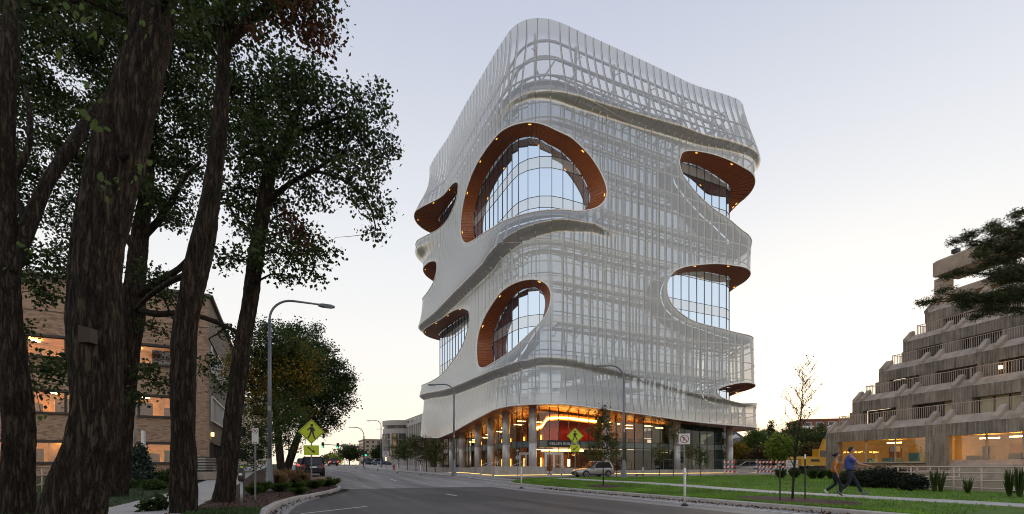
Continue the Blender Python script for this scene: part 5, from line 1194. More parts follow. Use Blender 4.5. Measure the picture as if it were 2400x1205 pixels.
tree('linden_tree', 'stout linden standing back beside the path fork, with long limbs reaching right',
     (pw([(262, 1165, 19), (270, 1120, 19), (283, 1000, 19), (298, 850, 19), (308, 740, 19.1), (318, 640, 19.2), (330, 540, 19.4), (345, 440, 19.6), (350, 340, 19.8), (355, 240, 20), (370, 100, 20.3)]), [.60, .48, .44, .42, .46, .36, .3, .24, .18, .13, .07]),
     [(pw([(315, 720, 19.1), (360, 735, 18.6), (420, 735, 18.2), (480, 745, 17.8), (550, 775, 17.5), (585, 790, 17.4)]), [.16, .14, .12, .10, .07, .03]), (pw([(312, 700, 19.1), (370, 660, 18.8), (420, 630, 18.6), (455, 590, 18.5)]), [.17, .15, .12, .08]),
      (pw([(330, 560, 19.4), (385, 500, 19.1), (430, 420, 19), (470, 380, 19)]), [.16, .13, .10, .05]), (pw([(325, 600, 19.2), (280, 520, 19.8), (250, 420, 20.2), (240, 300, 20.6)]), [.17, .13, .10, .06])],
     [(l_dark, cl([q for q in back if q[0] > 180], 20, 430, 2.5)+cl([(495, 860, .45), (520, 905, .35), (530, 760, .4), (560, 800, .4), (470, 690, .4), (345, 870, .6), (385, 900, .5), (325, 925, .45), (395, 700, .55), (250, 620, .7), (350, 640, .55), (440, 760, .35), (360, 770, .45)], 18, 420, .8))], .115, 23, n=72, ridge=.022)
tree('linden_tree', 'dark linden trunk with one thick limb forking low, left of the massive linden',
     (pw([(38, 1215, 12), (40, 1150, 12), (42, 1000, 12), (30, 850, 12), (20, 700, 12), (14, 560, 12.1), (10, 400, 12.2), (12, 250, 12.3), (25, 90, 12.5), (30, -60, 12.7)]), [.44, .37, .33, .29, .25, .23, .22, .21, .18, .12]),
     [(pw([(22, 640, 12), (55, 555, 12.4), (110, 430, 13), (170, 340, 13.5), (215, 270, 14), (275, 195, 14.6)]), [.20, .19, .17, .16, .14, .08]), (pw([(70, 520, 12.5), (30, 440, 13), (70, 330, 13.4), (60, 200, 13.8)]), [.12, .10, .08, .05])],
     [(l_dark, cl([q for q in back if q[0] <= 180], 21, 430, 2.5)+cl([(130, 600, .8), (105, 680, .6), (165, 640, .6), (60, 620, .8), (30, 800, .5), (60, 770, .45), (100, 870, .55), (140, 850, .5), (110, 920, .4), (200, 700, .4)], 15.5, 430, .8))], .115, 24, n=72, ridge=.022)
bigt = tree('linden_tree', 'massive leaning linden with deeply ridged bark, carrying a small wooden bird box',
     (pw([(170, 1320, 8.6), (172, 1205, 8.6), (215, 1050, 8.6), (229, 950, 8.6), (224, 800, 8.6), (222, 700, 8.6), (226, 600, 8.65), (248, 480, 8.7), (285, 330, 8.8), (330, 180, 8.9), (365, 40, 9.0), (385, -120, 9.2)]), [.60, .50, .41, .40, .42, .39, .40, .42, .41, .39, .31, .24]),
     [(pw([(350, 90, 8.9), (320, 20, 9.0), (300, -120, 9.2)]), [.22, .2, .14]), (pw([(282, 380, 8.7), (300, 360, 8.35)]), [.10, .04])],
     [(l_dark, cl([(240, -30, .6), (150, -10, .5), (420, -30, .6), (90, 20, .4)], 9.0, 500, .5))], .11, 25, n=120, ridge=.026)
bb = P(196, 785, 8.13); MB().prism([bb+Vector((-.1, 0, -.12)), bb+Vector((.1, 0, -.12)), bb+Vector((.1, 0, .12)), bb+Vector((-.1, 0, .17))], (0, .16, 0)).build('bird_box', M('box_wood', (.035, .02, .014), .8), bigt)
# sprays of larger, closer leaves: each leaf on its own
def leaf_proto():
    pts = [(0, 0, 0), (.30, .14, .03), (.42, .45, .05), (.30, .78, .03), (0, 1.08, -.06), (-.30, .78, .03), (-.42, .45, .05), (-.30, .14, .03), (0, .5, -.03)]
    mb = MB().add(pts, [(0, 1, 8), (1, 2, 8), (2, 3, 8), (3, 4, 8), (4, 5, 8), (5, 6, 8), (6, 7, 8), (7, 0, 8)]); me = mb.mesh('leaf', l_big)
    at = me.attributes.new('tone', 'FLOAT', 'POINT'); at.data.foreach_set('value', [.45]*9); return me
leafm = leaf_proto()
def spray(label, pts, Y, size=.13, seed=1):
    r = random.Random(seed); c0 = P(pts[0][0], pts[0][1]-40, Y); o = thing('leaf_spray', label, 'leaves', c0, world=True)
    st_ = [P(a, b-12, Y+.02*i) for i, (a, b) in enumerate(pts)]
    MB().tube([c0]+st_, .006, 5).build('twig', m_bark, o, fix=False)
    for a, b in pts:
        for q in range(r.choice((1, 2))):
            l = obj('leaf', leafm, o); p = P(a+r.uniform(-8, 8), b+r.uniform(-8, 8), Y+r.uniform(-.1, .1)); l.location = p-c0; s = size*r.uniform(.55, .95); l.scale = (s, s, s); l.rotation_euler = (r.uniform(-2.2, -1.2), r.uniform(-.5, .5), r.uniform(-.9, .9))
spray('bright green heart-shaped linden leaves hanging across the top of the dark crown', [(155, 12), (180, 30), (203, 48), (220, 70), (232, 92), (128, 8), (190, 15), (215, 45), (95, 95), (132, 118)], 6.6, .135, 3)
spray('bright linden leaves along a twig crossing the big trunk under the limb', [(170, 245), (182, 252), (195, 262), (206, 270), (218, 278), (228, 288), (245, 300), (205, 195), (170, 150), (232, 235)], 6.8, .13, 4)
spray('cluster of green linden leaves sprouting from a knot of the big trunk', [(228, 400), (240, 412), (252, 425), (265, 418), (275, 432), (240, 440), (256, 452), (310, 415), (330, 405), (345, 480), (330, 385), (355, 375)], 7.6, .12, 5)
spray('few bright leaves beside the top of the big trunk', [(408, 25), (345, 75), (330, 45), (445, 118), (440, 130), (318, 20), (300, 85)], 7.4, .12, 6)
spray('low leaves of a twig in front of the dark trunk at the edge', [(45, 572), (60, 580), (72, 590), (15, 625), (95, 975), (88, 980), (104, 978)], 9, .13, 7)
# --- street trees further up the left pavement
def round_tree(name, label, px, base_py, Y, blobs, mats, leaf=.16, seed=1, n=300, tr=.16, group=None, barkm=None, per=14, spread=.3, base_z=None, dy=1.5, droop=.3, lean=0):
    rnd = random.Random(seed); b = P(px, 1092, Y); b.z = (hxy(b.x, b.y)+.15) if base_z is None else base_z
    top = max(P(a, c, Y).z for a, c, r in blobs); mid = P(sum(q[0] for q in blobs)/len(blobs), sum(q[1] for q in blobs)/len(blobs), Y)
    t = ([b-Vector((0, 0, .1)), b.lerp(mid, .35)+Vector((lean, 0, 0)), b.lerp(mid, .75), mid+Vector((0, 0, (top-mid.z)*.5))], [tr*1.25, tr, tr*.8, tr*.3])
    blobs = list(blobs)
    for a, c, r in list(blobs):
        for _ in range(2):
            w_ = rnd.uniform(0, 6.28); k_ = r*rnd.uniform(.9, 1.25)*F/Y; blobs.append((a+k_*math.cos(w_), c+k_*math.sin(w_)*.8, r*rnd.uniform(.28, .5)))
    n = n*.8; gs = []
    for mt, frac, sel in mats:
        gs.append((mt, [(P(a, c, Y+rnd.uniform(-dy, dy)), r, int(n*r*r*frac)) for a, c, r in blobs if sel is None or sel(a, c)]))
    return tree(name, label, t, [], [g for g in gs if g[1]], leaf, seed, group, barkm or m_bark, 8, per, spread, True, 'tree', droop)
round_tree('street_tree', 'street tree with yellow turning leaves behind the lamp post', 662, 1100, 33, [(640, 800, 1.6), (600, 830, 1.5), (680, 830, 1.6), (640, 870, 1.7), (590, 900, 1.4), (690, 900, 1.5), (640, 940, 1.4), (600, 970, 1.1), (680, 970, 1.1), (625, 770, 1.0), (560, 860, 1.2), (700, 870, 1.4), (650, 1000, .8)], [(l_green, 1, None), (l_yellow, .6, lambda a, c: 820 < c < 980)], .13, 31, 300, .28)
round_tree('street_tree', 'full dark green street tree leaning over the parked dark car', 668, 1098, 42, [(700, 800, 1.8), (740, 830, 1.9), (770, 870, 1.7), (790, 920, 1.5), (805, 945, .9), (750, 920, 2.0), (710, 870, 2.0), (760, 970, 1.4), (720, 970, 1.6), (785, 985, .8), (700, 930, 1.8), (680, 780, 1.2), (800, 900, 1.0), (740, 1010, .9), (655, 860, 1.8)], [(l_green, 1, None), (l_dark, .5, None)], .16, 32, 260, .35)
round_tree('young_tree', 'slim young tree with fine leaves beside the pedestrian sign on the left', 676, 1125, 27.5, [(676, 960, .8), (660, 990, .7), (690, 1000, .8), (670, 1025, .7), (690, 1040, .55), (655, 1035, .6), (700, 975, .5)], [(l_green, 1, None)], .09, 33, 420, .05, dy=.4, spread=.18)
round_tree('shrub_tree', 'leafy shrub growing against the brick building wall by the path', 595, 1095, 46, [(575, 1010, 1.2), (600, 1030, 1.3), (570, 1050, 1.2), (610, 1060, 1.2), (590, 1080, 1.0), (625, 1040, .9), (620, 1000, 1.0)], [(l_green, 1, None)], .14, 34, 260, .07)
round_tree('far_tree', 'round clipped-looking tree at the crest of the street', 819, 1085, 125, [(805, 1062, 1.5), (820, 1055, 1.7), (834, 1062, 1.6), (812, 1070, 1.4), (828, 1070, 1.4)], [(l_green, 1, None)], .34, 35, 150, .15, dy=.8, spread=.5)
round_tree('far_tree', 'dark round tree in front of the far tan office', 902, 1085, 130, [(890, 1060, 1.9), (905, 1050, 2.0), (915, 1065, 1.9), (898, 1070, 1.6), (880, 1066, 1.2)], [(l_dark, 1, None), (l_green, .6, None)], .34, 36, 150, .2, dy=1, spread=.5)
for i, (px, Y, w) in enumerate(((778, 170, 2), (790, 150, 1.6), (768, 190, 2.2))):
    round_tree('far_bush', ('sparse glowing bush on the horizon left of the far car', 'low green hedge bush beyond the far car', 'small bush at the vanishing end of the street')[i], px, 1085, Y, [(px-6, 1074, w*.7), (px+5, 1072, w*.8), (px, 1078, w*.8)], [((l_olive, l_lime, l_green)[i], 1, None)], .4, 37+i, 90, .1, dy=.6, spread=.5)
# trees along the tower's left flank
for i, (px, Y, h, mt) in enumerate(((935, 88, 1040, l_olive), (955, 80, 1042, l_green), (975, 74, 1035, l_olive), (1000, 70, 1045, l_rust), (1020, 66, 1050, l_olive))):
    round_tree('flank_tree', ('reddish young tree beside the hydrant', 'green young tree along the long planter', 'thin olive young tree along the long planter', 'rust-leaved young tree by the planter end', 'olive young tree nearest the flank lamp post')[i], px, 1100, Y, [(px-9, h+8, .9), (px+8, h, 1.0), (px, h+20, 1.0), (px-4, h-10, .7), (px+10, h+24, .8), (px-12, h+28, .7)], [(mt, 1, None), (l_green, .5, None)], .17, 50+i, 150, .06, dy=.5, spread=.26, barkm=m_bark2)
# --- young trees on the lawn and along the tower front
round_tree('young_tree', 'young tree with olive leaves on the lawn in front of the silver car', 1414, 1135, 26.8, [(1414, 960, .22), (1408, 985, .38), (1424, 1000, .42), (1402, 1015, .42), (1420, 1032, .5), (1390, 1048, .42), (1436, 1052, .42), (1412, 1064, .5), (1382, 1064, .3), (1440, 1030, .3)], [(l_olive, 1, None), (l_green, .6, None)], .085, 60, 600, .035, dy=.3, spread=.13, base_z=.35, barkm=m_bark2)
for i, (px, top, Y, mt, lab) in enumerate(((1445, 1062, 52, l_rust, 'thin reddish young tree behind the silver car'), (1545, 1040, 51, l_olive, 'olive young tree by the tower front, near the green scooter'), (1578, 990, 54, l_olive, 'tall thin young tree beside the tower column'), (1612, 1030, 52, l_olive, 'young tree with yellowish leaves behind the right no parking sign'), (1642, 1046, 53, l_green, 'small conical green tree by the tower front glass'))):
    y0 = top
    round_tree('young_tree', lab, px, 1105, Y, [(px, y0, .35), (px-7, y0+12, .55), (px+8, y0+20, .6), (px-3, y0+30, .65), (px+10, y0+36, .5)], [(mt, 1, None)], .12, 61+i, 330, .04, dy=.3, spread=.17, barkm=m_bark2)
# --- trees behind the building site
l_far = LEAF('far_leaves', (.05, .09, .02), (.17, .24, .05), .6)  # brighter green for far trees, backlight put into the leaf colour
far = [('leafy green tree beside the right corner of the tower', 1765, 1040, 95, [(1748, 1050, 2), (1765, 1035, 2.3), (1780, 1050, 2.2), (1760, 1065, 2), (1775, 1022, 1.6), (1768, 1004, .9)], l_far),
       ('orange and green tree at the foot of the tower corner', 1728, 1060, 92, [(1722, 1060, 1.6), (1735, 1062, 1.6), (1728, 1048, 1.3), (1740, 1074, 1.3)], l_yellow),
       ('lime green maple behind the road closed barricade', 1835, 1045, 80, [(1818, 1050, 1.7), (1835, 1042, 1.8), (1852, 1050, 1.7), (1828, 1062, 1.5), (1846, 1064, 1.5), (1836, 1034, 1.1)], l_lime),
       ('dark low crab apple tree behind the site fence', 1790, 1060, 88, [(1782, 1062, 1.3), (1796, 1056, 1.4), (1806, 1064, 1.3), (1772, 1068, 1.0)], l_rust),
       ('broad dark green tree on the hill below the apartment block', 1930, 1040, 105, [(1905, 1035, 2.4), (1925, 1025, 2.4), (1940, 1040, 2.6), (1895, 1050, 2.2), (1920, 1055, 2.4), (1945, 1060, 2.2), (1880, 1030, 1.8)], l_green),
       ('tall yellow green tree behind the spruce', 1858, 1020, 125, [(1845, 1018, 2), (1862, 1008, 1.8), (1875, 1020, 2), (1855, 1030, 2.2), (1868, 1034, 2)], l_olive),
       ('golden tree among the houses left of the spruce', 1790, 1018, 130, [(1785, 1025, 1.8), (1797, 1018, 1.6), (1775, 1035, 1.7)], l_olive),
       ('bronze leaved tree beside the excavator', 1893, 1060, 78, [(1885, 1055, 1.1), (1898, 1050, 1.2), (1890, 1066, 1.1), (1905, 1062, 1.0)], l_rust)]
for i, (lab, px, py, Y, bl, mt) in enumerate(far):
    round_tree('background_tree', lab, px, py, Y, bl, [(mt, 1.1, None), (l_far, .3, None)], .27, 80+i, 170, .16, dy=1, spread=.42, base_z=.3)
sp = P(1808, 1092, 100); sb_ = []
for k in range(11):
    f = k/10; sb_.append((Vector((sp.x, sp.y, 2.2+8.2*f)), ((1-f)*1.9+.25, (1-f)*1.9+.25, .5), int(420*(1.1-f))))
tree('spruce_tree', 'tall narrow dark spruce behind the houses', ([Vector((sp.x, sp.y, 0)), Vector((sp.x, sp.y, 5)), Vector((sp.x, sp.y, 10.6))], [.22, .16, .03]), [], [(l_pine, sb_)], .28, 95, None, m_pbark, 8, 12, .25)
# --- bare sapling with stakes
def sapling():
    b = ST(15.9, 10.9, LZ(15.9, 10.9)); Y = b.y; r = random.Random(4); px0 = 1200+F*b.x/Y
    o = thing('bare_sapling', 'nearly leafless young tree between two green stakes in the mulch ring', 'tree', b, world=True)
    top = P(1880, 862, Y); pts = [b, P(1862, 1090, Y), P(1868, 1030, Y), P(1876, 985, Y), P(1880, 930, Y+.1), top]
    mb = MB(); wood(mb, pts, [.05, .042, .038, .026, .014, .005], 8, r, .04); mb.build('trunk', m_bark2, o, True)
    tw = MB(); tips = []
    for i in range(30):
        f = .28+.68*i/30; q = b.lerp(top, f)+Vector((.12*f, 0, 0)); q = min((Vector(v) for v in mb.v), key=lambda v: abs(v.z-q.z))
        a = r.uniform(0, 6.28); L = r.uniform(.5, 1.15)*(1.15-f*.75); e = q+Vector((math.cos(a)*L*.85, math.sin(a)*L*.6, L*.85)); p = crook(q, e, 4, r, .05); tw.tube(p, [.018*(1.2-f), .014*(1.2-f), .011*(1.2-f), .008, .005], 5)
        for _ in range(6):
            s_ = p[r.randint(1, 4)]; a = r.uniform(0, 6.28); l2 = r.uniform(.15, .45); e2 = s_+Vector((math.cos(a)*l2*.6, math.sin(a)*l2*.6, l2*.8)); tw.tube([s_, s_.lerp(e2, .5)+Vector((0, 0, .02)), e2], [.008, .006, .004], 4); tips.append(e2)
    tw.build('branches', m_bark2, o, True, fix=False, kind='stuff')
    rs = np.random.RandomState(2); C = np.array([list(t) for t in tips if r.random() < .7 and t.z > 2.3]); obj('crown', leaf_mesh('crown', C, .06, l_olive, rs), o, 'stuff')
    m_stake = M('green_stake', (.015, .03, .018), .6)
    for s in ((1828, 1168), (1887, 1172)):
        q = P(*s, Y-.15); q.z = LZ(15.9, 10.9)-.05; t = thing('tree_stake', ('green metal stake left of the bare sapling', 'green metal stake right of the bare sapling, with a white top')[s[0] > 1850], 'stake', q, world=True)
        MB().box(q+Vector((0, 0, .82 if s[0] > 1850 else .62)), (.035, .035, 1.64 if s[0] > 1850 else 1.24)).build('post', m_stake, t); MB().box(q+Vector((0, 0, 1.56 if s[0] > 1850 else 1.16)), (.04, .04, .16)).build('cap', m_white if s[0] > 1850 else m_stake, t)
sapling()
# --- pine on the terrace
def pine():
    b = TP(14.2, 3.6, 4.7); r = random.Random(9); limbs = []; cls = []
    Y = b.y
    top = b+Vector((.5, 0, 15))
    for tipx, tipy, y0 in ((2172, 712, 690), (2230, 640, 655), (2250, 560, 600), (2300, 560, 590), (2210, 690, 700), (2290, 690, 680), (2340, 530, 570), (2330, 640, 640), (2280, 610, 620), (2260, 735, 715), (2340, 700, 690), (2380, 520, 540)):
        e = P(tipx, tipy, Y-2.5+r.uniform(-1.5, 1.5)); q = P(2420, y0+10, Y); limbs.append(([q, q.lerp(e, .5)+Vector((0, 0, .25)), e], [.10, .07, .02]))
        for f in (.3, .45, .6, .75, .88, 1.0):
            c = q.lerp(e, f)+Vector((r.gauss(0, .25), r.gauss(0, .5), .1+r.gauss(0, .2))); rr = .95*(1.15-f*.6); cls.append((c, (rr*.9, rr*.9, rr*.34), int(330*rr)))
    tree('pine_tree', 'spreading dark pine growing over the terrace railings', ([b, b+Vector((.2, 0, 6)), b+Vector((.4, 0, 11)), top], [.3, .24, .16, .04]), limbs, [(l_pine, cls)], .17, 96, None, m_pbark, 8, 12, .14, False, 'tree', .0, .22)
pine()
# --- shrubs, grass tufts, boulders
def bush(name, label, p, r, mt, n, leaf, seed, group=None, cat='shrub', h=.8):
    rs = np.random.RandomState(seed); o = thing(name, label, cat, p, world=True, group=group); rnd = random.Random(seed)
    tw = MB()
    for k in range(9): a = rnd.uniform(0, 6.28); tw.tube([p, p+Vector((math.cos(a)*r*.4, math.sin(a)*r*.4, r*h*.5)), p+Vector((math.cos(a)*r*.8, math.sin(a)*r*.8, r*h*rnd.uniform(.7, 1.1)))], [.02, .014, .006], 5)
    tw.build('stems', m_bark, o, fix=False, kind='stuff')
    cl_ = [(p+Vector((rnd.uniform(-.55, .55)*r, rnd.uniform(-.55, .55)*r, r*h*rnd.uniform(.35, .75))), (r*.55, r*.55, r*h*.45), n//6) for _ in range(6)]
    obj('foliage', leaf_mesh('foliage', clumps(cl_, rs, 12, r*.14), leaf, mt, rs, -.2), o, 'stuff'); return o
def tuft(name, label, p, r, h, mt, n, seed, group=None, wd=.012, cat='grass clump', out=.55):
    n = int(n*2.6); wd = wd*.5; out = out*1.35
    rs = np.random.RandomState(seed); a = rs.uniform(0, 2*np.pi, n); b = rs.uniform(0, 1, n)**.7; base = np.stack([np.cos(a)*b*r*.3, np.sin(a)*b*r*.3, np.zeros(n)], 1)
    hh = h*rs.uniform(.55, 1.1, n); lean = r*rs.uniform(.3, 1.1, n)*out; dirv = np.stack([np.cos(a), np.sin(a), np.zeros(n)], 1); mid = base+dirv*(lean*.35)[:, None]; mid[:, 2] = hh*.65; tip = base+dirv*lean[:, None]; tip[:, 2] = hh*rs.uniform(.8, 1.05, n)
    sd = np.stack([-np.sin(a), np.cos(a), np.zeros(n)], 1)*wd; V = np.stack([base-sd, base+sd, mid+sd*.8, tip, mid-sd*.8], 1).reshape(-1, 3)
    me = bpy.data.meshes.new('blades'); me.from_pydata(V.tolist(), [], [(5*i, 5*i+1, 5*i+2, 5*i+3, 5*i+4) for i in range(n)]); me.update(); at = me.attributes.new('tone', 'FLOAT', 'POINT'); at.data.foreach_set('value', np.repeat(rs.beta(2, 2, n), 5).astype(np.float32)); me.materials.append(mt)
    o = thing(name, label, cat, p, group=group); obj('blades', me, o, 'stuff'); return o
def gp(px, py, zf=None, z=None):
    """ground point under a pixel"""
    Y = 20.0
    for _ in range(30):
        x = (px-1200)/F*Y; s = DR.x*x+DR.y*Y; t = DL.x*x+DL.y*Y; zz = (z if z is not None else (zf or (lambda a, b: hz(a, b)+.15))(s, t)); d = (py-1092)/F
        if abs(d) < 1e-4: break
        Y = .5*Y+.5*max(5, min(140, (EYE-zz)/d)) if d > 0 else Y
    p = P(px, py, Y); return Vector((p.x, p.y, zz)), s, t
for i, (px, Y, r, h, mt, n, lab) in enumerate([(668, 27, .6, .85, l_dry, 260, 'tan feather grass clump behind the lamp post base'), (690, 28, .6, .9, l_dry, 260, 'pale plume grass clump left of the boulders'), (650, 25, .6, .75, l_dry, 260, 'dry fountain grass clump next to the lamp post'), (710, 27.5, .5, .7, l_dry, 200, 'dry grass clump just behind the sign post'),
        (655, 22, .5, .4, l_grass, 220, 'green grass clump in front of the lamp post'), (690, 23, .6, .42, l_grass, 260, 'broad green grass clump in the mulch bed'), (735, 25, .6, .45, l_grass, 260, 'green grass clump at the foot of the left pedestrian sign'), (765, 27, .55, .42, l_grass, 260, 'grass clump at the rounded kerb nose'), (780, 28.5, .5, .4, l_grass, 220, 'small grass clump at the tip of the bed'), (612, 21, .5, .5, l_grass, 200, 'green tuft beside the lamp post in the mulch'), (595, 19.5, .4, .4, l_grass, 160, 'small tuft near the parking meter'), (760, 30, .5, .4, l_grass, 200, 'tuft behind the boulders'), (700, 20.8, .45, .3, l_grass, 180, 'low tuft by the kerb of the mulch bed')]):
    q = P(px, 1092, Y); s, t = DR.dot(q), DL.dot(q); tuft('grass_clump', lab, ST(s, t, BZ(s, t)), r, h, mt, n, 100+i)
def boulder(label, px, py, Y, size, seed):
    q = P(px, py, Y); s, t = DR.dot(q), DL.dot(q); p = ST(s, t, BZ(s, t)-.05); r = random.Random(seed); bm = bmesh.new(); bmesh.ops.create_icosphere(bm, subdivisions=3, radius=1)
    ph = [Vector((r.gauss(0, 1), r.gauss(0, 1), r.gauss(0, 1))) for _ in range(6)]
    for v in bm.verts:
        f = 1+sum(.09*math.sin(2.2*v.co.dot(k)+i) for i, k in enumerate(ph)); v.co = Vector((v.co.x*size[0]*f, v.co.y*size[1]*f, max(-.1, v.co.z)*size[2]*f))
    me = bpy.data.meshes.new('boulder'); bm.to_mesh(me); bm.free(); me.materials.append(m_rock); me.polygons.foreach_set('use_smooth', [True]*len(me.polygons)); o = obj('boulder', me); o.location = p; tag(o, label, 'boulder')
m_rock = M('pink_granite', (.30, .17, .12), .85, 0, .3, 3, .5, 12)
boulder('largest pinkish boulder right of the sign post in the planting bed', 745, 1120, 28.5, (.62, .45, .42), 1); boulder('low pinkish boulder left of the sign post in the planting bed', 722, 1117, 29, (.55, .4, .32), 2); boulder('small pinkish boulder at the back of the planting bed', 738, 1112, 31, (.3, .3, .3), 3)
# right-hand shrubs and tufts by the ramp
for i, (px, py, Y, r, lab) in enumerate([(2015, 1120, 25, .95, 'large dark shrub right behind the walking pair'), (2055, 1120, 24.5, 1.05, 'broad dark shrub in the middle of the shrub row'), (2090, 1125, 23.5, .95, 'dark shrub next to the curved ramp rail'), (2135, 1140, 21.5, .5, 'small round dark shrub standing alone in front of the ramp wall'), (1985, 1112, 27, .8, 'green leafy shrub at the brick base'), (2080, 1105, 27, .8, 'green shrub behind the shrub row')]):
    q = P(px, 1092, Y); s, t = DR.dot(q), DL.dot(q); bush('shrub', lab, ST(s, t, LZ(s, t)-.02), r, l_shrub if i < 4 else l_green, 2400 if i != 3 else 1200, .075, 130+i, h=.85 if i != 3 else 1.3)
for i, (px, Y, lab) in enumerate([(2190, 20.5, 'tall narrow grass clump left of the ramp rail post'), (2204, 20.6, 'second narrow grass clump close beside the first at the ramp'), (2268, 19.2, 'upright grass clump in front of the middle of the ramp wall'), (2365, 17.5, 'tall grass clump near the end of the ramp rail'), (2389, 17.2, 'tall grass clump at the end post of the ramp rail')]):
    q = P(px, 1092, Y); s, t = DR.dot(q), DL.dot(q); tuft('grass_clump', lab, ST(s, t, LZ(s, t)), .22, (1.05, .95, .7, 1.15, 1.2)[i], l_grass, 26, 150+i, wd=.012, out=.45)
for i, (px, Y) in enumerate([(1905, 36), (1922, 36.5), (1830, 38), (1862, 38.5), (1948, 36)]):
    q = P(px, 1092, Y); s, t = DR.dot(q), DL.dot(q); tuft('grass_clump', ('yellow green grass clump by the white edging pipe', 'bushy grass clump at the brick corner', 'dark grass clump left of the sapling, by the far kerb', 'grass clump behind the bare sapling', 'low leafy clump at the corner of the terraced building')[i], ST(s, t, LZ(s, t)), .5, .75, l_grass, 110, 160+i, wd=.022)
# left: spruce shrub, hedges and plants by the brick building
q = P(328, 1092, 27); q.z = hxy(q.x, q.y)+.15
tree('spruce_shrub', 'small blue green spruce in front of the lit brick building windows', ([q, q+Vector((0, 0, 1)), q+Vector((0, 0, 2.0))], [.06, .05, .02]), [], [(LEAF('blue_needles', (.02, .035, .03), (.06, .09, .07), .1), [(q+Vector((0, 0, .3+.33*k)), ((1-k/6)*.85+.1, (1-k/6)*.85+.1, .25), 300) for k in range(6)])], .12, 170, None, m_pbark, 6, 12, .12)
for i, (px, Y, r, mt, lab) in enumerate([(385, 28, .8, l_green, 'green shrub beside the small spruce'), (300, 24, .5, l_grass, 'low green plant in front of the small spruce'), (360, 23, .5, l_green, 'low ground cover at the path edge'), (405, 30, .9, l_dark, 'dark shrub by the stone pylon'), (520, 44, 1.1, l_green, 'shrub at the corner of the brick building'), (370, 12.5, .45, l_dark, 'broad-leaved seedling in front of the forked linden')]):
    q = P(px, 1092, Y); bush('shrub', lab, Vector((q.x, q.y, hxy(q.x, q.y)+.16)), r, mt, 1300 if i < 5 else 130, .09 if i < 5 else .14, 180+i)
def left_region(r):
    return (-18+13.5*r.random(), 12+22*r.random()) if r.random() < .7 else (-2.1+1.6*r.random(), 8+7*r.random())
blades('verge_grass', 16000, left_region, lambda s, t: hz(s, t)+(.17 if s < -4.3 else .2), .09, M('shaded_grass', (.03, .065, .012), .8, 0, .4, 1.2), random.Random(8), 'shaded grass under the lindens', 'grass')  # blades darker than on the mown lawn, shade put into their colour
def litter(name, n, reg, zf, label, seed):
    rs = np.random.RandomState(seed); r = random.Random(seed); C = []
    for _ in range(n):
        s, t = reg(r); p = ST(s, t, zf(s, t)+.012); C.append(list(p))
    obj_ = obj(name, leaf_mesh(name, np.array(C), .075, l_brown, rs, 0.0), None, 'stuff'); tag(obj_, label, 'fallen leaves')
litter('fallen_leaves', 900, lambda r: ((lambda t: (sL(t)-.2-2.0*r.random(), t))(10+19*r.random())), BZ, 'brown fallen leaves scattered over the mulch bed', 3)
litter('gutter_leaves', 500, lambda r: (14.2-.35*abs(r.gauss(0, .6)), 8+17*r.random()), lambda s, t: hz(s, t)+.01, 'brown fallen leaves gathered in the right gutter', 4)
litter('gutter_leaves', 160, lambda r: ((lambda t: (sL(t)+.08+.25*abs(r.gauss(0, .6)), t))(14+14*r.random())), lambda s, t: hz(s, t)+.01, 'brown fallen leaves along the left kerb', 6)
# ------------------------------------------------------------------ street furniture
m_yel = M('fluorescent_sign', (0.55, 0.66, 0.02), .45); m_signw = M('sign_white', (.72, .72, .70), .4); m_signr = M('sign_red', (.28, .015, .025), .4); m_post = M('sign_post', (.22, .22, .21), .6, .4, .15, 6)
m_lampg = M('lamp_pole', (.17, .19, .215), .45, .5, .08, 4)
def flatpoly(pts, c, X, Y, n, off): return [c+X*(a)+Y*(b)+n*off for a, b in pts]
def walker():   # walking figure of the warning sign, unit square, y up
    head = [(.02+.085*math.cos(2*math.pi*k/14), .385+.085*math.sin(2*math.pi*k/14)) for k in range(14)]
    torso = [(-.06, .28), (.08, .29), (.13, .22), (.12, -.02), (-.07, -.02), (-.08, .15)]
    arm1 = [(-.06, .28), (-.08, .17), (-.20, .05), (-.26, .09), (-.14, .22)]; arm2 = [(.10, .27), (.15, .18), (.22, .07), (.17, .03), (.10, .13)]
    leg1 = [(-.07, -.01), (.03, -.01), (-.04, -.18), (-.15, -.42), (-.23, -.39), (-.13, -.17)]; leg2 = [(.02, -.01), (.12, -.01), (.15, -.2), (.25, -.40), (.17, -.43), (.07, -.23)]
    return [head, torso, arm1, arm2, leg1, leg2]
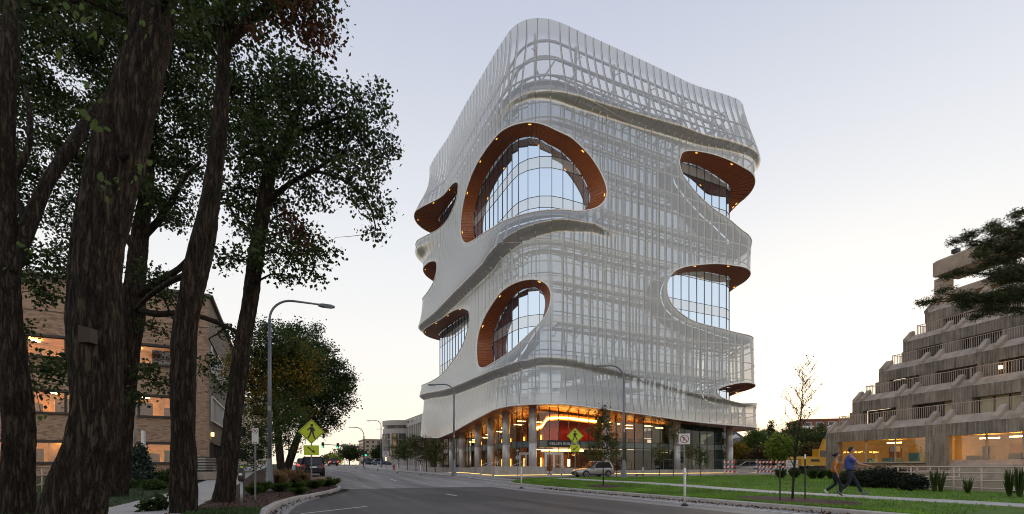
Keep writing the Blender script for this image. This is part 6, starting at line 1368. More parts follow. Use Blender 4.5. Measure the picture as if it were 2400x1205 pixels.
def ped_sign(label, p, size, flip, gz):
    o = thing('pedestrian_sign', label, 'sign', Vector((p.x, p.y, gz)), world=True); d = Vector((p.x, p.y, 0)).normalized(); n = -d; X = Vector((-n.y, n.x, 0)); U = Vector((0, 0, 1)); b = Vector((p.x, p.y, 0)); h = size*.7071
    top = p.z
    MB().box(Vector((p.x, p.y, (gz-.1+top+h)/2)), (.055, .055, top+h+.1-gz)).build('post', m_post, o)
    c = Vector((p.x, p.y, top))+n*.06
    MB().prism(flatpoly([(0, -h), (h, 0), (0, h), (-h, 0)], c, X, U, n, 0), n*.012).build('diamond_plate', m_yel, o)
    g = h*.93; q = h*.88
    for a, b_, e, f in (((0, -g), (g, 0), (q, 0), (0, -q)), ((g, 0), (0, g), (0, q), (q, 0)), ((0, g), (-g, 0), (-q, 0), (0, q)), ((-g, 0), (0, -g), (0, -q), (-q, 0))):
        MB().prism(flatpoly([a, b_, e, f], c, X, U, n, .013), n*.002).build('border', m_dark, o)
    for w in walker():
        MB().prism(flatpoly([((-x if flip else x)*h*1.35, y*h*1.35) for x, y in w], c, X, U, n, .0135), n*.003).build('walking_figure', m_dark, o)
    c2 = c-U*(h+.33*size+.02); w2, h2 = .33*size*1.0, .25*size
    w2, h2 = .40*size, .28*size
    MB().prism(flatpoly([(-w2, -h2), (w2, -h2), (w2, h2), (-w2, h2)], c2, X, U, n, 0), n*.012).build('arrow_plate', m_yel, o)
    s = -1 if flip else 1; k = size
    ar = [(-.24, .16), (-.19, .21), (.08, -.03), (.14, .03), (.21, -.17), (.0, -.12), (.04, -.08)]
    MB().prism(flatpoly([(x*s*k*.95, y*k*.95) for x, y in ar], c2, X, U, n, .0135), n*.003).build('arrow', m_dark, o)
p = P(730, 1012, 25.3); ped_sign('yellow green pedestrian crossing sign in the planting bed by the boulders', p, .914, False, .2)
p = P(1348, 1022, 37.7); ped_sign('yellow green pedestrian crossing sign on the lawn nose before the tower entrance', p, .914, True, .25)
def noparking(label, p, gz, w, h, arrow=False, circ=.8):
    o = thing('no_parking_sign', label, 'sign', Vector((p.x, p.y, gz)), world=True); d = Vector((p.x, p.y, 0)).normalized(); n = -d; X = Vector((-n.y, n.x, 0)); U = Vector((0, 0, 1))
    MB().box(Vector((p.x, p.y, (gz-.1+p.z+h/2)/2)), (.05, .05, p.z+h/2+.1-gz)).build('post', m_post, o)
    c = Vector((p.x, p.y, p.z))+n*.05
    MB().prism(flatpoly([(-w/2, -h/2), (w/2, -h/2), (w/2, h/2), (-w/2, h/2)], c, X, U, n, 0), n*.01).build('plate', m_signw, o)
    cc = c+U*((h-w)/2 if arrow else 0); R = w*circ/2; N = 28
    for k in range(N):
        a, b = 2*math.pi*k/N, 2*math.pi*(k+1)/N; MB().prism(flatpoly([(R*math.cos(a), R*math.sin(a)), (R*math.cos(b), R*math.sin(b)), (.84*R*math.cos(b), .84*R*math.sin(b)), (.84*R*math.cos(a), .84*R*math.sin(a))], cc, X, U, n, .012), n*.002).build('red_ring', m_signr, o) if k == -1 else None
    ring = MB()
    for k in range(N):
        a, b = 2*math.pi*k/N, 2*math.pi*(k+1)/N; ring.add(flatpoly([(R*math.cos(a), R*math.sin(a)), (R*math.cos(b), R*math.sin(b)), (.84*R*math.cos(b), .84*R*math.sin(b)), (.84*R*math.cos(a), .84*R*math.sin(a))], cc, X, U, n, .013), [(0, 1, 2, 3)])
    ring.build('red_ring', m_signr, o, fix=False)
    t = R*.08; MB().add(flatpoly([(-.62*R-t, .62*R-t), (-.62*R+t, .62*R+t), (.62*R+t, -.62*R+t), (.62*R-t, -.62*R-t)], cc, X, U, n, .016), [(0, 1, 2, 3)]).build('red_slash', m_signr, o, fix=False)
    lt = MB(); s = R*.5
    lt.add(flatpoly([(-.45*s, -s), (-.15*s, -s), (-.15*s, s), (-.45*s, s)], cc, X, U, n, .0145), [(0, 1, 2, 3)])
    arc = [(-.15*s+.62*s*math.cos(a), .45*s+.55*s*math.sin(a)) for a in [math.pi/2-math.pi*k/10 for k in range(11)]]; arc2 = [(-.15*s+.34*s*math.cos(a), .45*s+.28*s*math.sin(a)) for a in [math.pi/2-math.pi*k/10 for k in range(11)]]
    for k in range(10): lt.add(flatpoly([arc[k], arc[k+1], arc2[k+1], arc2[k]], cc, X, U, n, .0145), [(0, 1, 2, 3)])
    lt.build('letter_p', m_dark, o, fix=False)
    if arrow:
        y = -h/2+w*.18; MB().add(flatpoly([(-w*.32, y-.012), (w*.2, y-.012), (w*.2, y-.04), (w*.34, y), (w*.2, y+.04), (w*.2, y+.012), (-w*.32, y+.012)], c, X, U, n, .013), [tuple(range(7))]).build('arrow', m_signr, o, fix=False)
noparking('small white no parking sign with a red arrow beside the parking meter', P(598, 1022, 17), .25, .21, .55, True)
noparking('square no parking sign on a tall post at the edge of the right lawn', P(1604, 1029, 21), .3, .46, .46, False)
noparking('far no parking sign on the tower side pavement near the hydrant', P(905, 1065, 70), .9, .8, .8, False)
# back-of-sign at the corner planter
q = P(1213, 1062, 48); o = thing('street_sign', 'grey backs of small street signs on a post before the corner planter', 'sign', (q.x, q.y, .3), world=True)
MB().box((q.x, q.y, 1.65), (.05, .05, 2.7)).build('post', m_post, o); MB().box((q.x, q.y+.05, 2.9), (.38, .02, .3)).build('upper_plate', m_dark, o); MB().lathe((q.x, q.y+.05, 2.2), [(.22, -.01), (.22, .01)], 8, (Vector((1, 0, 0)), Vector((0, 0, 1)), Vector((0, 1, 0)))).build('lower_plate', m_steel, o); MB().box((q.x, q.y+.03, 2.9), (.2, .02, .12)).build('badge', m_signw, o)
# parking meter
q, s, t = gp(566, 1190, BZ); o = thing('parking_meter', 'grey parking meter with a dark head beside the no parking sign', 'parking meter', q, world=True)
MB().tube([q-Vector((0, 0, .1)), q+Vector((0, 0, .78))], .035, 10).build('post', m_steel, o, True); 
MB().loft([[q+Vector((x*w, y*w*.6, z)) for x, y in ((-1, -1), (1, -1), (1, 1), (-1, 1))] for w, z in ((.05, .76), (.085, .84), (.085, 1.02), (.06, 1.12), (.03, 1.16))]).build('meter_head', m_dark, o); MB().box(q+Vector((0, -.052, .98)), (.10, .01, .07)).build('display', m_signw, o); MB().box(q+Vector((0, 0, 1.19)), (.05, .04, .05)).build('meter_light', m_yel, o)
# street lamps
def lamp(label, p, h, reach, side, head=True, r=.10):
    """p base; arm reaches along side (unit vector)"""
    o = thing('street_lamp', label, 'street lamp', p, world=True); side = Vector(side).normalized(); U = Vector((0, 0, 1))
    MB().lathe(p, [(r*3.0, 0), (r*2.6, .1), (r*1.7, .9), (r*1.15, 1.5)], 8).build('base_cover', m_lampg, o)
    MB().tube([p+U*1.3, p+U*(h*.55), p+U*(h-1.1)], [r*1.1, r*.95, r*.8], 12).build('pole', m_lampg, o, True)
    c = p+U*(h-1.1); pts = [c-U*.1]
    for k in range(9):
        a = math.pi/2*k/8; pts.append(c+side*(1.0*(1-math.cos(a)))+U*(1.0*math.sin(a)))
    pts.append(c+side*reach+U*1.0+U*.0); MB().tube(pts, [r*.8]+[r*.62]*9+[r*.5], 10).build('arm', m_lampg, o, True)
    e = c+side*(reach+.3)+U*1.0; y = U.cross(side)
    MB().loft([[e+side*x+y*(w*a)+U*(b*hh-.03) for a, b in ((-1, -1), (1, -1), (1, 1), (-1, 1))] for x, w, hh in ((-.35, .06, .05), (-.15, .13, .07), (.25, .15, .06), (.42, .09, .03))]).build('lamp_head', m_lampg, o)
    MB().box(e+side*.1-U*.1, (.35, .18, .02), (side, y, U)).build('lens', m_signw, o)
    MB().box(p+U*(h*.42)+Vector((.02, -r*1.0, 0)), (.12, .05, .2)).build('tag_plate', m_steel, o)
b, s, t = gp(634, 1147, BZ); lamp('grey street lamp with a curved arm in the planting bed, beside the leaning linden', Vector((P(632, 1092, 22.6).x, 22.6, .22)), 9.1, 2.15, DR, r=.085)
q = P(1064, 1092, 47.4); lamp('grey street lamp on the tower corner pavement, arm over the street', Vector((q.x, q.y, hxy(q.x, q.y)+.15)), 9.0, 1.9, (-1, .1, 0))
q = P(1462, 1092, 38); lamp('grey street lamp on the lawn edge in front of the tower', Vector((q.x, q.y, .35)), 9.0, 1.4, (-1, .0, 0))
q = P(853, 1092, 95); z = hxy(q.x, q.y)
lamp('street lamp on the far left-turn corner beside the signal pole', Vector((P(893, 1092, 92).x, 92, hxy(P(893, 1092, 92).x, 92)+.1)), 9.0, 2.0, (-1, 0, 0))
lamp('small far street lamp behind the finned office pavilion', Vector((P(905, 1092, 150).x, 150, 1.4)), 11.5, 2.4, (-1, 0, 0), r=.12)
# traffic signal with mast arm
def signal_pole():
    Y = 92; q = P(853, 1092, Y); b = Vector((q.x, q.y, hxy(q.x, q.y)+.1)); o = thing('traffic_signal', 'traffic signal pole with a long mast arm, green lights and a curved lamp', 'traffic light', b, world=True); U = Vector((0, 0, 1)); m_br = M('signal_pole', (.10, .075, .06), .5, .3)
    zt = P(853, 1048, Y).z
    MB().tube([b, b+U*(zt-b.z), b+U*5.9], [.16, .14, .12], 10).build('pole', m_br, o, True)
    arc = [b+U*5.9]+[b+U*5.9+Vector((-1.5*(1-math.cos(a)), 0, 1.6*math.sin(a))) for a in [math.pi/2*k/6 for k in range(1, 7)]]+[b+U*7.5+Vector((-2.2, 0, .05))]
    MB().tube(arc, .07, 8).build('lamp_arm', m_br, o, True); MB().box(b+U*7.5+Vector((-2.5, 0, .02)), (.8, .2, .1)).build('lamp_head', m_br, o)
    a0 = P(853, 1048, Y); a1 = P(752, 1041, Y); MB().tube([a0, a1], [.10, .06], 8).build('mast_arm', m_br, o, True); MB().tube([P(853, 1053, Y), P(800, 1047, Y)], .03, 6).build('arm_stay', m_br, o)
    gl = EM('green_light', (.02, 1.0, .35), 5.0); m_sig = M('signal_housing', (.06, .06, .025), .5)
    def head(px, py, lit=True):
        c = P(px, py, Y-.2); hd = MB().box(c, (.38, .3, 1.05)).build('signal_head', m_sig, o); 
        for k, z in enumerate((.33, 0, -.33)):
            l = MB().lathe(c+Vector((0, -.16, z)), [(.12, 0), (.12, .02)], 12, (Vector((1, 0, 0)), Vector((0, 0, 1)), Vector((0, -1, 0)))).build('signal_lens', gl if (k == 2 and lit) else m_dark, hd); l.location = (0, 0, 0)
            v = MB().lathe(c+Vector((0, -.2, z)), [(.15, 0), (.16, .16)], 12, (Vector((1, 0, 0)), Vector((0, 0, 1)), Vector((0, -1, 0)))); v.f = v.f[:-2]; v = v.build('visor', m_sig, hd, fix=False); v.location = (0, 0, 0)
    head(792, 1045); head(757, 1043); head(858, 1063); head(849, 1060, False)
    MB().box(P(808, 1043, Y-.15), (1.2, .03, .28)).build('street_name_plate', M('green_plate', (.01, .16, .07), .4), o); 
    MB().box(P(808, 1043, Y-.17), (.9, .01, .07)).build('plate_lettering', m_signw, o)
    MB().box(b+Vector((0, -.17, 1.9)), (.4, .02, .4)).build('red_hand_plate', m_signr, o)
signal_pole()
# flexible delineator posts
def delineator(label, p, h=.95, group=None):
    o = thing('delineator_post', label, 'post', p, group=group)
    MB().lathe((0, 0, 0), [(.13, 0), (.12, .04), (.05, .09)], 10).build('base', m_black, o); MB().tube([(0, 0, .07), (0, 0, h*.7), (0, 0, h)], [.042, .042, .038], 10).build('post', m_white, o, True, fix=False); MB().tube([(0, 0, h*.78), (0, 0, h*.88)], .0435, 10).build('reflector', m_signw, o, fix=False); return o
q, s, t = gp(1222, 1145, lambda a, b: hz(a, b)); delineator('white flexible post at the asphalt edge before the corner planter', ST(s, t, hz(s, t)), 1.28)
q, s, t = gp(1605, 1186, lambda a, b: hz(a, b)); delineator('white scuffed flexible post in the right parking strip below the no parking sign', ST(s, t, hz(s, t)), 1.3)
d0 = None; G = 'white flexible posts along the bike lane'
for k, (px, t) in enumerate(((980, 46.5), (930, 57), (892, 70), (868, 82), (852, 92), (836, 104), (880, 110))):
    delineator(('white flexible post by the bike lane, next to the tower corner lamp post', 'white flexible post by the bike lane, second from the tower corner lamp post', 'white flexible post by the bike lane just before the red hydrant', 'white flexible post by the bike lane just past the red hydrant', 'white flexible post by the bike lane next to the traffic signal pole', 'white flexible post by the bike lane beyond the traffic signal pole', 'white flexible post by the bike lane, farthest up the street before the crest')[k], ST(12.25, t, hz(12.25, t)), 1.0, G)
# fire hydrant
q = P(923, 1092, 72); b = Vector((q.x, q.y, hxy(q.x, q.y)+.15)); o = thing('fire_hydrant', 'red fire hydrant at the pavement edge by the young trees', 'hydrant', b); m_hyd = M('hydrant_red', (.38, .03, .025), .4)
MB().lathe((0, 0, 0), [(.17, 0), (.17, .06), (.12, .08), (.12, .55), (.16, .57), (.16, .62), (.13, .72), (.05, .8), (.03, .86)], 14).build('barrel', m_hyd, o, True)
for e in (-1, 1): MB().tube([(e*.1, 0, .45), (e*.22, 0, .45)], .06, 8).build('outlet', m_hyd, o)
# ------------------------------------------------------------------ vehicles
def car(name, label, pos, rz, L=4.6, Wd=1.8, H=1.65, paint=None, kind='suv', lights_on=False, group=None, tail_on=False):
    o = thing(name, label, 'car', pos, rz, group); pm = paint; hl = L/2; w = Wd/2
    m_tail = EM('tail_lamp', (1, .03, .03), 2.5) if tail_on else m_taillamp
    # x forward. Stations of the body side: (x, z_low, z_belt, half width)
    g = .22; belt = H*.60
    prof = [(-hl, .48, belt-.05, .80), (-hl+.06, .34, belt+.02, .92), (-hl+.5, .26, belt+.02, .98), (-hl*.35, g, belt, 1.0), (hl*.10, g, belt-.03, 1.0), (hl*.45, .24, belt-.07, .985), (hl*.72, .26, belt-.16, .95), (hl-.14, .30, belt-.28, .86), (hl, .42, belt-.42, .70)]
    rings = []
    for x, zl, zb_, k in prof:
        y = w*k; rings.append([(x, -y*.90, zl), (x, -y, zl+.14), (x, -y*1.0, zl+(zb_-zl)*.62), (x, -y*.95, zb_-.03), (x, -y*.86, zb_+.015), (x, 0, zb_+.03), (x, y*.86, zb_+.015), (x, y*.95, zb_-.03), (x, y, zl+(zb_-zl)*.62), (x, y*.90+y*.10, zl+.14), (x, y*.90, zl)])
    body = MB().loft(rings).build('body', pm, o, True)
    if kind == 'suv': top = [(-hl+.16, -hl+.42), (hl*.02, hl*.40)]
    else: top = [(-hl+.35, -hl+.95), (hl*.0, hl*.42)]
    xb0, xb1 = top[0]; xf1, xf0 = top[1]
    gr = []
    for f in (0, .5, 1):
        z = belt-.02+(H-.06-belt)*f; yb = w*(.93-.17*f); a = xb0+(xb1-xb0)*f; b = xf0+(xf1-xf0)*f; gr.append([(a, -yb*.9, z), (a+.12, -yb, z), (b-.2, -yb, z), (b, -yb*.8, z), (b, yb*.8, z), (b-.2, yb, z), (a+.12, yb, z), (a, yb*.9, z)])
    MB().loft(gr).build('glasshouse', m_carglass, o)
    z = H-.065; yb = w*.775; a, b = xb1-.03, xf1+.03
    MB().loft([[(a, -yb*.9, z), (a+.12, -yb, z), (b-.2, -yb, z), (b, -yb*.8, z), (b, yb*.8, z), (b-.2, yb, z), (a+.12, yb, z), (a, yb*.9, z)], [(a+.06, -yb*.85, H), (a+.16, -yb*.9, H), (b-.25, -yb*.9, H), (b-.08, -yb*.75, H), (b-.08, yb*.75, H), (b-.25, yb*.9, H), (a+.16, yb*.9, H), (a+.06, yb*.85, H)]]).build('roof', pm, o, True)
    for e in (-1, 1):
        pl = lambda f, x: (x, e*(w*(.945-.17*f)), belt-.02+(H-.06-belt)*f)
        MB().bar(pl(0, xb0+.12), pl(1, xb1+.14), .03, .16).build('pillar', pm, o); MB().bar(pl(0, xf0-.22), pl(1, xf1-.22), .03, .09).build('pillar', pm, o)
        for x in (-hl*.28, hl*.12): MB().bar(pl(0, x), pl(1, x-.02), .03, .09).build('pillar', m_dark, o)
        MB().box((xf0-.45, e*(w+.10), belt+.10), (.14, .22, .15)).build('mirror', pm, o)
        MB().box((hl-.22, e*w*.70, belt-.36), (.26, w*.36, .15)).build('headlight', m_headlamp if not lights_on else EM('head_lamp', (1, .9, .7), 2), o)
        MB().box((-hl+.05, e*w*.80, belt-.10), (.14, w*.24, .26)).build('tail_light', m_tail, o)
        for x in (-hl*.1, hl*.22): MB().box((x, e*w*1.0, belt-.16), (.2, .03, .03)).build('door_handle', m_steel, o)
        for x in (-hl*.44, hl*.0, hl*.40): MB().box((x, e*(w*.995), .62), (.012, .012, .72)).build('door_seam', m_dark, o)
        if kind == 'suv': MB().tube([(xb1+.15, e*w*.68, H-.01), (xb1+.3, e*w*.68, H+.06), (xf1-.35, e*w*.68, H+.06), (xf1-.2, e*w*.68, H-.01)], .02, 6).build('roof_rail', m_steel, o)
        MB().box((0, e*w*.985, .30), (L*.52, .05, .12)).build('sill', m_black, o)
        for x in (-hl*.60, hl*.62):
            wh = thing_part(o, 'wheel'); 
            arch = [( x+.42*math.cos(a), e*(w+.004), .34+.42*math.sin(a)) for a in [math.pi*k/12 for k in range(13)]]
            MB().prism(arch+[(x-.42, e*(w+.004), .2), (x+.42, e*(w+.004), .2)][:0]+[], (0, -e*.03, 0)).build('wheel_arch', m_black, o)
            ax = (Vector((1, 0, 0)), Vector((0, 0, 1)), Vector((0, e, 0)))
            MB().lathe((x, e*(w-.19), .34), [(.20, 0), (.31, .0), (.34, .04), (.34, .17), (.31, .215), (.22, .215)], 24, ax).build('tyre', m_black, wh, True)
            MB().lathe((x, e*(w-.19), .34), [(.225, .20), (.225, .205)], 20, ax).build('brake_disc', m_dark, wh)
            rim = MB().lathe((x, e*(w-.19), .34), [(.235, .205), (.235, .222), (.205, .222), (.205, .205)], 24, ax)
            for k in range(5):
                a = 2*math.pi*k/5+.3; rim.bar((x, e*(w+.03), .34), (x+.21*math.cos(a), e*(w+.03), .34+.21*math.sin(a)), .03, .06, up=Vector((0, 1, 0)))
            rim.build('rim', m_rim_car, wh)
    MB().box((hl-.03, 0, belt-.42), (.06, Wd*.42, .14)).build('grille', m_dark, o); MB().box((hl-.02, 0, .42), (.1, Wd*.62, .16)).build('bumper', m_black if kind == 'suv' else pm, o)
    MB().box((-hl+.0, 0, .46), (.1, Wd*.72, .2)).build('bumper', m_black, o); MB().box((-hl-.01, 0, belt-.22), (.03, .5, .13)).build('number_plate', m_signw, o)
    MB().box((0, 0, .3), (L*.8, Wd*.7, .18)).build('underbody', m_black, o)
    return o
def thing_part(parent, name):
    o = bpy.data.objects.new(name, None); COL.objects.link(o); o.parent = parent; return o
def paint(name, c, metal=.6, rough=.3):
    m = M(name, c, rough, metal); b = m.node_tree.nodes['Principled BSDF']; b.inputs['Coat Weight'].default_value = .6; b.inputs['Coat Roughness'].default_value = .05; return m
m_carglass = M('car_glass', (.02, .022, .025), .05, 0); m_taillamp = M('tail_lens', (.25, .01, .01), .2); m_headlamp = M('head_lens', (.7, .68, .62), .1, .2); m_rim_car = M('alloy_rim', (.55, .55, .55), .35, .8)
q = P(1389, 1092, 51); cx = math.atan2(-DR.y, -DR.x)
car('silver_suv', 'silver compact SUV with roof rails parked before the tower entrance', Vector((q.x, q.y, hxy(q.x, q.y)+.01)), cx, 4.55, 1.78, 1.66, paint('silver_beige', (.42, .41, .37), .55, .3))
q = P(728, 1092, 41.6); up = math.atan2(DL.y, DL.x)
def on_street(s, t): return ST(s, t, hz(s, t)+.01)
car('dark_suv', 'dark hatchback parked at the left kerb under the street trees', on_street(2.35, 45), up, 4.4, 1.82, 1.62, paint('dark_blue', (.012, .014, .02), .3, .25))
car('parked_car', 'white and grey car parked ahead of the dark hatchback', on_street(2.3, 58), up, 4.5, 1.8, 1.5, paint('pearl_grey', (.35, .35, .36), .4), 'sedan', tail_on=True)
car('driving_car', 'dark car with red tail lights driving away over the crest', on_street(9.9, 110), up, 4.6, 1.85, 1.6, paint('charcoal', (.03, .032, .035), .4, .25), tail_on=True)
for k, (px, Y, c, lab) in enumerate(((868, 118, (.05, .07, .12), 'dark blue car in the far parking lot'), (880, 121, (.30, .32, .35), 'grey car in the far parking lot'), (893, 116, (.10, .14, .22), 'mid blue car in the far parking lot'))):
    q = P(px, 1092, Y); car('far_car', lab, Vector((q.x, q.y, hxy(q.x, q.y)+.1)), .4, 4.5, 1.8, 1.5, paint('far_paint_%d' % k, c), 'sedan', group='cars in the far parking lot')
q = P(1747, 1092, 78); car('site_pickup', 'light pickup-like vehicle parked beyond the site fence by the tower corner', Vector((q.x, q.y, .35)), 2.6, 5.2, 1.9, 1.75, paint('light_grey', (.45, .45, .46), .3), 'suv')
# ------------------------------------------------------------------ building site
m_bred = M('barricade_red', (.45, .025, .02), .45); m_bwhite = M('barricade_white', (.72, .72, .70), .45); m_byel = M('site_yellow', (.60, .32, .02), .5)
def barricade(label, p, w, rz, sign=False):
    o = thing('barricade', label, 'barricade', p, rz); 
    for k, z in enumerate((.5, .98, 1.46)):
        b = MB().box((0, 0, z), (w, .03, .21)).build('board', m_bwhite, o); n = int(w/.32)
        for i in range(n):
            x = -w/2+w*(i+.25)/n; s = w/n*.5; st_ = MB().add([(x, -.018, z-.105), (x+s, -.018, z-.105), (x+s+.12, -.018, z+.105), (x+.12, -.018, z+.105)], [(0, 1, 2, 3)]) if x+s+.12 < w/2 else MB().add([(x, -.018, z-.105), (w/2, -.018, z-.105), (w/2, -.018, z+.105), (min(x+.12, w/2-.02), -.018, z+.105)], [(0, 1, 2, 3)])
            st_.build('red_stripe', m_bred, b, fix=False)
    for e in (-1, 1):
        MB().box((e*w*.4, .05, .82), (.05, .05, 1.64)).build('upright', m_steel, o); MB().box((e*w*.4, .05, .04), (.08, 1.2, .06)).build('foot', m_steel, o)
    if sign:
        MB().box((w*.28, -.06, 1.30), (1.2, .02, .76)).build('road_closed_plate', m_bwhite, o)
        for r_, (tx, z) in enumerate((('ROAD', 1.48), ('CLOSED', 1.16))):
            cu = bpy.data.curves.new('t', 'FONT'); cu.body = tx; cu.size = .30; cu.align_x = 'CENTER'; cu.align_y = 'CENTER'; q = bpy.data.objects.new('t', cu); COL.objects.link(q); dg = bpy.context.evaluated_depsgraph_get(); dg.update(); me = bpy.data.meshes.new_from_object(q.evaluated_get(dg)); bpy.data.objects.remove(q); me.materials.clear(); me.materials.append(m_dark)
            l = obj('lettering', me, o); l.location = (w*.28, -.073, z); l.rotation_euler = (math.radians(90), 0, 0)
    for e in (-1, 1):
        MB().tube([(e*w*.42, .05, 1.6), (e*w*.42, .05, 1.78)], .05, 8).build('beacon', m_byel, o)
    return o
def site_ground():
    pts = [P(a, 1092, Y) for a, Y in ((1690, 52), (1960, 52), (1990, 90), (1650, 95))]
    mb = MB().add([Vector((p.x, p.y, .30)) for p in pts], [(0, 1, 2, 3)]); o = mb.build('site_earth', M('site_earth', (.30, .20, .12), .95, 0, .35, .5, .6, 3)); o['kind'] = 'structure'
site_ground()
q = P(1710, 1092, 49); barricade('red and white barricade at the tower corner before the site fence', Vector((q.x, q.y, .3)), 1.25, .1)
q = P(1792, 1092, 50); barricade('wide red and white barricade left of the road closed barricade', Vector((q.x, q.y, .3)), 1.9, .05)
q = P(1842, 1092, 51); barricade('red and white barricade carrying the road closed plate', Vector((q.x, q.y, .3)), 2.2, -.05, True)
for k, (px, Y) in enumerate(((1690, 47.5), (1712, 47.6), (1742, 47.8), (1775, 48.2), (1850, 49))):
    q = P(px, 1092, Y); o = tag(MB().loft([[(x*.3, y*.2, z) for x, y in ((-1, -.6), (0, -1), (1, -.5), (1, .6), (0, 1), (-1, .6))] for z in (0,)]+[[(x*.34, y*.24, .08) for x, y in ((-1, -.6), (0, -1), (1, -.5), (1, .6), (0, 1), (-1, .6))], [(x*.22, y*.15, .19) for x, y in ((-1, -.6), (0, -1), (1, -.5), (1, .6), (0, 1), (-1, .6))]]).build('sandbag', M('sandbag', (.45, .36, .20), .9, 0, .2, 8), None, True), ('tan sandbag at the tower end of the site edge', 'tan sandbag at the foot of the first barricade by the tower', 'tan sandbag in the gap after the first barricade', 'tan sandbag before the wide barricade', 'tan sandbag before the road closed plate')[k], 'sandbag', 'sandbags along the site edge'); o.location = (q.x, q.y, .22); o.rotation_euler = (0, 0, k)
def mesh_fence(label, a, b, h=1.8):
    o = thing('site_fence', label, 'fence', a, world=True); U = Vector((0, 0, 1)); L = (b-a).length; n = max(1, round(L/3))
    for i in range(n+1):
        p = a.lerp(b, i/n); MB().tube([p, p+U*h], .025, 6).build('post', m_steel, o, fix=False)
    MB().tube([a+U*h, b+U*h], .02, 6).build('top_rail', m_steel, o, fix=False); MB().tube([a+U*.12, b+U*.12], .02, 6).build('bottom_rail', m_steel, o, fix=False)
    w = MB(); k = 0; x = 0
    while x < L:
        p = a+(b-a)*(x/L); w.bar(p+U*.12, p+U*h, .004, .004); x += .22
    for z in np.arange(.3, h, .22): w.bar(a+U*float(z), b+U*float(z), .004, .004)
    w.build('wire_mesh', m_steel, o, fix=False, kind='stuff')
mesh_fence('grey mesh site fence between the tower corner and the barricades', ST(50.5, 46.5, .35)*1.0, ST(58.5, 43.0, .35))
mesh_fence('grey mesh fence panel along the tower front glass', ST(44, 47.4, .35), ST(50.2, 46.6, .35))
def excavator():
    q = P(1898, 1092, 62); o = thing('excavator', 'yellow tracked excavator parked behind the corner of the terraced building', 'excavator', Vector((q.x, q.y, .35)), .15)
    for e in (-1, 1):
        prof = [(-1.9, .15), (-1.6, 0), (1.6, 0), (1.95, .3), (1.75, .7), (-1.7, .7), (-1.95, .4)]; MB().prism([(x, e*1.1-.25, z) for x, z in prof], (0, .5, 0)).build('track', m_black, o)
    MB().box((0, 0, .85), (1.8, 1.5, .3)).build('turntable', m_dark, o)
    MB().prism([(-2.2, -1.25, 1.05), (1.6, -1.25, 1.05), (1.6, -1.25, 1.75), (.4, -1.25, 2.2), (-1.9, -1.25, 2.2), (-2.3, -1.25, 1.9)], (0, 2.4, 0)).build('engine_house', m_byel, o)
    cb = MB().prism([(.1, -1.3, 1.8), (1.5, -1.3, 1.8), (1.5, -1.3, 2.6), (1.1, -1.3, 3.15), (.1, -1.3, 3.15)], (0, 1.0, 0)).build('cab', m_byel, o); MB().box((.8, -1.31, 2.55), (.9, .03, .8)).build('cab_window', m_carglass, cb)
    bm_ = [(1.2, 0, 1.8), (2.3, 0, 4.4), (3.3, 0, 5.6)]; MB().bar(bm_[0], bm_[1], .45, .55).build('boom', m_byel, o); MB().bar(bm_[1], bm_[2], .42, .48).build('boom', M('boom_grey', (.06, .07, .09), .5), o)
    MB().bar(bm_[2], (4.8, 0, 2.8), .35, .4).build('stick', m_byel, o); MB().prism([(4.5, -.5, 2.7), (5.2, -.5, 2.6), (5.3, -.5, 1.6), (4.4, -.5, 1.7)], (0, 1.0, 0)).build('bucket', m_dark, o)
    MB().box((-.3, -1.27, 1.7), (1.2, .03, .3)).build('side_panel', m_dark, o)
excavator()
# scooter by the tower front
q = P(1500, 1092, 50.5); o = thing('kick_scooter', 'white and green rental kick scooter standing by the tower front', 'scooter', Vector((q.x, q.y, hxy(q.x, q.y)+.15)), .6)
m_gs = M('scooter_green', (.02, .40, .14), .4)
MB().box((0, 0, .16), (.85, .16, .06)).build('deck', m_dark, o); MB().tube([(.42, 0, .16), (.5, 0, .6), (.46, 0, 1.12)], .03, 8).build('stem', m_gs, o); MB().tube([(.46, -.22, 1.12), (.46, .22, 1.12)], .018, 8).build('handlebar', m_dark, o)
for x in (-.45, .52): MB().lathe((x, .03, .11), [(.11, -.04), (.11, .0)], 14, (Vector((1, 0, 0)), Vector((0, 0, 1)), Vector((0, -1, 0)))).build('wheel', m_black, o)
MB().box((.45, 0, .75), (.1, .1, .3)).build('battery_box', m_white, o)
# edging pipe on the lawn by the brick corner
tag(MB().tube([P(1888, 1111, 37.5), P(1920, 1109, 37.2), P(1945, 1107, 36.8), P(1962, 1106, 36)], .12, 10).build('edging_pipe', m_white, None, True), 'white pipe lying at the lawn edge before the brick corner', 'pipe')
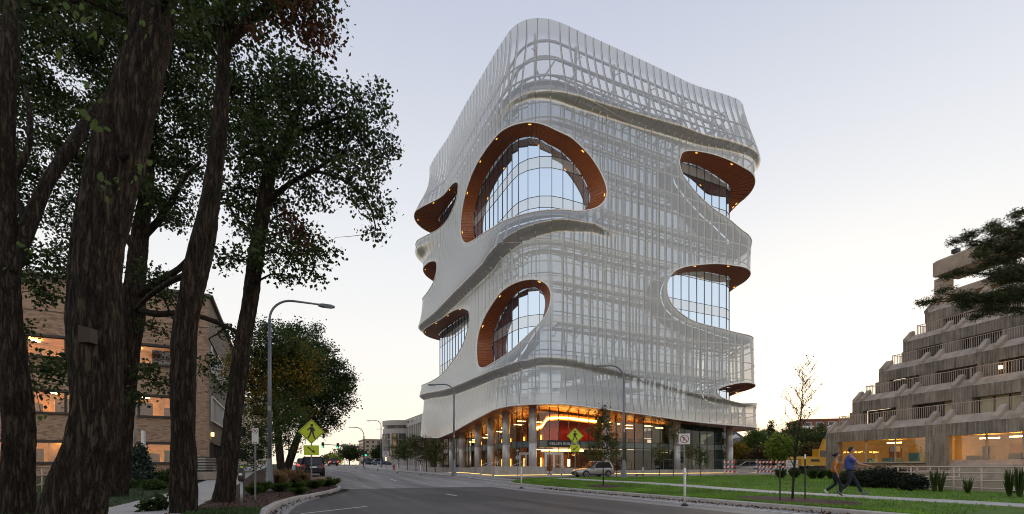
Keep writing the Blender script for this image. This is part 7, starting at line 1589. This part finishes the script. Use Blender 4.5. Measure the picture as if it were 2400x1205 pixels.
# ------------------------------------------------------------------ ramp with curved pipe rail on the right
def ramp_rail():
    path_ = [(2248, 27.5), (2200, 27.6), (2150, 27.3), (2115, 26.7), (2092, 25.8), (2084, 24.9), (2088, 24.0), (2105, 23.3), (2135, 22.7), (2180, 22.0), (2235, 21.2), (2300, 20.3), (2360, 19.5), (2398, 19.0)]
    pts = []
    for px, Y in path_: q = P(px, 1092, Y); pts.append(Vector((q.x, q.y, 0)))
    pts, _ = smooth_path(pts, [0]*len(pts), 4)
    b = pts[0].copy(); b.z = .35; o = thing('ramp_rail', 'tan tubular rail of four pipes curving round the ramp before the terraced building', 'railing', b, world=True)
    zb = .38
    for h in (.30, .62, .94, 1.20): MB().tube([p+Vector((0, 0, zb+h-.25)) for p in pts], .028 if h < 1 else .034, 8).build('pipe', m_railp, o, True, fix=False)
    for i in range(0, len(pts), 4): MB().tube([pts[i]+Vector((0, 0, zb-.6)), pts[i]+Vector((0, 0, zb+.95))], .03, 8).build('post', m_railp, o, True, fix=False)
    w = thing('ramp_wall', 'low tan concrete wall of the sunken ramp behind the pipe rail', 'wall', pts[30]+Vector((0, 0, .2)), world=True)
    c = [p+Vector((0, .9, 0))+Vector((.5, 0, 0)) for p in pts[26:]]
    mb = MB()
    for p, q in zip(c[:-1], c[1:]): mb.add([p+Vector((0, 0, .2)), q+Vector((0, 0, .2)), q+Vector((0, 0, .85)), p+Vector((0, 0, .85)), p+Vector((0, .2, .2)), q+Vector((0, .2, .2)), q+Vector((0, .2, .85)), p+Vector((0, .2, .85))], [(0, 1, 2, 3), (4, 5, 6, 7), (3, 2, 6, 7)])
    mb.build('wall_face', m_sconc, w)
    gnd = MB().add([pts[4]+Vector((0, 0, .33)), pts[12]+Vector((0, 0, .33)), pts[20]+Vector((0, 0, .33)), pts[28]+Vector((.6, .9, .33)), pts[-1]+Vector((.6, .9, .33)), TP(22, 0, .33), TP(10, 0, .33)], [tuple(range(7))]).build('ramp_floor', m_walk); gnd['kind'] = 'structure'
ramp_rail()
# left: rail, pylons, vent boxes by the brick building
q = P(60, 1092, 16); o = thing('path_rail', 'tan pipe rail beside the path behind the dark edge linden', 'railing', Vector((q.x, q.y, .25)), world=True)
a, b = P(75, 1145, 17), P(118, 1140, 20.5); a.z = b.z = .3; a2 = a+(a-b)*.8
for h in (.35, .7, 1.02): MB().tube([a2+Vector((0, 0, h)), a+Vector((0, 0, h)), b+Vector((0, 0, h))], .025, 8).build('pipe', m_railp, o, True, fix=False)
for f in (0, .5, 1): MB().tube([a.lerp(b, f), a.lerp(b, f)+Vector((0, 0, 1.02))], .025, 8).build('post', m_railp, o, True, fix=False)
for i, (px, t_, w) in enumerate(((313, 955, .2), (336, 1010, .16))):
    Y = 29; q = P(px, 1092, Y); zt = P(px, t_, Y).z; o = thing('light_pylon', ('taller slim concrete pylon in front of the lit windows', 'shorter slim pale pylon beside the taller one')[i], 'pylon', Vector((q.x, q.y, .4)), world=True)
    MB().box((q.x, q.y, (zt+.3)/2), (w, w, zt-.3)).build('shaft', (m_sconc, m_white)[i], o); MB().box((q.x, q.y, zt+.03), (w+.02, w+.02, .06)).build('cap', m_steel, o)
q = P(472, 1092, 31); o = thing('vent_box', 'grey louvred ventilation box at the corner of the brick building', 'vent', Vector((q.x, q.y, .5)), world=True)
for k in range(5): MB().box((q.x, q.y, 1.15+k*.17), (1.25, 1.1, .10)).build('louvre', m_steel, o)
MB().box((q.x, q.y, 1.2), (1.0, .9, 1.5)).build('core', m_dark, o); MB().box((q.x, q.y, .75), (1.3, 1.15, .5)).build('plinth', m_sconc, o)
q = P(392, 1092, 31); o = thing('garden_bench', 'grey bench before the lit windows of the brick building', 'bench', Vector((q.x, q.y, .5)), world=True); MB().box((q.x, q.y, .95), (2.2, .45, .08)).build('seat', m_steel, o)
for e in (-.8, .8): MB().box((q.x+e, q.y, .7), (.1, .4, .45)).build('leg', m_sconc, o)
# ------------------------------------------------------------------ people
m_skin = M('skin', (.42, .22, .15), .6); m_hair = M('dark_hair', (.012, .010, .010), .6); m_navy = M('dark_trousers', (.012, .014, .025), .85); m_shoe = M('shoes', (.10, .10, .11), .6); m_shoe2 = M('white_shoes', (.6, .6, .58), .6)
def skinned(name, verts, edges, rad, mat, parent, sub=2, root=0):
    me = bpy.data.meshes.new(name); me.from_pydata(verts, edges, []); me.update(); o = obj(name, me, parent); 
    mod = o.modifiers.new('skin', 'SKIN'); mod.use_smooth_shade = True; mod.branch_smoothing = .6
    lay = me.skin_vertices[0].data if me.skin_vertices else None
    if lay is None:
        me.attributes; bm = bmesh.new(); bm.from_mesh(me); bm.verts.layers.skin.verify(); bm.to_mesh(me); bm.free(); lay = me.skin_vertices[0].data
    for i, r in enumerate(rad):
        lay[i].radius = r if isinstance(r, tuple) else (r, r); lay[i].use_root = (i == root)
    s = o.modifiers.new('sub', 'SUBSURF'); s.levels = sub; s.render_levels = sub; me.materials.append(mat); return o
def person(label, pos, rz, h, shirt, hips, knees, ankles, toes, hands_, elbows, shoe, hairlong=False):
    """x forward, y left; joint lists are (left, right)"""
    o = thing('person', label, 'person', pos, rz); k = h/1.8; S = lambda p: (p[0]*k, p[1]*k, p[2]*k)
    pel = (0, 0, .95); ch = (.03, 0, 1.25); nk = (.05, 0, 1.5); hd = (.09, 0, 1.68)
    # body: neck, head, arms with hands, as one figure
    v = [ch, (.045, 0, 1.42), (.05, 0, 1.50), (.068, 0, 1.555), (.085, 0, 1.64), (.085, 0, 1.72)]; e = [(0, 1), (1, 2), (2, 3), (3, 4), (4, 5)]; r = [.085, .07, .060, .074, .104, .080]
    for sd, el, ha in ((1, elbows[0], hands_[0]), (-1, elbows[1], hands_[1])):
        n0 = len(v); sh = (.03, sd*.19, 1.42); wr = tuple(el[i]+(ha[i]-el[i])*.82 for i in range(3)); v += [sh, el, wr, ha]; e += [(1, n0), (n0, n0+1), (n0+1, n0+2), (n0+2, n0+3)]; r += [.058, .042, .028, .034]
        d = Vector(ha)-Vector(wr); d.normalize(); sdv = d.cross(Vector((0, 0, 1))); sdv = sdv.normalized() if sdv.length > .1 else Vector((1, 0, 0)); up_ = sdv.cross(d)
        hp = n0+3
        for q, (a, ln) in enumerate(((-.030, .075), (-.010, .09), (.011, .085), (.030, .065))):
            b0 = Vector(ha)+sdv*a+d*.02; b1 = b0+d*ln*.6; b2 = b0+d*ln-up_*.02; m0 = len(v); v += [tuple(b0), tuple(b1), tuple(b2)]; e += [(hp, m0), (m0, m0+1), (m0+1, m0+2)]; r += [.012, .010, .008]
        b0 = Vector(wr)+d*.03+sdv*(-.04); b1 = b0+d*.05-sdv*.02; m0 = len(v); v += [tuple(b0), tuple(b1)]; e += [(hp-1, m0), (m0, m0+1)]; r += [.014, .010]
    skinned('body', [S(p) for p in v], e, [q*k for q in r], m_skin, o, 2, 0)
    # face
    MB().lathe(S((.172, 0, 1.64)), [(.014*k, -.025*k), (.018*k, 0), (.008*k, .03*k)], 8).build('nose', m_skin, o, True)
    for sd in (-1, 1):
        MB().lathe(S((.165, sd*.034, 1.665)), [(.003*k, -.006*k), (.008*k, 0), (.003*k, .006*k)], 8).build('eye', m_dark, o, True)
        MB().lathe(S((.085, sd*.088, 1.64)), [(.008*k, -.03*k), (.018*k, 0), (.012*k, .03*k)], 8).build('ear', m_skin, o, True)
    MB().box(S((.160, 0, 1.58)), (.012*k, .05*k, .010*k)).build('mouth', M('lips', (.2, .07, .06), .6), o)
    # hair cap
    bm = bmesh.new(); bmesh.ops.create_icosphere(bm, subdivisions=3, radius=1.0)
    bmesh.ops.delete(bm, geom=[f for f in bm.faces if f.calc_center_median().z < .15+1.15*f.calc_center_median().x], context='FACES')
    for v_ in bm.verts: v_.co = Vector(S((.072+v_.co.x*.103, v_.co.y*.092, 1.665+v_.co.z*.115)))
    me = bpy.data.meshes.new('hair'); bm.to_mesh(me); bm.free(); me.materials.append(m_hair); me.polygons.foreach_set('use_smooth', [True]*len(me.polygons)); hr = obj('hair', me, o); sm = hr.modifiers.new('thick', 'SOLIDIFY'); sm.thickness = .012
    if hairlong: MB().lathe(S((-.05, 0, 1.67)), [(.02*k, -.05*k), (.055*k, 0), (.03*k, .05*k)], 10).build('hair_bun', m_hair, o, True)
    # shirt
    v = [(0, 0, .93), (.01, 0, 1.08), (.03, 0, 1.25), (.04, 0, 1.41), (.05, 0, 1.53)]; e = [(0, 1), (1, 2), (2, 3), (3, 4)]; r = [(.14, .165), (.13, .16), (.14, .185), (.125, .19), (.072, .08)]
    for sd, el in ((1, elbows[0]), (-1, elbows[1])):
        n0 = len(v); sh = Vector((.03, sd*.165, 1.385)); m = sh.lerp(Vector(el), .72); v += [tuple(sh), tuple(m)]; e += [(3, n0), (n0, n0+1)]; r += [(.088, .088), (.068, .068)]
    skinned('shirt', [S(p) for p in v], e, [(a*k, b*k) if isinstance(q, tuple) else q*k for q in r for a, b in [q]], shirt, o, 2, 0)
    # trousers
    v = [(0, 0, 1.0), (0, 0, .92)]; e = [(0, 1)]; r = [(.125, .155), (.13, .16)]
    for hp, kn, an in zip(hips, knees, ankles):
        n0 = len(v); v += [hp, kn, tuple(kn[i]+(an[i]-kn[i])*.9 for i in range(3))]; e += [(1, n0), (n0, n0+1), (n0+1, n0+2)]; r += [(.095, .095), (.066, .066), (.055, .055)]
    skinned('trousers', [S(p) for p in v], e, [(a*k, b*k) for a, b in r], m_navy, o, 2, 1)
    for an, to in zip(ankles, toes):
        a = Vector(an); t = Vector(to); d = t-a; skinned('shoe', [S(tuple(a-d*.25+Vector((0, 0, .03)))), S(tuple(a+d*.3+Vector((0, 0, .0)))), S(tuple(t))], [(0, 1), (1, 2)], [.045*k, .047*k, .034*k], shoe, o, 2, 0)
    return o
wk = Vector((DL.x, DL.y, 0))*-1; 
wrz = math.atan2(-.75, 1.0)+.25
m_orange = M('orange_shirt', (.42, .13, .008), .85, 0, .12, 8); m_bshirt = M('blue_shirt', (.055, .085, .30), .85, 0, .12, 8)
q = P(1990, 1092, 17.2); s, t = DR.dot(q), DL.dot(q)
person('man in a blue T-shirt striding along the pavement with one arm held forward', Vector((q.x, q.y, LZ(s, t)+.02)), -.35, 1.80, m_bshirt, ((0, .09, .90), (0, -.09, .90)), ((.25, .10, .52), (-.02, -.10, .50)), ((.42, .10, .12), (-.36, -.10, .16)), ((.62, .10, .14), (-.22, -.10, .04)), ((-.18, .30, .95), (.62, -.26, 1.08)), ((-.10, .26, 1.14), (.22, -.27, 1.16)), m_shoe)
q = P(1957, 1092, 17.35); s, t = DR.dot(q), DL.dot(q)
person('person in an orange T-shirt and dark trousers walking beside the man in blue', Vector((q.x, q.y, LZ(s, t)+.02)), -.35, 1.60, m_orange, ((0, .09, .90), (0, -.09, .90)), ((.05, .10, .50), (.16, -.10, .52)), ((-.32, .10, .20), (.16, -.10, .09)), ((-.20, .10, .08), (.36, -.10, .05)), ((.30, .10, 1.18), (.02, -.32, .88)), ((.05, .28, 1.12), (-.08, -.26, 1.14)), m_shoe2, True)
